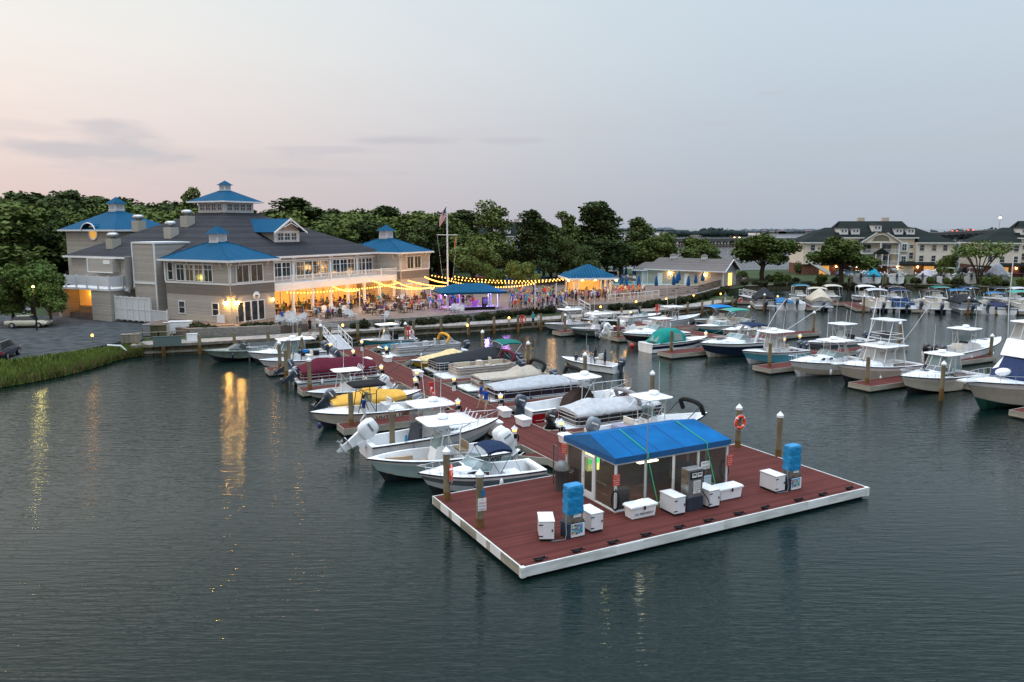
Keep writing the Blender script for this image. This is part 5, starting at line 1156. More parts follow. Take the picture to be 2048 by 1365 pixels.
hardtop(P,-3.0,.45,1.6,4.5,5.75,glass=CLEARV,rake=.3); ttop(P,-3.2,.4,1.7,5.75,4.4,radar=True,ant=1,lean=0)
for sy in (1,-1): m=MB(); m.tube([(-.5,sy*1.9,2.6),(-.9,sy*2.4,6.5),(-1.6,sy*2.8,10.5)],.04,5); m.build('outrigger',CHROME,P)
m=MB(); m.ell((3.7,.2,2.55),(.75,.4,.28),10,6); m.build('life_raft',WHITE,P); m=MB(); m.loft([[(x,-w,z),(x,w,z),(x,w*.9,z+.1),(x,-w*.9,z+.1)] for x,w,z in ((L/2-.6,.5,2.2),(L/2+.75,.25,2.25))],smooth=False); m.build('bow_pulpit',WHITE,P)
# ---------------- far dock row: sterns towards the camera
def farboat(px, kind, label, **k):
    p=at(px,620,.3); c=math.cos(FDR); a=(p.x-FDO.x)/c; q=ff(a,-4.3)
    name='pontoon_boat' if kind=='p' else 'motor_boat'
    P=empty(name,q,FDR+PI/2,label,'boat'); L=k.get('L',7.2)
    if kind=='p': pontoon(P,L,2.55,fence=k.get('fence',ALU),seat=k.get('seat',IVORY),cov=k.get('cov'),covm=k.get('covm'),bim=k.get('bim'),motor=k.get('motor',OBBLK),ribs=False)
    else:
        st=make_hull(P,L,2.4,1.05,.85,cols(BOTTOM,k.get('hull',WHITE),k.get('hull2',WHITE),WHITE),tc=.65)
        if k.get('covm'): cover(P,st,L,k['covm'],.0,.8,.4)
        else: console(P,0,.3,.8,1.0)
        if k.get('bim'): bimini(P,*k['bim'][1:3],1.0,2.3,.85,k['bim'][0])
        outboard(P,-L/2,0,.75,k.get('motor',OBBLK),.1)
    P.scale=(1.1,1.22,1.22); return P
FB=fab
farboat(1562,'p','far pontoon boat under a peaked black cover left of the far row',cov=(.9,((.4,.5,.3),)),covm=FB('black_cover',(.022,.024,.028)))
farboat(1600,'b','far small boat with blue cover and dark outboard',covm=FB('mid_blue',(.03,.13,.27)),L=6)
farboat(1622,'b','far white center console with high white seat cover',L=6)
farboat(1670,'p','far pontoon boat under a beige tent cover and beige bimini',cov=(1.0,((.35,.35,.3),)),covm=FB('beige_tent',(.45,.40,.32)),bim=(FB('beige_tent',(.45,.40,.32)),.6,2.2,False))
farboat(1780,'p','far cream pontoon boat under an open grey hooped bimini',fence=IVORY,bim=(FB('pale_grey_cover',(.42,.42,.43)),-.8,1.6,False))
farboat(1822,'p','far pontoon boat with navy bimini and blue seat covers',fence=pm('blue_fence',(.03,.08,.2),.4),seat=pm('blue_vinyl',(.02,.07,.22),.6),bim=(FB('navy_bimini',(.012,.025,.06)),-1,1.5,False))
farboat(1884,'p','far ivory pontoon boat with dark brown bimini',fence=IVORY,bim=(FB('brown_cover',(.045,.03,.026)),-1,1.6,False))
farboat(1938,'p','far pontoon boat under a low black cover with blue hoop',fence=pm('grey_blue_fence',(.2,.23,.28),.4),cov=(.7,((.3,.3,.3),)),covm=FB('black_cover',(.022,.024,.028)),bim=(FB('mid_blue',(.03,.13,.27)),.8,2.4,False))
farboat(2000,'b','far white boat with yellow bottom under a navy cover',hull=YELLOW,covm=FB('navy_cover',(.02,.025,.06)),bim=(FB('mid_blue',(.03,.13,.27)),0,1.6))
farboat(2040,'p','far pontoon boat with teal bimini at the right edge',fence=IVORY,bim=(FB('sea_green',(.06,.26,.21)),-1,1.6,False))
def farside(px, label, m, hull=WHITE):
    p=at(px,600,.3); a=(p.x-FDO.x)/math.cos(FDR); q=ff(a,7.0); P=empty('motor_boat',q,FDR-PI/2,label,'boat')
    make_hull(P,6.6,2.4,1.05,.85,cols(BOTTOM,hull,WHITE,WHITE),tc=.65); bimini(P,-1.2,1.4,1.1,2.4,.85,m); console(P,0,.3,.8,1.0,screen=False); P.scale=(1.1,1.2,1.2)
farside(1582,'boat with teal bimini on the far side of the far dock, leftmost',FB('teal_cover',(.01,.10,.15)))
farside(1880,'boat with navy bimini on the far side of the far dock',FB('navy_bimini',(.012,.025,.06)))
farside(1996,'boat with blue bimini on the far side of the far dock, rightmost',FB('mid_blue',(.03,.13,.27)))
for px,l,m_,h_ in ((1640,'white boat with beige bimini on the far side of the far dock',FB('beige_tent',(.45,.40,.32)),WHITE),(1700,'navy hulled boat with white canopy behind the jet ski dock',FB('white_canvas',(.6,.6,.6)),NAVY),(1752,'boat with brown bimini on the far side of the far dock',FB('brown_cover',(.045,.03,.026)),CREAM),(1832,'boat with dark green bimini on the far side of the far dock',FB('green_bimini',(.01,.12,.10)),WHITE),(1935,'boat with black bimini on the far side of the far dock',FB('black_cover',(.022,.024,.028)),RED),(1966,'boat with grey bimini on the far side of the far dock',FB('pale_grey_cover',(.42,.42,.43)),SLATE)):
    farside(px,l,m_,h_)
farboat(1850,'b','far red hulled runabout squeezed between two pontoon boats',hull=RED,L=6)
farboat(1968,'b','far grey center console with cream seat between the dark boats',hull=PALE,L=6)
# jet ski on its float
q=at(1725,603,.5); a=(q.x-FDO.x)/math.cos(FDR); J=empty('jet_ski',ff(a,-3.2,.45),FDR+PI/2+.5,'red white and blue jet ski parked on the far dock under a hoop shade','jet ski')
m=MB(); m.loft([[(x,-w,.1),(x,-w,.35),(x,-w*.5,h),(x,w*.5,h),(x,w,.35),(x,w,.1)] for x,w,h in ((-1.4,.45,.6),(-.4,.5,.75),(.4,.48,.95),(1.0,.35,.75),(1.6,.08,.5))]); m.build('hull',gel('ski_red_white',(.4,.08,.09)),J)
m=MB(); m.box(-1.3,.1,-.2,.2,.7,.95); m.build('seat',BLUE,J,bev=.06); m=MB(); m.tube([(.3,-.4,1.15),(.45,0,1.1),(.3,.4,1.15)],.03); m.build('handlebar',BPIPE,J)
m=MB(); m.box(-1.9,2.2,-1.1,1.1,-.35,.08); tag(m.build('drive_on_float',pm('float_grey',(.3,.3,.3),.7),loc=J.location,rz=FDR+PI/2),'grey drive on float holding the jet ski','float')
JB=empty('shade_hoop',J.location,FDR+PI/2,'pale hooped shade frame standing over the jet ski','canopy'); bimini(JB,-.6,.6,1.3,2.2,.1,FB('pale_grey_cover',(.42,.42,.43)),bow=.4)
# boats on lifts along the far quay
def lift(px, kind, label, py=574, **k):
    p=at(px,py,0.0); i=min(range(len(FARB)-1),key=lambda i:(FARB[i]-p).length); t=(FARB[i+1]-FARB[i]).normalized(); rz=math.atan2(t.y,t.x)+PI/2
    n=Vector((-t.y,t.x,0)); q=p-n*4.0
    P=empty('motor_boat',(q.x,q.y,1.3),rz,label,'boat'); L=7; P.scale=(1.1,1.22,1.22)
    st=make_hull(P,L,2.5,1.3,1.0,cols(k.get('hull',WHITE),k.get('hull',WHITE),k.get('hull',WHITE),WHITE),tc=.6)
    if k.get('covm'): cover(P,st,L,k['covm'],.0,.9,k.get('ridge',.9),peaks=((.4,.4,.3),),skirt=k.get('skirt',.2))
    else: console(P,0,.3,.9,1.1)
    if k.get('top'): ttop(P,-1.5,1.0,1.1,2.6,.3,radar=False,ant=0,topm=k['top'])
    if k.get('bim'): bimini(P,-1.6,1.2,1.1,2.4,.95,k['bim'])
    outboard(P,-L/2,0,.85,k.get('motor',OBBLK),.3)
    o=empty('boat_lift',(q.x,q.y,0),rz,'four post boat lift under the '+label.replace(' on its lift',''),'boat lift')
    m=MB()
    for x in (-2.6,2.6):
        for y in (-1.75,1.75): m.cyl((x,y,-1),(x,y,3.1),.14,n=8)
    m.build('lift_post',PIL,o); m=MB()
    for y in (-1.75,1.75): m.box(-2.8,2.8,y-.08,y+.08,2.75,2.95)
    m.box(-2.0,-1.85,-1.7,1.7,.72,.84); m.box(1.4,1.55,-1.7,1.7,.72,.84); m.build('lift_beam',ALU,o); m=MB()
    for x in (-2.6,2.6):
        for y in (-1.75,1.75): m.lathe([(.17,3.05),(.18,3.15),(.01,3.35)],(x,y,0),10)
    m.build('cone_cap',PCAP,o)
lift(1700,'c','white center console on its lift near the condo stairs',top=WHITE)
lift(1740,'c','boat with teal canvas enclosure on its lift',covm=FB('teal_lift_cover',(.01,.22,.32)),ridge=1.0)
lift(1784,'c','cream hulled boat with dark top on its lift',hull=CREAM,bim=FB('black_folded',(.015,.015,.016)))
lift(1863,'c','white boat with mauve cover on its lift',covm=FB('mauve_grey',(.35,.32,.34)),ridge=.7)
lift(1904,'c','white center console with pale green top on its lift',bim=FB('pale_green',(.35,.42,.3)))
lift(1957,'c','small grey pontoon like boat with bimini on its lift',hull=PALE,bim=FB('pale_grey_cover',(.42,.42,.43)))
lift(2008,'c','big boat under a bulging grey shrink cover on its lift',covm=FB('shrink_grey',(.26,.26,.28)),ridge=1.7,skirt=.6)
# ------------------------------------------------------------------ clubhouse
SHING = stripes('tan_shingle', (.38,.345,.305), (.23,.205,.18), 6.0, 'Z', .9, .16, .14, .3)
SHIND = stripes('brown_shingle', (.185,.16,.14), (.11,.095,.085), 6.0, 'Z', .9, .16, .14, .3)
STONEB = stripes('cast_stone_base', (.40,.36,.30), (.25,.22,.19), 3.2, 'Z', .85, .06, .12, .3)
TRIM = pm('white_trim', (.66,.66,.65), .5, noise=(1,.05))
ASPHR = stripes('asphalt_shingle_roof', (.038,.038,.043), (.025,.025,.029), 5.0, 'Z', .92, .2, .3, .2)
BLUX = stripes('blue_metal_roof_x', (.003,.072,.150), (.0015,.03,.065), 2.1, 'X', .7, .2, .12, .8); BLUY = stripes('blue_metal_roof_y', (.003,.072,.150), (.0015,.03,.065), 2.1, 'Y', .7, .2, .12, .8)
for _m in (BLUX,BLUY): _m.node_tree.nodes['Principled BSDF'].inputs['Specular IOR Level'].default_value=.08
ASPHR.node_tree.nodes['Principled BSDF'].inputs['Specular IOR Level'].default_value=.1
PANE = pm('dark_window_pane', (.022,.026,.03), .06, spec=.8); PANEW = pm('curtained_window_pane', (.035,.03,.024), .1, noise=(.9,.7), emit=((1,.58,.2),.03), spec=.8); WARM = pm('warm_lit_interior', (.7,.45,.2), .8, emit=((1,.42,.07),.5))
CLUB = empty('clubhouse', (*BO,0), BA, 'large tan shingled clubhouse with dark roof and bright blue metal corner roofs', 'clubhouse')
def hip(mb, a0,a1,b0,b1,z0, c0,c1,d0,d1,z1, mx=0,my_=0):
    A=[(a0,b0,z0),(a1,b0,z0),(a1,b1,z0),(a0,b1,z0)]; B=[(c0,d0,z1),(c1,d0,z1),(c1,d1,z1),(c0,d1,z1)]
    for k,m in ((0,mx),(1,my_),(2,mx),(3,my_)):
        j=(k+1)%4; mb.add([A[k],A[j],B[j],B[k]],[(0,1,2,3)],m)
    mb.add(B,[(0,1,2,3)],mx)
def eaves(name, a0,a1,b0,b1,z,P,m=None,h=.22):
    e=MB(); t=.08
    e.box(a0-t,a1+t,b0-t,b0,z-h,z+.02); e.box(a0-t,a1+t,b1,b1+t,z-h,z+.02); e.box(a0-t,a0,b0,b1,z-h,z+.02); e.box(a1,a1+t,b0,b1,z-h,z+.02)
    e.quad((a0,b0,z-h+.02),(a0,b1,z-h+.02),(a1,b1,z-h+.02),(a1,b0,z-h+.02)); return e.build(name, m or TRIM, P)
def win(P, p, face, w, h, nx=2, nz=1, transom=0, pane=None, name='window', fr=.09, mull=.05):
    """window standing proud of a wall; face 'b' looks toward -b (runs along a), 'a' looks toward -a (runs along b)"""
    f=MB(); g=MB()
    def bx(mb,u0,u1,z0,z1,d0,d1):
        if face=='b': mb.box(p[0]+u0,p[0]+u1,p[1]-d1,p[1]-d0,p[2]+z0,p[2]+z1)
        else: mb.box(p[0]-d1,p[0]-d0,p[1]+u0,p[1]+u1,p[2]+z0,p[2]+z1)
    bx(f,-fr,0,-fr,h+fr,0,.10); bx(f,w,w+fr,-fr,h+fr,0,.10); bx(f,0,w,-fr,0,0,.095); bx(f,0,w,h,h+fr,0,.095)
    for k in range(1,nx): bx(f,w*k/nx-mull/2,w*k/nx+mull/2,0,h,.02,.085)
    for k in range(1,nz): bx(f,0,w,h*k/nz-mull/2,h*k/nz+mull/2,.022,.08)
    if transom: bx(f,0,w,h-transom-mull/2,h-transom+mull/2,.024,.09)
    fo=f.build(name, TRIM, P); bx(g,0,w,0,h,.015,.04); g.build('pane', pane or PANE, fo); return fo
def cupola(P, c, z0, s, h, rh, ov=.35, louv=True, rm=None):
    m=MB(); m.box(c[0]-s/2,c[0]+s/2,c[1]-s/2,c[1]+s/2,z0,z0+h); co=m.build('cupola', TRIM, P)
    m=MB(); o=s/2+ov; hip(m,c[0]-o,c[0]+o,c[1]-o,c[1]+o,z0+h,c[0]-.02,c[0]+.02,c[1]-.02,c[1]+.02,z0+h+rh,0,1); m.quad((c[0]-o,c[1]-o,z0+h),(c[0]-o,c[1]+o,z0+h),(c[0]+o,c[1]+o,z0+h),(c[0]+o,c[1]-o,z0+h)); m.build('cupola_roof',[rm or BLUX,rm or BLUY],co)
    if louv:
        m=MB()
        for k in range(6):
            z=z0+h*.35+h*.5*k/6; m.box(c[0]-s*.36,c[0]+s*.36,c[1]-s/2-.03,c[1]-s/2-.002,z,z+.06); m.box(c[0]-s/2-.03,c[0]-s/2-.002,c[1]-s*.36,c[1]+s*.36,z,z+.06)
        m.box(c[0]-s/2-.06,c[0]+s/2+.06,c[1]-s/2-.06,c[1]+s/2+.06,z0-.02,z0+h*.25); m.build('louvre',pm('louvre_grey',(.45,.46,.47),.6),co)  # slats and skirt in a grey darker than the trim
    return co
def tower(P, a0,a1,b0,b1, apex, cz, cs=1.4, roofover=.55, z9=9.0, base=1.0, bands=True):
    w0,w1,v0,v1=a0+roofover,a1-roofover,b0+roofover,b1-roofover
    for z0,z1,m,e in ((base,2.55,STONEB,.03),(2.55,5.0,SHIND if False else SHING,0),(5.0,5.16,SHIND,.05),(5.16,6.2,SHIND,.02),(6.2,6.38,TRIM,.07),(6.38,z9-.2,SHING,0)):
        q=MB(); q.box(w0-e,w1+e,v0-e,v1+e,z0,z1); q.build('wall',m,P)
    ca,cb=(a0+a1)/2,(b0+b1)/2; r=MB(); k=.12
    hip(r,a0,a1,b0,b1,z9,ca-k,ca+k,cb-k,cb+k,apex,0,1); ro=r.build('tower_roof',[BLUX,BLUY],P); eaves('eave_fascia',a0,a1,b0,b1,z9,ro)
    h=MB()
    for x,y in ((a0,b0),(a1,b0),(a0,b1),(a1,b1)): h.tube([(x,y,z9+.02),(ca+(k if x>ca else -k),cb+(k if y>cb else -k),apex+.03)],.05,5)
    h.build('hip_cap',BLUX,ro)
    cupola(ro,(ca,cb),cz,cs,1.25,.95)
    for x,y in ((w0,v0),(w1,v0),(w0,v1)): t=MB(); t.box(x-.1,x+.1,y-.1,y+.1,6.38,z9-.2); t.build('corner_board',TRIM,P); d=MB(); d.tube([(w0-.12,v0-.12,z9-.3),(w0-.12,v0-.12,base)],.05,6); d.build('downpipe',TRIM,P)
    br=MB()
    for y in (v0+.02,v0+1.2,v0+4.,v0+6.6): br.tube([(w0,y,z9-1.0),(w0-.2,y,z9-.55),(a0+.1,y,z9-.2)],.05,5)
    for x in (w0+.02,w0+1.2,w1-1.2,w1): br.tube([(x,v0,z9-1.0),(x,v0-.2,z9-.55),(x,b0+.1,z9-.2)],.05,5)
    br.build('eave_bracket',TRIM,P)
    return w0,w1,v0,v1
w0,w1,v0,v1=tower(CLUB,0,7.8,0,11.8,11.25,10.7)
for k in range(4): win(CLUB,(w0,3.3+1.55*k,6.55),'a',1.25,1.85,2,1,.5,PANEW if k in (1,2) else PANE)
win(CLUB,(w0,9.9,6.6),'a',.8,2.0,1,2,0,PANE)
for k in range(2): win(CLUB,(1.5+2.15*k,v0,6.5),'b',1.75,1.9,2,1,0,PANEW)
win(CLUB,(w0,8.2,2.7),'a',.95,1.35,1,2,0,PANE); win(CLUB,(w0,2.6,2.7),'a',.95,1.35,1,2,0,PANE)
for k in range(4): win(CLUB,(1.4+1.05*k,v0,1.98),'b',.85,2.2,1,1,0,PANE,'door',.1)
m=MB(); m.lathe([(.02,0),(.52,0),(.52,.05),(.02,.05)],n=24); m.xf(TR((4.3,v0-.03,4.75),0,0,PI/2)); so=m.build('round_sign',SIGNW,CLUB); m=MB(); m.box(4.08,4.52,v0-.1,v0-.085,4.7,4.84); m.box(4.2,4.4,v0-.1,v0-.085,4.55,4.62); m.build('sign_emblem',INKB,so)
GLOBE=emis('wall_lamp_glow',(1,.50,.08),130)
LAMPS=[]
for p in ((w0-.22,v0+.75,4.2),(w0+.75,v0-.22,4.2),(6.7,v0-.22,4.15)):
    m=MB(); m.ell(p,(.17,.17,.2),10,6); lo=m.build('wall_lamp',GLOBE if p[0]<5 else emis('dim_lamp_glow',(1,.52,.12),22),CLUB); LAMPS.append(bd(*p)); m=MB(); m.lathe([(.2,.18),(.03,.32)],p,10); m.build('lamp_cap',BLKRUB,lo)
m=MB(); m.box(w0-.5,w0-.45,1.2,2.4,1.95,2.9) ; m.build('service_box',TRIM,CLUB)
t0,t1,y0,y1=tower(CLUB,32.2,40.8,0,11.8,11.3,10.9,1.5)
for k in range(2): win(CLUB,(34.4+1.95*k,y0,6.55),'b',1.6,1.75,2,1,0,PANEW)
for k in range(3): win(CLUB,(34.2+1.3*k,y0,2.0),'b',1.1,2.2,1,1,0,pm('lit_door_pane',(.3,.2,.1),.3,emit=((1,.55,.16),.5)),'door',.1)
# main block
q=MB(); q.box(2,33.6,5.0,31.5,5.6,8.8); q.build('wall',SHING,CLUB)
q=MB(); q.box(2,33.6,9.0,31.5,1.0,5.6); q.build('wall',SHING,CLUB)
r=MB(); hip(r,1.4,34.2,4.4,32.2,9.0,14.7,20.3,16.6,22.2,14.7,0,0); ro=r.build('main_roof',ASPHR,CLUB); eaves('eave_fascia',1.4,34.2,4.4,32.2,9.0,ro)
# central cupola
m=MB(); m.box(14.9,20.1,16.8,22.0,14.6,16.15); co=m.build('lantern',TRIM,CLUB)
for k in range(4):
    win(co,(15.35+1.15*k,16.8,15.05),'b',.8,.8,2,2,0,PANE); win(co,(14.9,17.25+1.15*k,15.05),'a',.8,.8,2,2,0,PANE)
m=MB(); hip(m,13.9,21.1,15.8,23,16.25,17.3,17.7,19.2,19.6,18.0,0,1); lr=m.build('lantern_roof',[BLUX,BLUY],co); eaves('eave_fascia',13.9,21.1,15.8,23,16.25,lr,h=.18); cupola(lr,(17.5,19.4),17.6,1.1,.95,.65,.25)
# dormer
m=MB(); m.poly([(15.2,8.2,10.6),(19.8,8.2,10.6),(19.8,8.2,12.4),(17.5,8.2,13.7),(15.2,8.2,12.4)]); m.poly([(15.2,8.2,10.6),(15.2,8.2,12.4),(15.2,14,12.4),(15.2,14,11.6)]); m.poly([(19.8,8.2,12.4),(19.8,8.2,10.6),(19.8,14,11.6),(19.8,14,12.4)]); do=m.build('dormer',SHING,CLUB)
m=MB(); o=.75
for s in (-1,1): m.add([(17.5,7.3,13.85),(17.5+s*(2.3+o),7.3,12.05),(17.5+s*(2.3+o),14.5,12.05),(17.5,15.5,13.85)],[(0,1,2,3) if s<0 else (3,2,1,0)])
m.build('dormer_roof',BLUY,do); m=MB(); 
for s in (-1,1): m.loft([[(17.5+s*x,7.26,z),(17.5+s*x,7.26,z-.25),(17.5+s*x,7.36,z-.25),(17.5+s*x,7.36,z)] for x,z in ((0,13.9),(3.1,12.07))],smooth=False)
m.tube([(16.2,7.3,12.7),(17.5,7.3,13.25),(18.8,7.3,12.7)],.06,5); m.tube([(17.5,7.3,13.8),(17.5,7.3,13.2)],.06,5); m.build('gable_trim',TRIM,do)
m=MB(); m.box(15.15,19.85,8.1,8.19,10.6,12.25); m.build('dormer_face',TRIM,do)
for k in range(3): win(do,(15.75+1.25*k,8.1,11.0),'b',.95,.9,2,2,0,PANE)
# upper facade windows between the towers
for a0,n in ((8.4,4),(15.7,4),(22.9,4),(28.6,2)):
    for k in range(n):
        if a0+1.55*k+1.3<32.0: win(CLUB,(a0+1.58*k,5.0,5.95),'b',1.38,2.2,2,1,.6,PANEW if (k+int(a0))%3==0 else PANE)
m=MB()
for a in (8.0,15.1,22.3,28.1): m.box(a-.18,a+.18,4.86,4.998,5.7,8.8)
m.box(7.4,32.6,4.87,4.997,8.35,8.5); m.build('facade_trim',TRIM,CLUB)
m=MB()
for a in (8.0,15.1,22.3,28.1): m.tube([(a,4.9,7.9),(a,4.65,8.5),(a,4.45,8.75)],.06,5)
m.build('eave_bracket',TRIM,CLUB)
# balcony, porch columns, porch interior
m=MB(); m.box(7.3,32.7,1.2,4.99,5.45,5.62); bo=m.build('balcony',pm('balcony_deck',(.5,.48,.45),.8),CLUB)
m=MB(); m.box(7.35,32.65,1.1,1.2,4.95,5.75); m.build('balcony_fascia',TRIM,bo)
m=MB(); m.box(7.35,32.65,1.22,1.30,6.66,6.74); m.box(7.35,32.65,1.22,1.28,5.82,5.87)
for k in range(169):
    a=7.4+.15*k
    m.box(a-.02,a+.02,1.24,1.27,5.85,6.68)
for k in range(8): a=7.4+25.2*k/7; m.box(a-.08,a+.08,1.17,1.33,5.75,6.85)
m.build('balustrade',TRIM,bo)
for k in range(8):
    a=7.7+24.6*k/7; m=MB(); m.box(a-.15,a+.15,1.3,1.6,PZ,4.97); m.box(a-.22,a+.22,1.23,1.67,PZ,PZ+.7); m.box(a-.2,a+.2,1.25,1.65,4.6,4.97); m.build('porch_column',TRIM,CLUB)
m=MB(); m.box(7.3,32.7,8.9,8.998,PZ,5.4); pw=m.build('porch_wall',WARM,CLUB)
m=MB(); 
for k in range(15): a=8.0+1.7*k; m.box(a,a+.12,8.7,8.899,PZ,5.2)
m.box(7.5,32.5,8.72,8.899,4.3,4.45); m.build('porch_mullion',TRIM,pw)
for k in range(9):
    a=9.0+2.75*k; m=MB(); m.lathe([(.02,5.4),(.16,5.1),(.16,5.0),(.02,4.97)],(a,3.6,0),8); m.build('porch_lamp',emis('porch_lamp_glow',(1,.55,.14),25),CLUB)
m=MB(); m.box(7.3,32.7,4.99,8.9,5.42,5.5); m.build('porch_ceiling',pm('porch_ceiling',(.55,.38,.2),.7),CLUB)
# rear tower
bx0,bx1,by0,by1=10.2,19.2,33.6,45.2
q=MB(); q.box(bx0,bx1,by0,by1,1.0,12.2); q.build('wall',SHING,CLUB)
r=MB(); hip(r,bx0-.7,bx1+.7,by0-.7,by1+.7,12.35,14.4,15.0,39,39.8,15.3,0,1); r3=r.build('tower_roof',[BLUX,BLUY],CLUB); eaves('eave_fascia',bx0-.7,bx1+.7,by0-.7,by1+.7,12.35,r3); cupola(r3,(14.7,39.4),15.0,1.5,1.2,1.0)
m=MB(); m.tube([(bx0-.08,38.6+1.0*math.cos(2*PI*k/24),11.95+1.05*math.sin(2*PI*k/24)) for k in range(24)],.13,6,closed=True); oo=m.build('round_window',TRIM,CLUB); m=MB(); m.poly([(bx0-.06,38.6+1.0*math.cos(2*PI*k/24),11.95+1.05*math.sin(2*PI*k/24)) for k in range(24)]); m.build('pane',pm('amber_pane',(.4,.25,.05),.3,emit=((1,.50,.08),.6)),oo)
m=MB(); rings=[]
for x,s in ((bx0-.85,1.0),(bx0+1.6,1.0)): rings.append([(x,38.6-1.6*math.cos(PI*k/10)*1.0,12.2+(1.1*math.sin(PI*k/10))) for k in range(11)])
m.loft(rings,0,closed=False,caps=(False,False)); m.build('eyebrow_dormer',BLUY,r3); m=MB(); m.tube(rings[0],.09,5); m.build('eyebrow_trim',TRIM,r3)
# service side: parapet block, terrace over lit garage, white screens
q=MB(); q.box(.5,5.5,12.9,16.9,1.0,10.85); po=q.build('parapet_block',SHING,CLUB); m=MB(); m.box(.42,5.6,12.8,17.0,10.75,10.95); m.box(.4,.52,12.82,13.0,1.5,10.75); m.box(.4,.52,16.8,16.98,5.5,10.75); m.box(.4,.49,13.0,16.8,5.9,6.15); m.build('parapet_trim',TRIM,po)
q=MB(); q.box(.9,2.05,21.5,26.4,7.1,8.78); so=q.build('projecting_bay',SHING,CLUB); m=MB(); m.box(.82,.92,21.5,26.5,7.0,7.12); m.box(.8,.9,26.3,26.45,7.1,8.78); m.box(.84,.9,21.9,23.2,8.1,8.6); m.build('bay_trim',TRIM,so)
q=MB(); q.box(-1.5,2.0,28.9,29.4,1.3,5.0); q.box(-1.5,2.0,18.9,22.6,1.3,5.0); q.box(1.2,2.0,22.6,28.9,1.3,5.0); go=q.build('garage',SHING,CLUB)
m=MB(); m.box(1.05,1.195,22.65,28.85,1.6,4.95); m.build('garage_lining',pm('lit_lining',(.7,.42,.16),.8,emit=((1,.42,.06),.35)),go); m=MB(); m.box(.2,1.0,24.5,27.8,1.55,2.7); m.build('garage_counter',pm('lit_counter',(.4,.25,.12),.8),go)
m=MB(); m.box(-1.6,2.0,18.8,29.5,5.0,5.25); to=m.build('terrace',TRIM,CLUB)
m=MB(); m.box(-1.62,-1.55,18.8,29.5,5.6,6.75); m.box(-1.6,2.0,18.72,18.79,5.6,6.75)
for k in range(6): b=18.8+10.7*k/5; m.box(-1.68,-1.5,b-.07,b+.07,5.2,6.85)
for a in (.2,1.9): m.box(a-.07,a+.07,18.66,18.84,5.2,6.85)
m.build('terrace_screen',pm('white_lattice',(.55,.56,.58),.6,noise=(12,.12)),to)
m=MB(); m.tube([(.2,17.4,9.2),(.2,17.5,5.6),(.0,17.6,4.9),(-.3,17.5,4.7)],.42,10); m.build('exhaust_duct',pm('duct_metal',(.2,.2,.2),.5,.4),CLUB)
for (a,b,z) in ((4.2,25.7,9.7),(7.3,18.3,11.2),(10.6,19.1,12.7),(9.6,27.7,12.1)):
    m=MB(); m.box(a-.65,a+.65,b-.65,b+.65,z,z+1.5); vo=m.build('roof_vent',pm('vent_curb',(.36,.33,.28),.8),CLUB); m=MB(); m.lathe([(.35,1.5),(.35,1.7),(.7,1.75),(.72,2.1),(.5,2.3),(.02,2.32)],(a,b,z),14); m.build('vent_cap',ALU,vo)
VIN=pm('white_vinyl_fence',(.56,.57,.58),.5,noise=(1,.06))
o=empty('vinyl_fence',(*BO,0),BA,'tall white vinyl screen fence between the garage and the clubhouse corner','fence')
m=MB(); m.box(-1.05,-.97,12.3,18.7,1.6,4.3); m.build('fence_panel',stripes('vinyl_boards',(.56,.57,.58),(.38,.39,.4),5,'Y',.5,.08,.05,.2),o); m=MB()
for k in range(7): b=12.3+6.4*k/6; m.box(-1.12,-.9,b-.08,b+.08,1.5,4.45)
m.box(-1.1,-.92,12.3,18.7,4.25,4.38); m.box(-1.1,-.92,12.3,18.7,2.9,2.98); m.build('fence_post',VIN,o)
o=empty('vinyl_fence',(*BO,0),BA,'lower white picket fence joining the clubhouse corner tower','fence')
m=MB()
for k in range(18): b=9.6+.15*k; m.box(-1.0,-.96,b,b+.09,1.6,3.0)
m.build('picket',VIN,o); m=MB(); m.box(-1.03,-.93,9.5,12.3,2.9,3.0); m.box(-1.03,-.93,9.5,12.3,1.75,1.85); m.box(-1.06,-.9,9.4,9.56,1.5,3.15); m.build('fence_rail',VIN,o)
o=empty('storage_cabinet',at(362,668,1.12),math.radians(10),'white double door storage cabinet on the boardwalk left of the shrubs','cabinet')
m=MB(); m.box(-1.15,1.15,-.45,.45,.08,1.35); m.build('body',CABW,o,bev=.02); m=MB(); m.box(-1.1,-.01,-.47,-.452,.15,1.28); m.box(.01,1.1,-.47,-.452,.15,1.28); do=m.build('cabinet_door',CABW,o); m=MB(); m.box(-.1,-.05,-.5,-.472,.6,.85); m.box(.05,.1,-.5,-.472,.6,.85); m.build('handle',BLKRUB,do); m=MB(); m.box(-1.2,1.2,-.5,.5,1.35,1.41); m.build('lid',CABW,o)
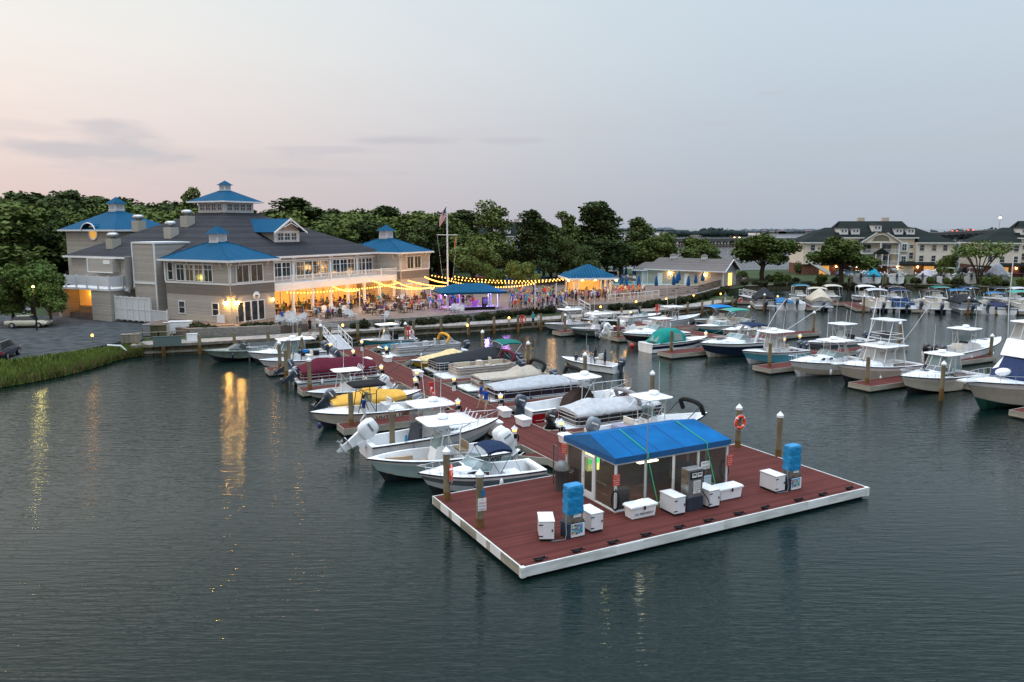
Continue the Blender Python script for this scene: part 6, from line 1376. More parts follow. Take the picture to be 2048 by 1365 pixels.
# ------------------------------------------------------------------ people
SKINS=[pm('skin_light',(.50,.30,.21),.6),pm('skin_tan',(.36,.20,.13),.6),pm('skin_brown',(.16,.085,.055),.6)]
HAIRS=[pm('hair_dark',(.02,.014,.01),.7),pm('hair_brown',(.09,.05,.025),.7),pm('hair_fair',(.34,.24,.12),.7)]
SHIRT=pm('shirt_cloth',(.5,.5,.5),.85,objcol=True); PANTS=[pm('khaki_shorts',(.33,.27,.19),.85),pm('navy_shorts',(.02,.03,.06),.85),pm('white_trousers',(.60,.60,.60),.85),pm('denim',(.06,.09,.16),.85),pm('black_trousers',(.015,.015,.017),.85)]
SHOE=pm('shoe',(.05,.045,.04),.7)
def skinbody(name, J, E, root=0, levels=1):
    me=bpy.data.meshes.new(name); me.from_pydata([j[0] for j in J],E,[]); o=bpy.data.objects.new(name,me); col.objects.link(o)
    sk=o.modifiers.new('skin','SKIN'); sk.use_smooth_shade=True
    for i,j in enumerate(J):
        v=me.skin_vertices[0].data[i]; r=j[1]; v.radius=(r,r) if not isinstance(r,tuple) else r; v.use_root=(i==root)
    ss=o.modifiers.new('sub','SUBSURF'); ss.levels=levels; ss.render_levels=levels
    bpy.context.view_layer.update()
    nm=bpy.data.meshes.new_from_object(o.evaluated_get(bpy.context.evaluated_depsgraph_get())); bpy.data.objects.remove(o); bpy.data.meshes.remove(me); nm.name=name; return nm
def person_mesh(pose, female=False, long=False, rnd=None, levels=1):
    """one continuous body; pose 'stand','sit','walk','hands','dance'. faces +X"""
    r=rnd or R; J=[]; E=[]
    def j(p,rad,par=None):
        J.append((p,rad)); 
        if par is not None: E.append((par,len(J)-1))
        return len(J)-1
    hz=.93 if pose!='sit' else .50
    pel=j((0,0,hz),(.125,.16)); wa=j((.0,0,hz+.17),(.10,.14),pel); ch=j((.01,0,hz+.36),(.115,.175 if not female else .15),wa); sh=j((0,0,hz+.49),(.085,.13),ch); nk=j((.01,0,hz+.57),.055,sh); h0=j((.02,0,hz+.66),(.085,.078),nk); h1=j((.015,0,hz+.76),(.10,.085),h0); h2=j((.01,0,hz+.83),(.065,.06),h1)
    for s in (1,-1):
        hip_=j((0,s*.085,hz-.06),.10,pel)
        if pose=='sit': kn=j((.42,s*.12,.47),.068,hip_); an=j((.40,s*.12,.09),.042,kn); ft=j((.54,s*.13,.04),.04,an)
        elif pose=='walk': kn=j((.14 if s>0 else -.02,s*.09,.5),.068,hip_); an=j((.26 if s>0 else -.34,s*.09,.09 if s>0 else .16),.042,kn); ft=j(((.38 if s>0 else -.24),s*.10,.04 if s>0 else .06),.038,an)
        else: kn=j((.03,s*.10,.5),.068,hip_); an=j((-.01,s*.11,.09),.042,kn); ft=j((.13,s*.12,.035),.038,an)
        so=j((0,s*.175,hz+.47),.06,sh)
        if pose=='sit': el=j((.05,s*.23,hz+.22),.045,so); hd=j((.30,s*.15,hz+.18),.036,el)
        elif pose=='hands': el=j((.06,s*.25,hz+.2),.045,so); hd=j((.25,s*.08,hz+.27),.036,el)
        elif pose=='dance' and s>0: el=j((.1,s*.33,hz+.55),.045,so); hd=j((.12,s*.30,hz+.83),.036,el)
        elif pose=='walk': el=j((-.1*s,s*.23,hz+.2),.045,so); hd=j((.06-.12*s,s*.23,hz-.03),.036,el)
        else: el=j((-.02,s*.23,hz+.2),.045,so); hd=j((.06,s*.22,hz-.03),.036,el)
        j((J[hd][0][0]+.05,J[hd][0][1],J[hd][0][2]-.07),.028,hd)
    me=skinbody('person_body',J,E,0,levels)
    return me,hz,dict(arm=.2)
def assign(me,hz,skin,hair,pants,pose,longp,sleeves=True):
    me.materials.clear()
    for m in (skin,SHIRT,pants,hair,SHOE): me.materials.append(m)
    for p in me.polygons:
        c=p.center; mi=0
        if c.z>hz+.60: mi=3 if (c.z>hz+.79 or (c.x<.0 and c.z>hz+.64)) else 0
        elif abs(c.y)>.185 and c.z<hz+.36 and c.z>.35: mi=0
        elif c.z>hz+.02 and c.z<hz+.56 and not (pose=='sit' and c.x>.15): mi=1
        elif c.z<.075: mi=4
        elif pose=='sit': mi=2 if (c.z>.34 and (longp or c.x<.38)) or longp else 0
        elif c.z>(.12 if longp else .52): mi=2
        else: mi=0
        if pose in('hands','sit') and c.x>.14 and c.z>hz+.08 and c.z<hz+.5: mi=0
        p.material_index=mi; p.use_smooth=True
PV={}
def pvar(pose,k):
    if (pose,k) in PV: return PV[(pose,k)]
    rr=random.Random(k*7+len(pose)); lp=k%3==2
    me,hz,_=person_mesh(pose,k%2==1,rnd=rr); assign(me,hz,SKINS[k%3 if k<5 else 0],HAIRS[(k*2+1)%3],PANTS[k%5],pose,lp or k%5 in(2,3)); PV[(pose,k)]=me; return me
SHC={'white':(.62,.62,.62),'blue':(.03,.09,.34),'red':(.42,.03,.03),'teal':(.02,.30,.34),'black':(.02,.02,.022),'pink':(.5,.2,.25),'grey':(.22,.22,.23),'yellow':(.5,.36,.08),'green':(.03,.25,.10),'purple':(.12,.05,.2),'pale blue':(.25,.36,.5),'orange':(.55,.16,.03),'navy':(.015,.025,.07)}
def person(p, rz, pose, color, label, group=None, k=None, sc=1.):
    o=bpy.data.objects.new('person',pvar(pose,R.randrange(6) if k is None else k)); col.objects.link(o); o.location=p; o.rotation_euler=(0,0,rz); o.scale=(sc,)*3; o.color=(*SHC[color],1)
    return tag(o,label,'person',group)
def person_near(p, rz, pose, shirt, pants, skin, hair, label, longp, cap=None, sc=1.):
    me,hz,_=person_mesh(pose,levels=2); assign(me,hz,skin,hair,pants,pose,longp)
    o=bpy.data.objects.new('person',me); col.objects.link(o); o.location=p; o.rotation_euler=(0,0,rz); o.scale=(sc,)*3; o.color=(*shirt,1); tag(o,label,'person')
    m=MB(); m.ell((.0,0,hz+.775),(.125,.105,.10),12,8); h=m.build('hair' if not cap else 'cap', cap or hair, o)
    if cap: m=MB(); m.box(.08,.21,-.07,.07,hz+.775,hz+.79); m.build('cap_brim',cap,h)
    m=MB(); m.ell((.118,0,hz+.70),(.02,.016,.026),6,4); m.build('nose',skin,o)
    m=MB()
    for s in (1,-1): m.ell((.102,s*.036,hz+.735),(.012,.014,.009),6,4)
    m.build('eyes',HAIRS[0],o); m=MB(); m.ell((.106,0,hz+.655),(.012,.026,.007),6,4); m.build('mouth',pm('lips',(.35,.12,.10),.6),o)
    m=MB()
    for s in (1,-1): m.ell((.01,s*.092,hz+.715),(.022,.012,.035),6,4)
    m.build('ears',skin,o)
    return o
BLS=(.015,.06,.30)
q=at(963,818,.5); person_near((q.x,q.y,.502),FA+PI*.9,'walk',BLS,PANTS[0],SKINS[1],HAIRS[1],'man in royal blue shirt, the taller one further back on the walkway',False,sc=1.05)
q=at(972,828,.5); person_near((q.x,q.y,.502),-PI/2-.6,'walk',BLS,PANTS[0],SKINS[1],HAIRS[2],'man in royal blue shirt and khaki shorts walking in front of another',False,sc=1.03)
q=at(728,846,.5); person_near((q.x,q.y,.502),FA+.3,'walk',(.02,.05,.16),PANTS[2],SKINS[1],HAIRS[0],'person in navy top and long white trousers walking on the finger pier',True,sc=1.0)
Mp,Ml=MOV; rzM=Mp.rotation_euler.z
def mv(x,y,z): return Vector(Mp.location)+Vector((math.cos(rzM)*x-math.sin(rzM)*y, math.sin(rzM)*x+math.cos(rzM)*y, z))
person(mv(-.75,.1,.28),rzM,'hands','black','standing person in dark shirt steering the small moving boat','crew' if False else None,1)
person(mv(-1.5,-.35,.30),rzM+.2,'hands','navy','second dark dressed person standing behind the helmsman in the moving boat',None,4,.93)
person(mv(1.25,.3,.12),rzM+PI,'sit','navy','person seated in the bow of the small moving boat',None,2)
# patio furniture
def chair_proto():
    o=empty('adirondack_chair',(0,0,0),0,'white adirondack chair','chair')
    m=MB(); m.loft([[(-.28,y0,.22),(-.28,y1,.22),(-.28,y1,.25),(-.28,y0,.25)] if k==0 else [(.32,y0,.36),(.32,y1,.36),(.32,y1,.39),(.32,y0,.39)] for k in (0,1) for y0,y1 in ((-.27,.27),)],smooth=False); m.build('seat',CHAIRW,o)
    m=MB()
    for k in range(5): y=-.24+.12*k; m.loft([[(-.25,y-.05,.2),(-.25,y+.05,.2),(-.22,y+.05,.2),(-.22,y-.05,.2)],[(-.55,y-.05,1.0-.05*abs(k-2)),(-.55,y+.05,1.0-.05*abs(k-2)),(-.52,y+.05,1.0-.05*abs(k-2)),(-.52,y-.05,1.0-.05*abs(k-2))]],smooth=False)
    m.build('backrest',CHAIRW,o)
    for s in (-1,1):
        m=MB(); m.box(-.42,.36,s*.34-.06,s*.34+.06,.56,.59); m.build('armrest',CHAIRW,o); m=MB(); m.box(.26,.34,s*.31-.03,s*.31+.03,0,.56); m.build('leg',CHAIRW,o); m=MB(); m.box(-.38,-.3,s*.31-.03,s*.31+.03,0,.56); m.build('leg',CHAIRW,o)
    return Proto(o)
ADI=chair_proto()
for i,(px,py) in enumerate(((560,650),(566,646),(574,651),(580,647),(588,652),(596,648),(604,645),(572,641),(590,642),(652,629),(660,632),(668,628),(675,634),(684,630),(693,636),(706,640),(769,641),(800,597),(806,604),(812,599),(912,626),(920,628),(903,625))):
    q=at(px,py,PZ); ADI.place((q.x,q.y,PZ),R.uniform(-2.2,-.6),'white adirondack chair '+('clustered by the clubhouse corner doors' if px<610 else 'grouped at the top of the gangway steps' if px<720 else 'on the open middle of the patio' if px<880 else 'set before the stage'),'white patio chairs '+('by the doors' if px<610 else 'by the steps' if px<720 else 'mid patio' if px<880 else 'by the stage'),1.12)
def table_proto():
    o=empty('patio_table',(0,0,0),0,'round dark patio table','table'); m=MB(); m.lathe([(.02,.70),(.55,.70),(.55,.74),(.02,.745)],n=16); m.build('tabletop',pm('table_top',(.20,.17,.14),.5),o); m=MB(); m.cyl((0,0,.02),(0,0,.7),.04); m.lathe([(.3,0),(.28,.03),(.03,.05)],n=12); m.build('pedestal',BLKRUB,o); return Proto(o)
TBL=table_proto()
def bchair_proto():
    o=empty('patio_chair',(0,0,0),0,'dark woven patio chair','chair'); WK=pm('woven_brown',(.07,.055,.045),.8); m=MB(); m.box(-.24,.24,-.24,.24,.4,.46); m.build('seat',WK,o); m=MB(); m.box(-.27,-.22,-.24,.24,.46,.9); m.build('backrest',WK,o)
    for x in (-.22,.22):
        for y in (-.22,.22): m=MB(); m.box(x-.02,x+.02,y-.02,y+.02,0,.4); m.build('leg',WK,o)
    return Proto(o)
BCH=bchair_proto()
SEATS=[]
# tables: (local a, b) in the clubhouse frame, and plan points
tabs=[bd(a,b) for a in (10,13.6,17.2,20.8,24.4,28,31) for b in (3.2,6.3)]+[bd(a,b) for a,b in ((10,-2.4),(13.5,-3.2),(17,-2.2),(20.5,-3.6),(24,-2.3),(27.5,-3.4),(31,-2.6),(16.5,-6.5),(20,-7.2),(24,-6.8),(27.8,-7.2),(31.5,-6.2),(35,-3.5),(38.5,-4),(35.5,-7.4),(14,.2),(20,.2),(27,.2),(12,-5.6),(15.2,-9.2),(19,-10),(22.5,-9.6),(26,-10.2),(29.8,-9.8),(33.2,-9.4),(9.6,-5.2),(23.5,.3),(30.5,.2),(37,-1),(40.5,-2.2),(38,-7.5),(41.5,-5.5))]
for i,t in enumerate(tabs):
    porch = i<14; zone='under the lit porch' if porch else 'in front of the porch'
    TBL.place((t.x,t.y,PZ),0,'round dark patio table '+zone,'patio tables '+zone)
    for k in range(3):
        an=R.uniform(-.3,.3)+2*PI*k/3+i; c=Vector((t.x+.85*math.cos(an),t.y+.85*math.sin(an),PZ)); BCH.place(c,an+PI,'dark woven chair around a patio table '+zone,'woven chairs '+zone); SEATS.append((c,an+PI,zone))
CN=list(SHC); rp=random.Random(11)
for (c,an,zone) in SEATS:
    if rp.random()<.74:
        cl=rp.choice(CN); person((c.x,c.y,c.z+.0),an,'sit',cl,f'person in {cl} top seated at a patio table {zone}',f'seated {cl} diners {zone}')
def crowd(n, poly, label, group, cols_, poses, mind=.5, face=None, taken=[]):
    xs=[p[0] for p in poly]; ys=[p[1] for p in poly]; c=0; tries=0
    def inside(x,y):
        r=False; j=len(poly)-1
        for i in range(len(poly)):
            if ((poly[i][1]>y)!=(poly[j][1]>y)) and (x<(poly[j][0]-poly[i][0])*(y-poly[i][1])/(poly[j][1]-poly[i][1])+poly[i][0]): r=not r
            j=i
        return r
    while c<n and tries<6000:
        tries+=1; x,y=rp.uniform(min(xs),max(xs)),rp.uniform(min(ys),max(ys))
        if not inside(x,y): continue
        q=at(x,y,PZ)
        if any((q-t).length<mind for t in taken): continue
        taken.append(q); cl=rp.choice(cols_); ps=rp.choice(poses); an=rp.uniform(0,2*PI) if face is None else face+rp.uniform(-.7,.7)
        person((q.x,q.y,PZ),an,ps,cl,label.format(cl),group.format(cl),sc=rp.uniform(.93,1.06)); c+=1
        if False: pass
crowd(62,[(1022,604),(1110,600),(1122,606),(1126,618),(1060,622),(1020,626)],'person in {} top standing in the crowd right of the stage','standing {} crowd by the stage',CN,['stand','hands','dance','stand'],.48)
crowd(25,[(985,592),(1110,590),(1110,600),(990,602)],'person in {} top standing behind the stage canopy','standing {} crowd behind the stage',CN,['stand','hands'],.55)
crowd(44,[(1120,598),(1215,594),(1220,603),(1128,612)],'person in {} top standing in front of the lit bar pavilion','standing {} crowd at the bar',['orange','yellow','pink','black','purple','navy','white','red'],['stand','hands'],.48)
crowd(26,[(1215,592),(1290,586),(1285,594),(1220,602)],'person in {} top seated or standing behind the white rail by the pool','{} crowd behind the white rail',['red','pink','orange','white','yellow'],['stand','hands'],.5)
crowd(18,[(840,602),(930,600),(930,618),(846,624)],'person in {} top standing left of the stage','standing {} crowd left of the stage',CN,['stand','hands'],.6)
for px,py,cl,ps,l in ((565,650,'blue','stand','person in bright blue shirt by the clubhouse corner doors'),(620,668,'black','stand','person in black at the top of the gangway, left one'),(636,664,'white','hands','person in white shirt leaning at the head of the gangway'),(641,667,'white','stand','second person in white shirt at the head of the gangway'),(1066,653,'teal','stand','person in teal shirt standing alone on the boardwalk'),(1077,652,'white','stand','child sized person in white on the boardwalk beside the teal shirt'),(1450,607,'grey','stand','person in grey walking on the far bend of the boardwalk'),(1019,621,'pale blue','hands','person in pale blue lit shirt at the stage edge'),(1031,620,'white','hands','person in white shirt with folded arms at the stage edge'),(235,628,'purple','stand','person in dark red walking before the white fence'),(284,640,'grey','stand','person in grey shirt near the white picket gate'),(186,615,'red','stand','person in red standing at the lit garage mouth'),(166,614,'black','stand','person in dark clothes inside the lit garage')):
    z=PZ if (px in (565,1019,1031)) else (PKZ if px<300 else 1.12); q=at(px,py,z); person((q.x,q.y,z),R.uniform(-2.5,-.5),ps,cl,l,sc=.8 if px==1077 else 1)
# ------------------------------------------------------------------ stage, bar pavilion, flagpole, string lights
sp=at(940,618,PZ); ST=empty('stage_pavilion',(sp.x,sp.y,PZ),math.radians(18),'low stage under a blue canopy lit violet','pavilion')
m=MB(); m.box(-3.6,4.0,-1.2,3.2,0,.28); m.build('stage_floor',pm('stage_floor',(.35,.30,.30),.6),ST)
m=MB(); hip(m,-4.2,4.6,-1.8,3.8,2.35,-1.8,2.2,.6,1.4,3.3,0,0); ro=m.build('canopy_roof',pm('stage_canopy_blue',(.006,.065,.13),.9,noise=(2,.12),spec=.1),ST); m=MB()
for (x0,x1,y0,y1) in ((-4.2,4.6,-1.82,-1.8),(-4.2,4.6,3.8,3.82),(-4.22,-4.2,-1.8,3.8),(4.6,4.62,-1.8,3.8)): m.box(x0,x1,y0,y1,2.1,2.36)
m.build('valance',pm('stage_valance_blue',(.006,.05,.10),.7),ro)
for x,y in ((-3.3,-1.0),(-1.6,-1.0),(3.7,-1.0),(2.4,-1.0),(-3.3,3.0),(3.7,3.0)): m=MB(); m.box(x-.13,x+.13,y-.13,y+.13,.28,2.3); m.build('column',TRIM,ST)
m=MB(); m.box(-2.9,3.0,-1.75,-1.3,.0,.35); tag(m.build('speaker_bench',BLKRUB,loc=ST.location,rz=math.radians(18)),'long black padded barrier in front of the stage','barrier')
m=MB(); m.ell((2.6,-.9,2.15),(.16,.16,.16)); m.build('stage_lamp',emis('violet_glow',(.32,.22,1),60),ST)
m=MB(); m.ell((-3.6,-1.0,2.1),(.13,.13,.13)); m.build('stage_lamp',emis('violet_glow',(.32,.22,1),60),ST)
D=empty('drum_kit',ST.matrix_basis@Vector((.9,.9,.28)),math.radians(18),'drum kit and amplifiers glittering on the stage','drum kit')
m=MB(); m.cyl((0,-.25,.35),(0,.25,.35),.34,n=16); m.build('bass_drum',pm('drum_shell',(.3,.08,.2),.3),D)
for x in (-.5,.5): m=MB(); m.lathe([(.22,.5),(.22,.75),(.02,.76)],(x,.1,0),12); m.cyl((x,.1,0),(x,.1,.5),.02); m.build('drum',pm('drum_shell',(.3,.08,.2),.3),D)
for x in (-.8,.8): m=MB(); m.lathe([(.28,1.15),(.02,1.2)],(x,.2,0),14); m.cyl((x,.2,0),(x,.2,1.18),.015); m.build('cymbal',pm('brass_cymbal',(.5,.35,.12),.3,.9),D)
for i,(x,y,w,h) in enumerate(((-2.2,1.6,.8,.9),(2.4,1.2,.7,1.1),(-1.4,-.4,.9,.45),(1.8,-.6,.5,.5))):
    q=ST.matrix_basis@Vector((x,y,.28)); o=empty('amplifier',q,math.radians(18),('black amplifier at the back left of the stage','tall speaker under the violet lamp','white flat monitor box at the stage front','black floor monitor at the right stage front')[i],'amplifier'); m=MB(); m.box(-w/2,w/2,-.25,.25,0,h); m.build('cabinet',CABW if i==2 else BLKRUB,o,bev=.03); m=MB(); m.box(-w*.4,w*.4,-.27,-.252,h*.15,h*.85); m.build('grille',pm('grille_cloth',(.05,.05,.055),.9),o)
q=ST.matrix_basis@Vector((.9,1.7,.28)); person(q,math.radians(-72),'sit','red','drummer in red seated behind the drum kit',None,1); q=ST.matrix_basis@Vector((-.8,.6,.28)); person(q,math.radians(-72),'hands','black','musician in black standing at the left of the drum kit',None,4)
# bar pavilion
bp=at(1180,593,PZ); BAR=empty('bar_pavilion',(bp.x,bp.y,PZ),math.radians(8),'lit open bar pavilion with white columns and blue hipped roof','pavilion')
m=MB(); hip(m,-3.1,3.1,-1.2,4.6,3.55,-.15,.15,1.5,1.8,5.0,0,1); ro=m.build('upper_roof',[BLUX,BLUY],BAR)
m=MB(); hip(m,-4.0,4.0,-2.1,5.5,3.0,-3.3,3.3,-1.4,4.8,3.55,0,1); lo=m.build('lower_roof',[BLUX,BLUY],BAR); eaves('eave_fascia',-4.0,4.0,-2.1,5.5,3.0,lo,h=.3)
for x,y in ((-2.9,-1.3),(-2.3,-1.3),(2.9,-1.3),(2.3,-1.3),(-2.9,4.6),(2.9,4.6),(2.9,1.5)): m=MB(); m.box(x-.15,x+.15,y-.15,y+.15,0,2.75); m.box(x-.2,x+.2,y-.2,y+.2,0,.3); m.build('column',TRIM,BAR)
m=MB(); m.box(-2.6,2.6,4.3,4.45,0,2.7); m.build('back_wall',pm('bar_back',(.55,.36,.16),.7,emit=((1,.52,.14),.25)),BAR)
m=MB(); m.box(-2.2,2.2,-.6,-.1,0,1.05); m.box(-2.35,2.35,-.75,.0,1.05,1.12); m.build('bar_counter',pm('bar_wood',(.25,.13,.06),.5),BAR)
for x,y in ((-1.5,-.9),(.6,-.9),(0,2.2),(1.8,1.8),(-1.6,2)): m=MB(); m.lathe([(.03,2.75),(.2,2.62),(.2,2.55),(.03,2.52)],(x,y,0),8); m.build('pendant_lamp',emis('porch_lamp_glow',(1,.55,.14),25),BAR)
for x,y in ((3.7,-1.9),(4.05,.3),(-3.9,-1.95)): m=MB(); m.ell((x,y,2.7),(.16,.16,.16)); m.build('eave_lamp',GLOBE,BAR)
# flagpole
fp=at(896,603,PZ); FL=empty('flagpole',(fp.x,fp.y,PZ),0,'tall white nautical flagpole with crosstree beside the stage','flagpole')
m=MB(); m.lathe([(.13,0),(.11,5),(.06,14.3),(.01,14.4)],n=10); m.ell((0,0,14.5),(.12,.12,.12),8,5); m.build('pole',TRIM,FL); m=MB(); m.tube([(-1.5,0,9.7),(1.5,0,9.7)],.05,6); m.build('yardarm',TRIM,FL); m=MB()
for s in (-1,1): m.tube([(s*1.45,0,9.7),(s*.7,0,3.0)],.012,4)
m.tube([(.12,0,14.2),(.14,0,1.5)],.01,4); m.build('halyard',WPIPE,FL)
FW,FH=2.1,1.35
o=empty('flag',(fp.x-.12,fp.y,PZ+12.95),0,'red white and blue striped flag hanging slack on the tall pole','flag')
def cloth(mb,u0,u1,v0,v1,m,n=6,off=0):
    def P_(u,v): return (-u*.95-.06*math.sin(v*4), .16*math.sin(u*5+v*2)*u+off, .9-(1-v)*1.6-u*1.5)
    for k in range(n):
        a=u0+(u1-u0)*k/n; b=u0+(u1-u0)*(k+1)/n; mb.add([P_(a,v0),P_(b,v0),P_(b,v1),P_(a,v1)],[(0,1,2,3)],m,True)
m=MB()
for k in range(13):
    v0,v1=k/13,(k+1)/13; u0=.42 if k>=6 else 0
    cloth(m,u0,1.0,v0,v1,0 if k%2==0 else 1,8)
cloth(m,0,.42,6/13,1,2,6)
m.build('flag_cloth',[pm('flag_red',(.38,.03,.04),.8),pm('flag_white',(.62,.6,.6),.8),pm('flag_blue',(.02,.03,.13),.8)],o)
m=MB(); rr=random.Random(1)
for i in range(5):
    for j_ in range(4):
        u=.05+.34*i/4.; v=6.6/13+(6/13)*j_/3.6; c=Vector((-u*.95-.06*math.sin(v*4),.16*math.sin(u*5+v*2)*u-.012,.9-(1-v)*1.6-u*1.5)); m.poly([(c.x+.03*math.cos(PI/2+k*2*PI/5*2),c.y,c.z+.03*math.sin(PI/2+k*2*PI/5*2)) for k in range(5)])
m.build('star',pm('flag_white',(.62,.6,.6),.8),o)
m=MB(); m.loft([[(1.3,0,9.2),(1.25,0,9.6)],[(1.15,.05,8.3),(1.05,.08,8.6)],[(1.05,0,7.6),(1.0,0,7.9)]],0,closed=False,caps=(False,False)); tag(m.build('signal_flag',pm('signal_orange',(.6,.22,.06),.8),loc=fp+Vector((0,0,0))),'small orange and white pennant hanging from the yardarm','flag')
# string lights
BULB=emis('string_bulb_glow',(1,.46,.08),5.5)
bulb_me=None
def strlights(p0,p1,sag,n,label,r=.085):
    global bulb_me
    o=empty('string_light',p0,0,label,'string lights','string lights over the patio' if False else None); d=Vector(p1)-Vector(p0); pts=[]
    for k in range(n+1): t=k/n; pts.append(d*t+Vector((0,0,-sag*4*t*(1-t))))
    m=MB(); m.tube(pts,.015,4); m.build('cable',BLKRUB,o)
    if bulb_me is None:
        m=MB(); m.ell((0,0,-.1),(r,r,r*1.15),8,6); bulb_me=m.mesh('bulb',[BULB])
    for k in range(n):
        t=(k+.5)/n; b=bpy.data.objects.new('bulb',bulb_me); col.objects.link(b); b.parent=o; b.location=d*t+Vector((0,0,-sag*4*t*(1-t)))
def post(p,h,label):
    m=MB(); m.cyl((0,0,0),(0,0,h),.06,n=8); tag(m.build('light_pole',TRIM,loc=(p.x,p.y,PZ)),label,'pole'); return Vector((p.x,p.y,PZ+h-.1))
pA=post(at(720,627,PZ),3.2,'white pole holding string lights before the porch, left'); pB=post(at(862,616,PZ),2.95,'white pole holding string lights left of the stage'); pC=post(at(1070,618,PZ),3.6,'tall pole holding string lights in the crowd'); pD=post(at(1112,617,PZ),3.4,'pole holding string lights at the patio steps')
for i,(a,b,s,n,l) in enumerate(((bd(18.2,1.0,5.0),pA,.35,20,'short bright string of bulbs sagging from the porch to the left pole'),(bd(9.5,1.0,4.85),bd(20.2,.9,4.5),.2,18,'row of bulbs along the porch front, left half'),(bd(20.4,.9,4.5),bd(33,.9,4.6),.25,22,'row of bulbs along the porch front, right half'),
    (bd(26.5,1.0,5.3),pB,.6,30,'long thick string of bulbs from the porch down to the pole by the stage'),(bd(31.5,.8,5.0),pB,.5,24,'second string of bulbs reaching the pole by the stage'),
    (bd(38.5,.2,5.2),fp+Vector((0,0,2.8)),.2,22,'string of bulbs from the far tower to the flagpole, upper'),(bd(34,.2,4.9),fp+Vector((0,0,2.3)),.25,24,'string of bulbs from the far tower to the flagpole, lower'),
    (fp+Vector((0,0,3.2)),pC,.75,34,'long string of bulbs from the flagpole across the stage to the crowd pole'),(bd(40,2,5.6),Vector((bp.x-3.6,bp.y-1.6,PZ+2.9)),1.0,44,'longest string of bulbs from the far tower to the bar pavilion'),
    (fp+Vector((.3,6,3.4)),Vector((bp.x-3.6,bp.y+1,PZ+2.9)),.6,30,'rear string of bulbs behind the stage ending at the bar'),(pB,bd(39,-1.2,3.6),.2,16,'low string of bulbs behind the pole by the stage'))):
    strlights(a,b,s,n,l)
# gangways
def gangway(p0,p1,w,label):
    d=p1-p0; L=math.hypot(d.x,d.y); rz=math.atan2(d.y,d.x); o=empty('gangway',p0,rz,label,'gangway'); sl=d.z/L
    m=MB(); m.loft([[(x,-w/2,sl*x),(x,w/2,sl*x),(x,w/2,sl*x+.06),(x,-w/2,sl*x+.06)] for x in (0,L)],smooth=False); m.build('ramp_deck',stripes('grey_ramp_planks',(.36,.36,.38),(.2,.2,.2),6,'X',.7,.1,.1,.3),o)
    for s in (-1,1):
        m=MB(); y=s*(w/2+.04); n=max(3,int(L/1.3))
        m.tube([(0,y,1.05),(L,y,sl*L+1.05)],.04,6); m.tube([(0,y,.05),(L,y,sl*L+.05)],.05,6); m.tube([(0,y,.55),(L,y,sl*L+.55)],.025,5)
        for k in range(n+1):
            x=L*k/n; m.cyl((x,y,sl*x+.05),(x,y,sl*x+1.05),.035,n=6)
            if k<n: x2=L*(k+1)/n; m.tube([(x,y,sl*x+(.08 if k%2 else 1.0)),(x2,y,sl*x2+(1.0 if k%2 else .08))],.025,5)
        m.build('side_rail',TRIM,o)
gw0=at(662,671,1.18); gw1=at(689,700,.53); gangway(gw0,gw1,1.5,'white railed gangway from the boardwalk down to the inner dock')
gangway(at(1172,640,1.18),fd(47.4,58.6,.53),1.5,'white railed gangway leading from the patio steps to the outer dock')
gangway(at(1482,591,1.25),ff(3,1.3,.53),1.5,'white truss gangway down to the far pontoon dock')
m=MB()
for k in range(5): q=at(652,664,0); m.box(-1.6,1.6,.35*k,.35*(k+1),1.1,1.12+.16*(k+1))
q=at(668,664,1.1); tag(m.build('steps',stripes('grey_step_boards',(.27,.25,.23),(.12,.11,.1),6,'Y',.8,.12,.1,.2),loc=(q.x-.6,q.y+.8,0),rz=FA+.25),kind='structure')
m=MB()
for k in range(5): m.box(-1.6,1.6,.35*k,.35*(k+1),1.1,1.12+.16*(k+1))
q=at(1160,627,1.1); tag(m.build('steps',MATS['grey_step_boards'],loc=(q.x,q.y,0),rz=FA),kind='structure')
def rail(pts,z,h,label,n=None,name='white_rail',m=None,bal=0):
    o=empty(name,(0,0,0),0,label,'railing'); r=MB(); r.tube([(p.x,p.y,p.z+h) for p in pts],.05,6); r.tube([(p.x,p.y,p.z+h*.5) for p in pts],.03,5); r.build('rail',m or TRIM,o); r=MB()
    for i in range(len(pts)-1):
        L=(pts[i+1]-pts[i]).length; k=max(1,round(L/1.6))
        for j_ in range(k+1): p=pts[i].lerp(pts[i+1],j_/k); r.box(p.x-.05,p.x+.05,p.y-.05,p.y+.05,p.z,p.z+h)
    r.build('rail_post',m or TRIM,o)
rail([at(1216,604.5,PZ),at(1318,595.5,PZ)],0,1.05,'long white post rail above the planting by the bar')
rail([at(1120,613,PZ),at(1135,622,1.5)],0,.95,'short white stair rail at the patio steps, left'); rail([at(1158,612,PZ),at(1180,625,1.3)],0,.95,'short white stair rail at the patio steps, right')
BLKF=pm('black_fence',(.02,.02,.022),.5)
o=empty('pool_fence',(0,0,0),0,'black picket fence around the pool terrace','fence'); r=MB(); pts=[at(1318,594,PZ),at(1395,586,PZ),at(1440,573,PZ),at(1485,560,PZ)]
for i in range(3):
    L=(pts[i+1]-pts[i]).length; k=int(L/.16)
    for j_ in range(k): p=pts[i].lerp(pts[i+1],j_/k); r.box(p.x-.012,p.x+.012,p.y-.012,p.y+.012,PZ,PZ+1.2)
    for z in (PZ+.15,PZ+1.15): r.tube([(pts[i].x,pts[i].y,z),(pts[i+1].x,pts[i+1].y,z)],.025,4)
r.build('picket',BLKF,o)
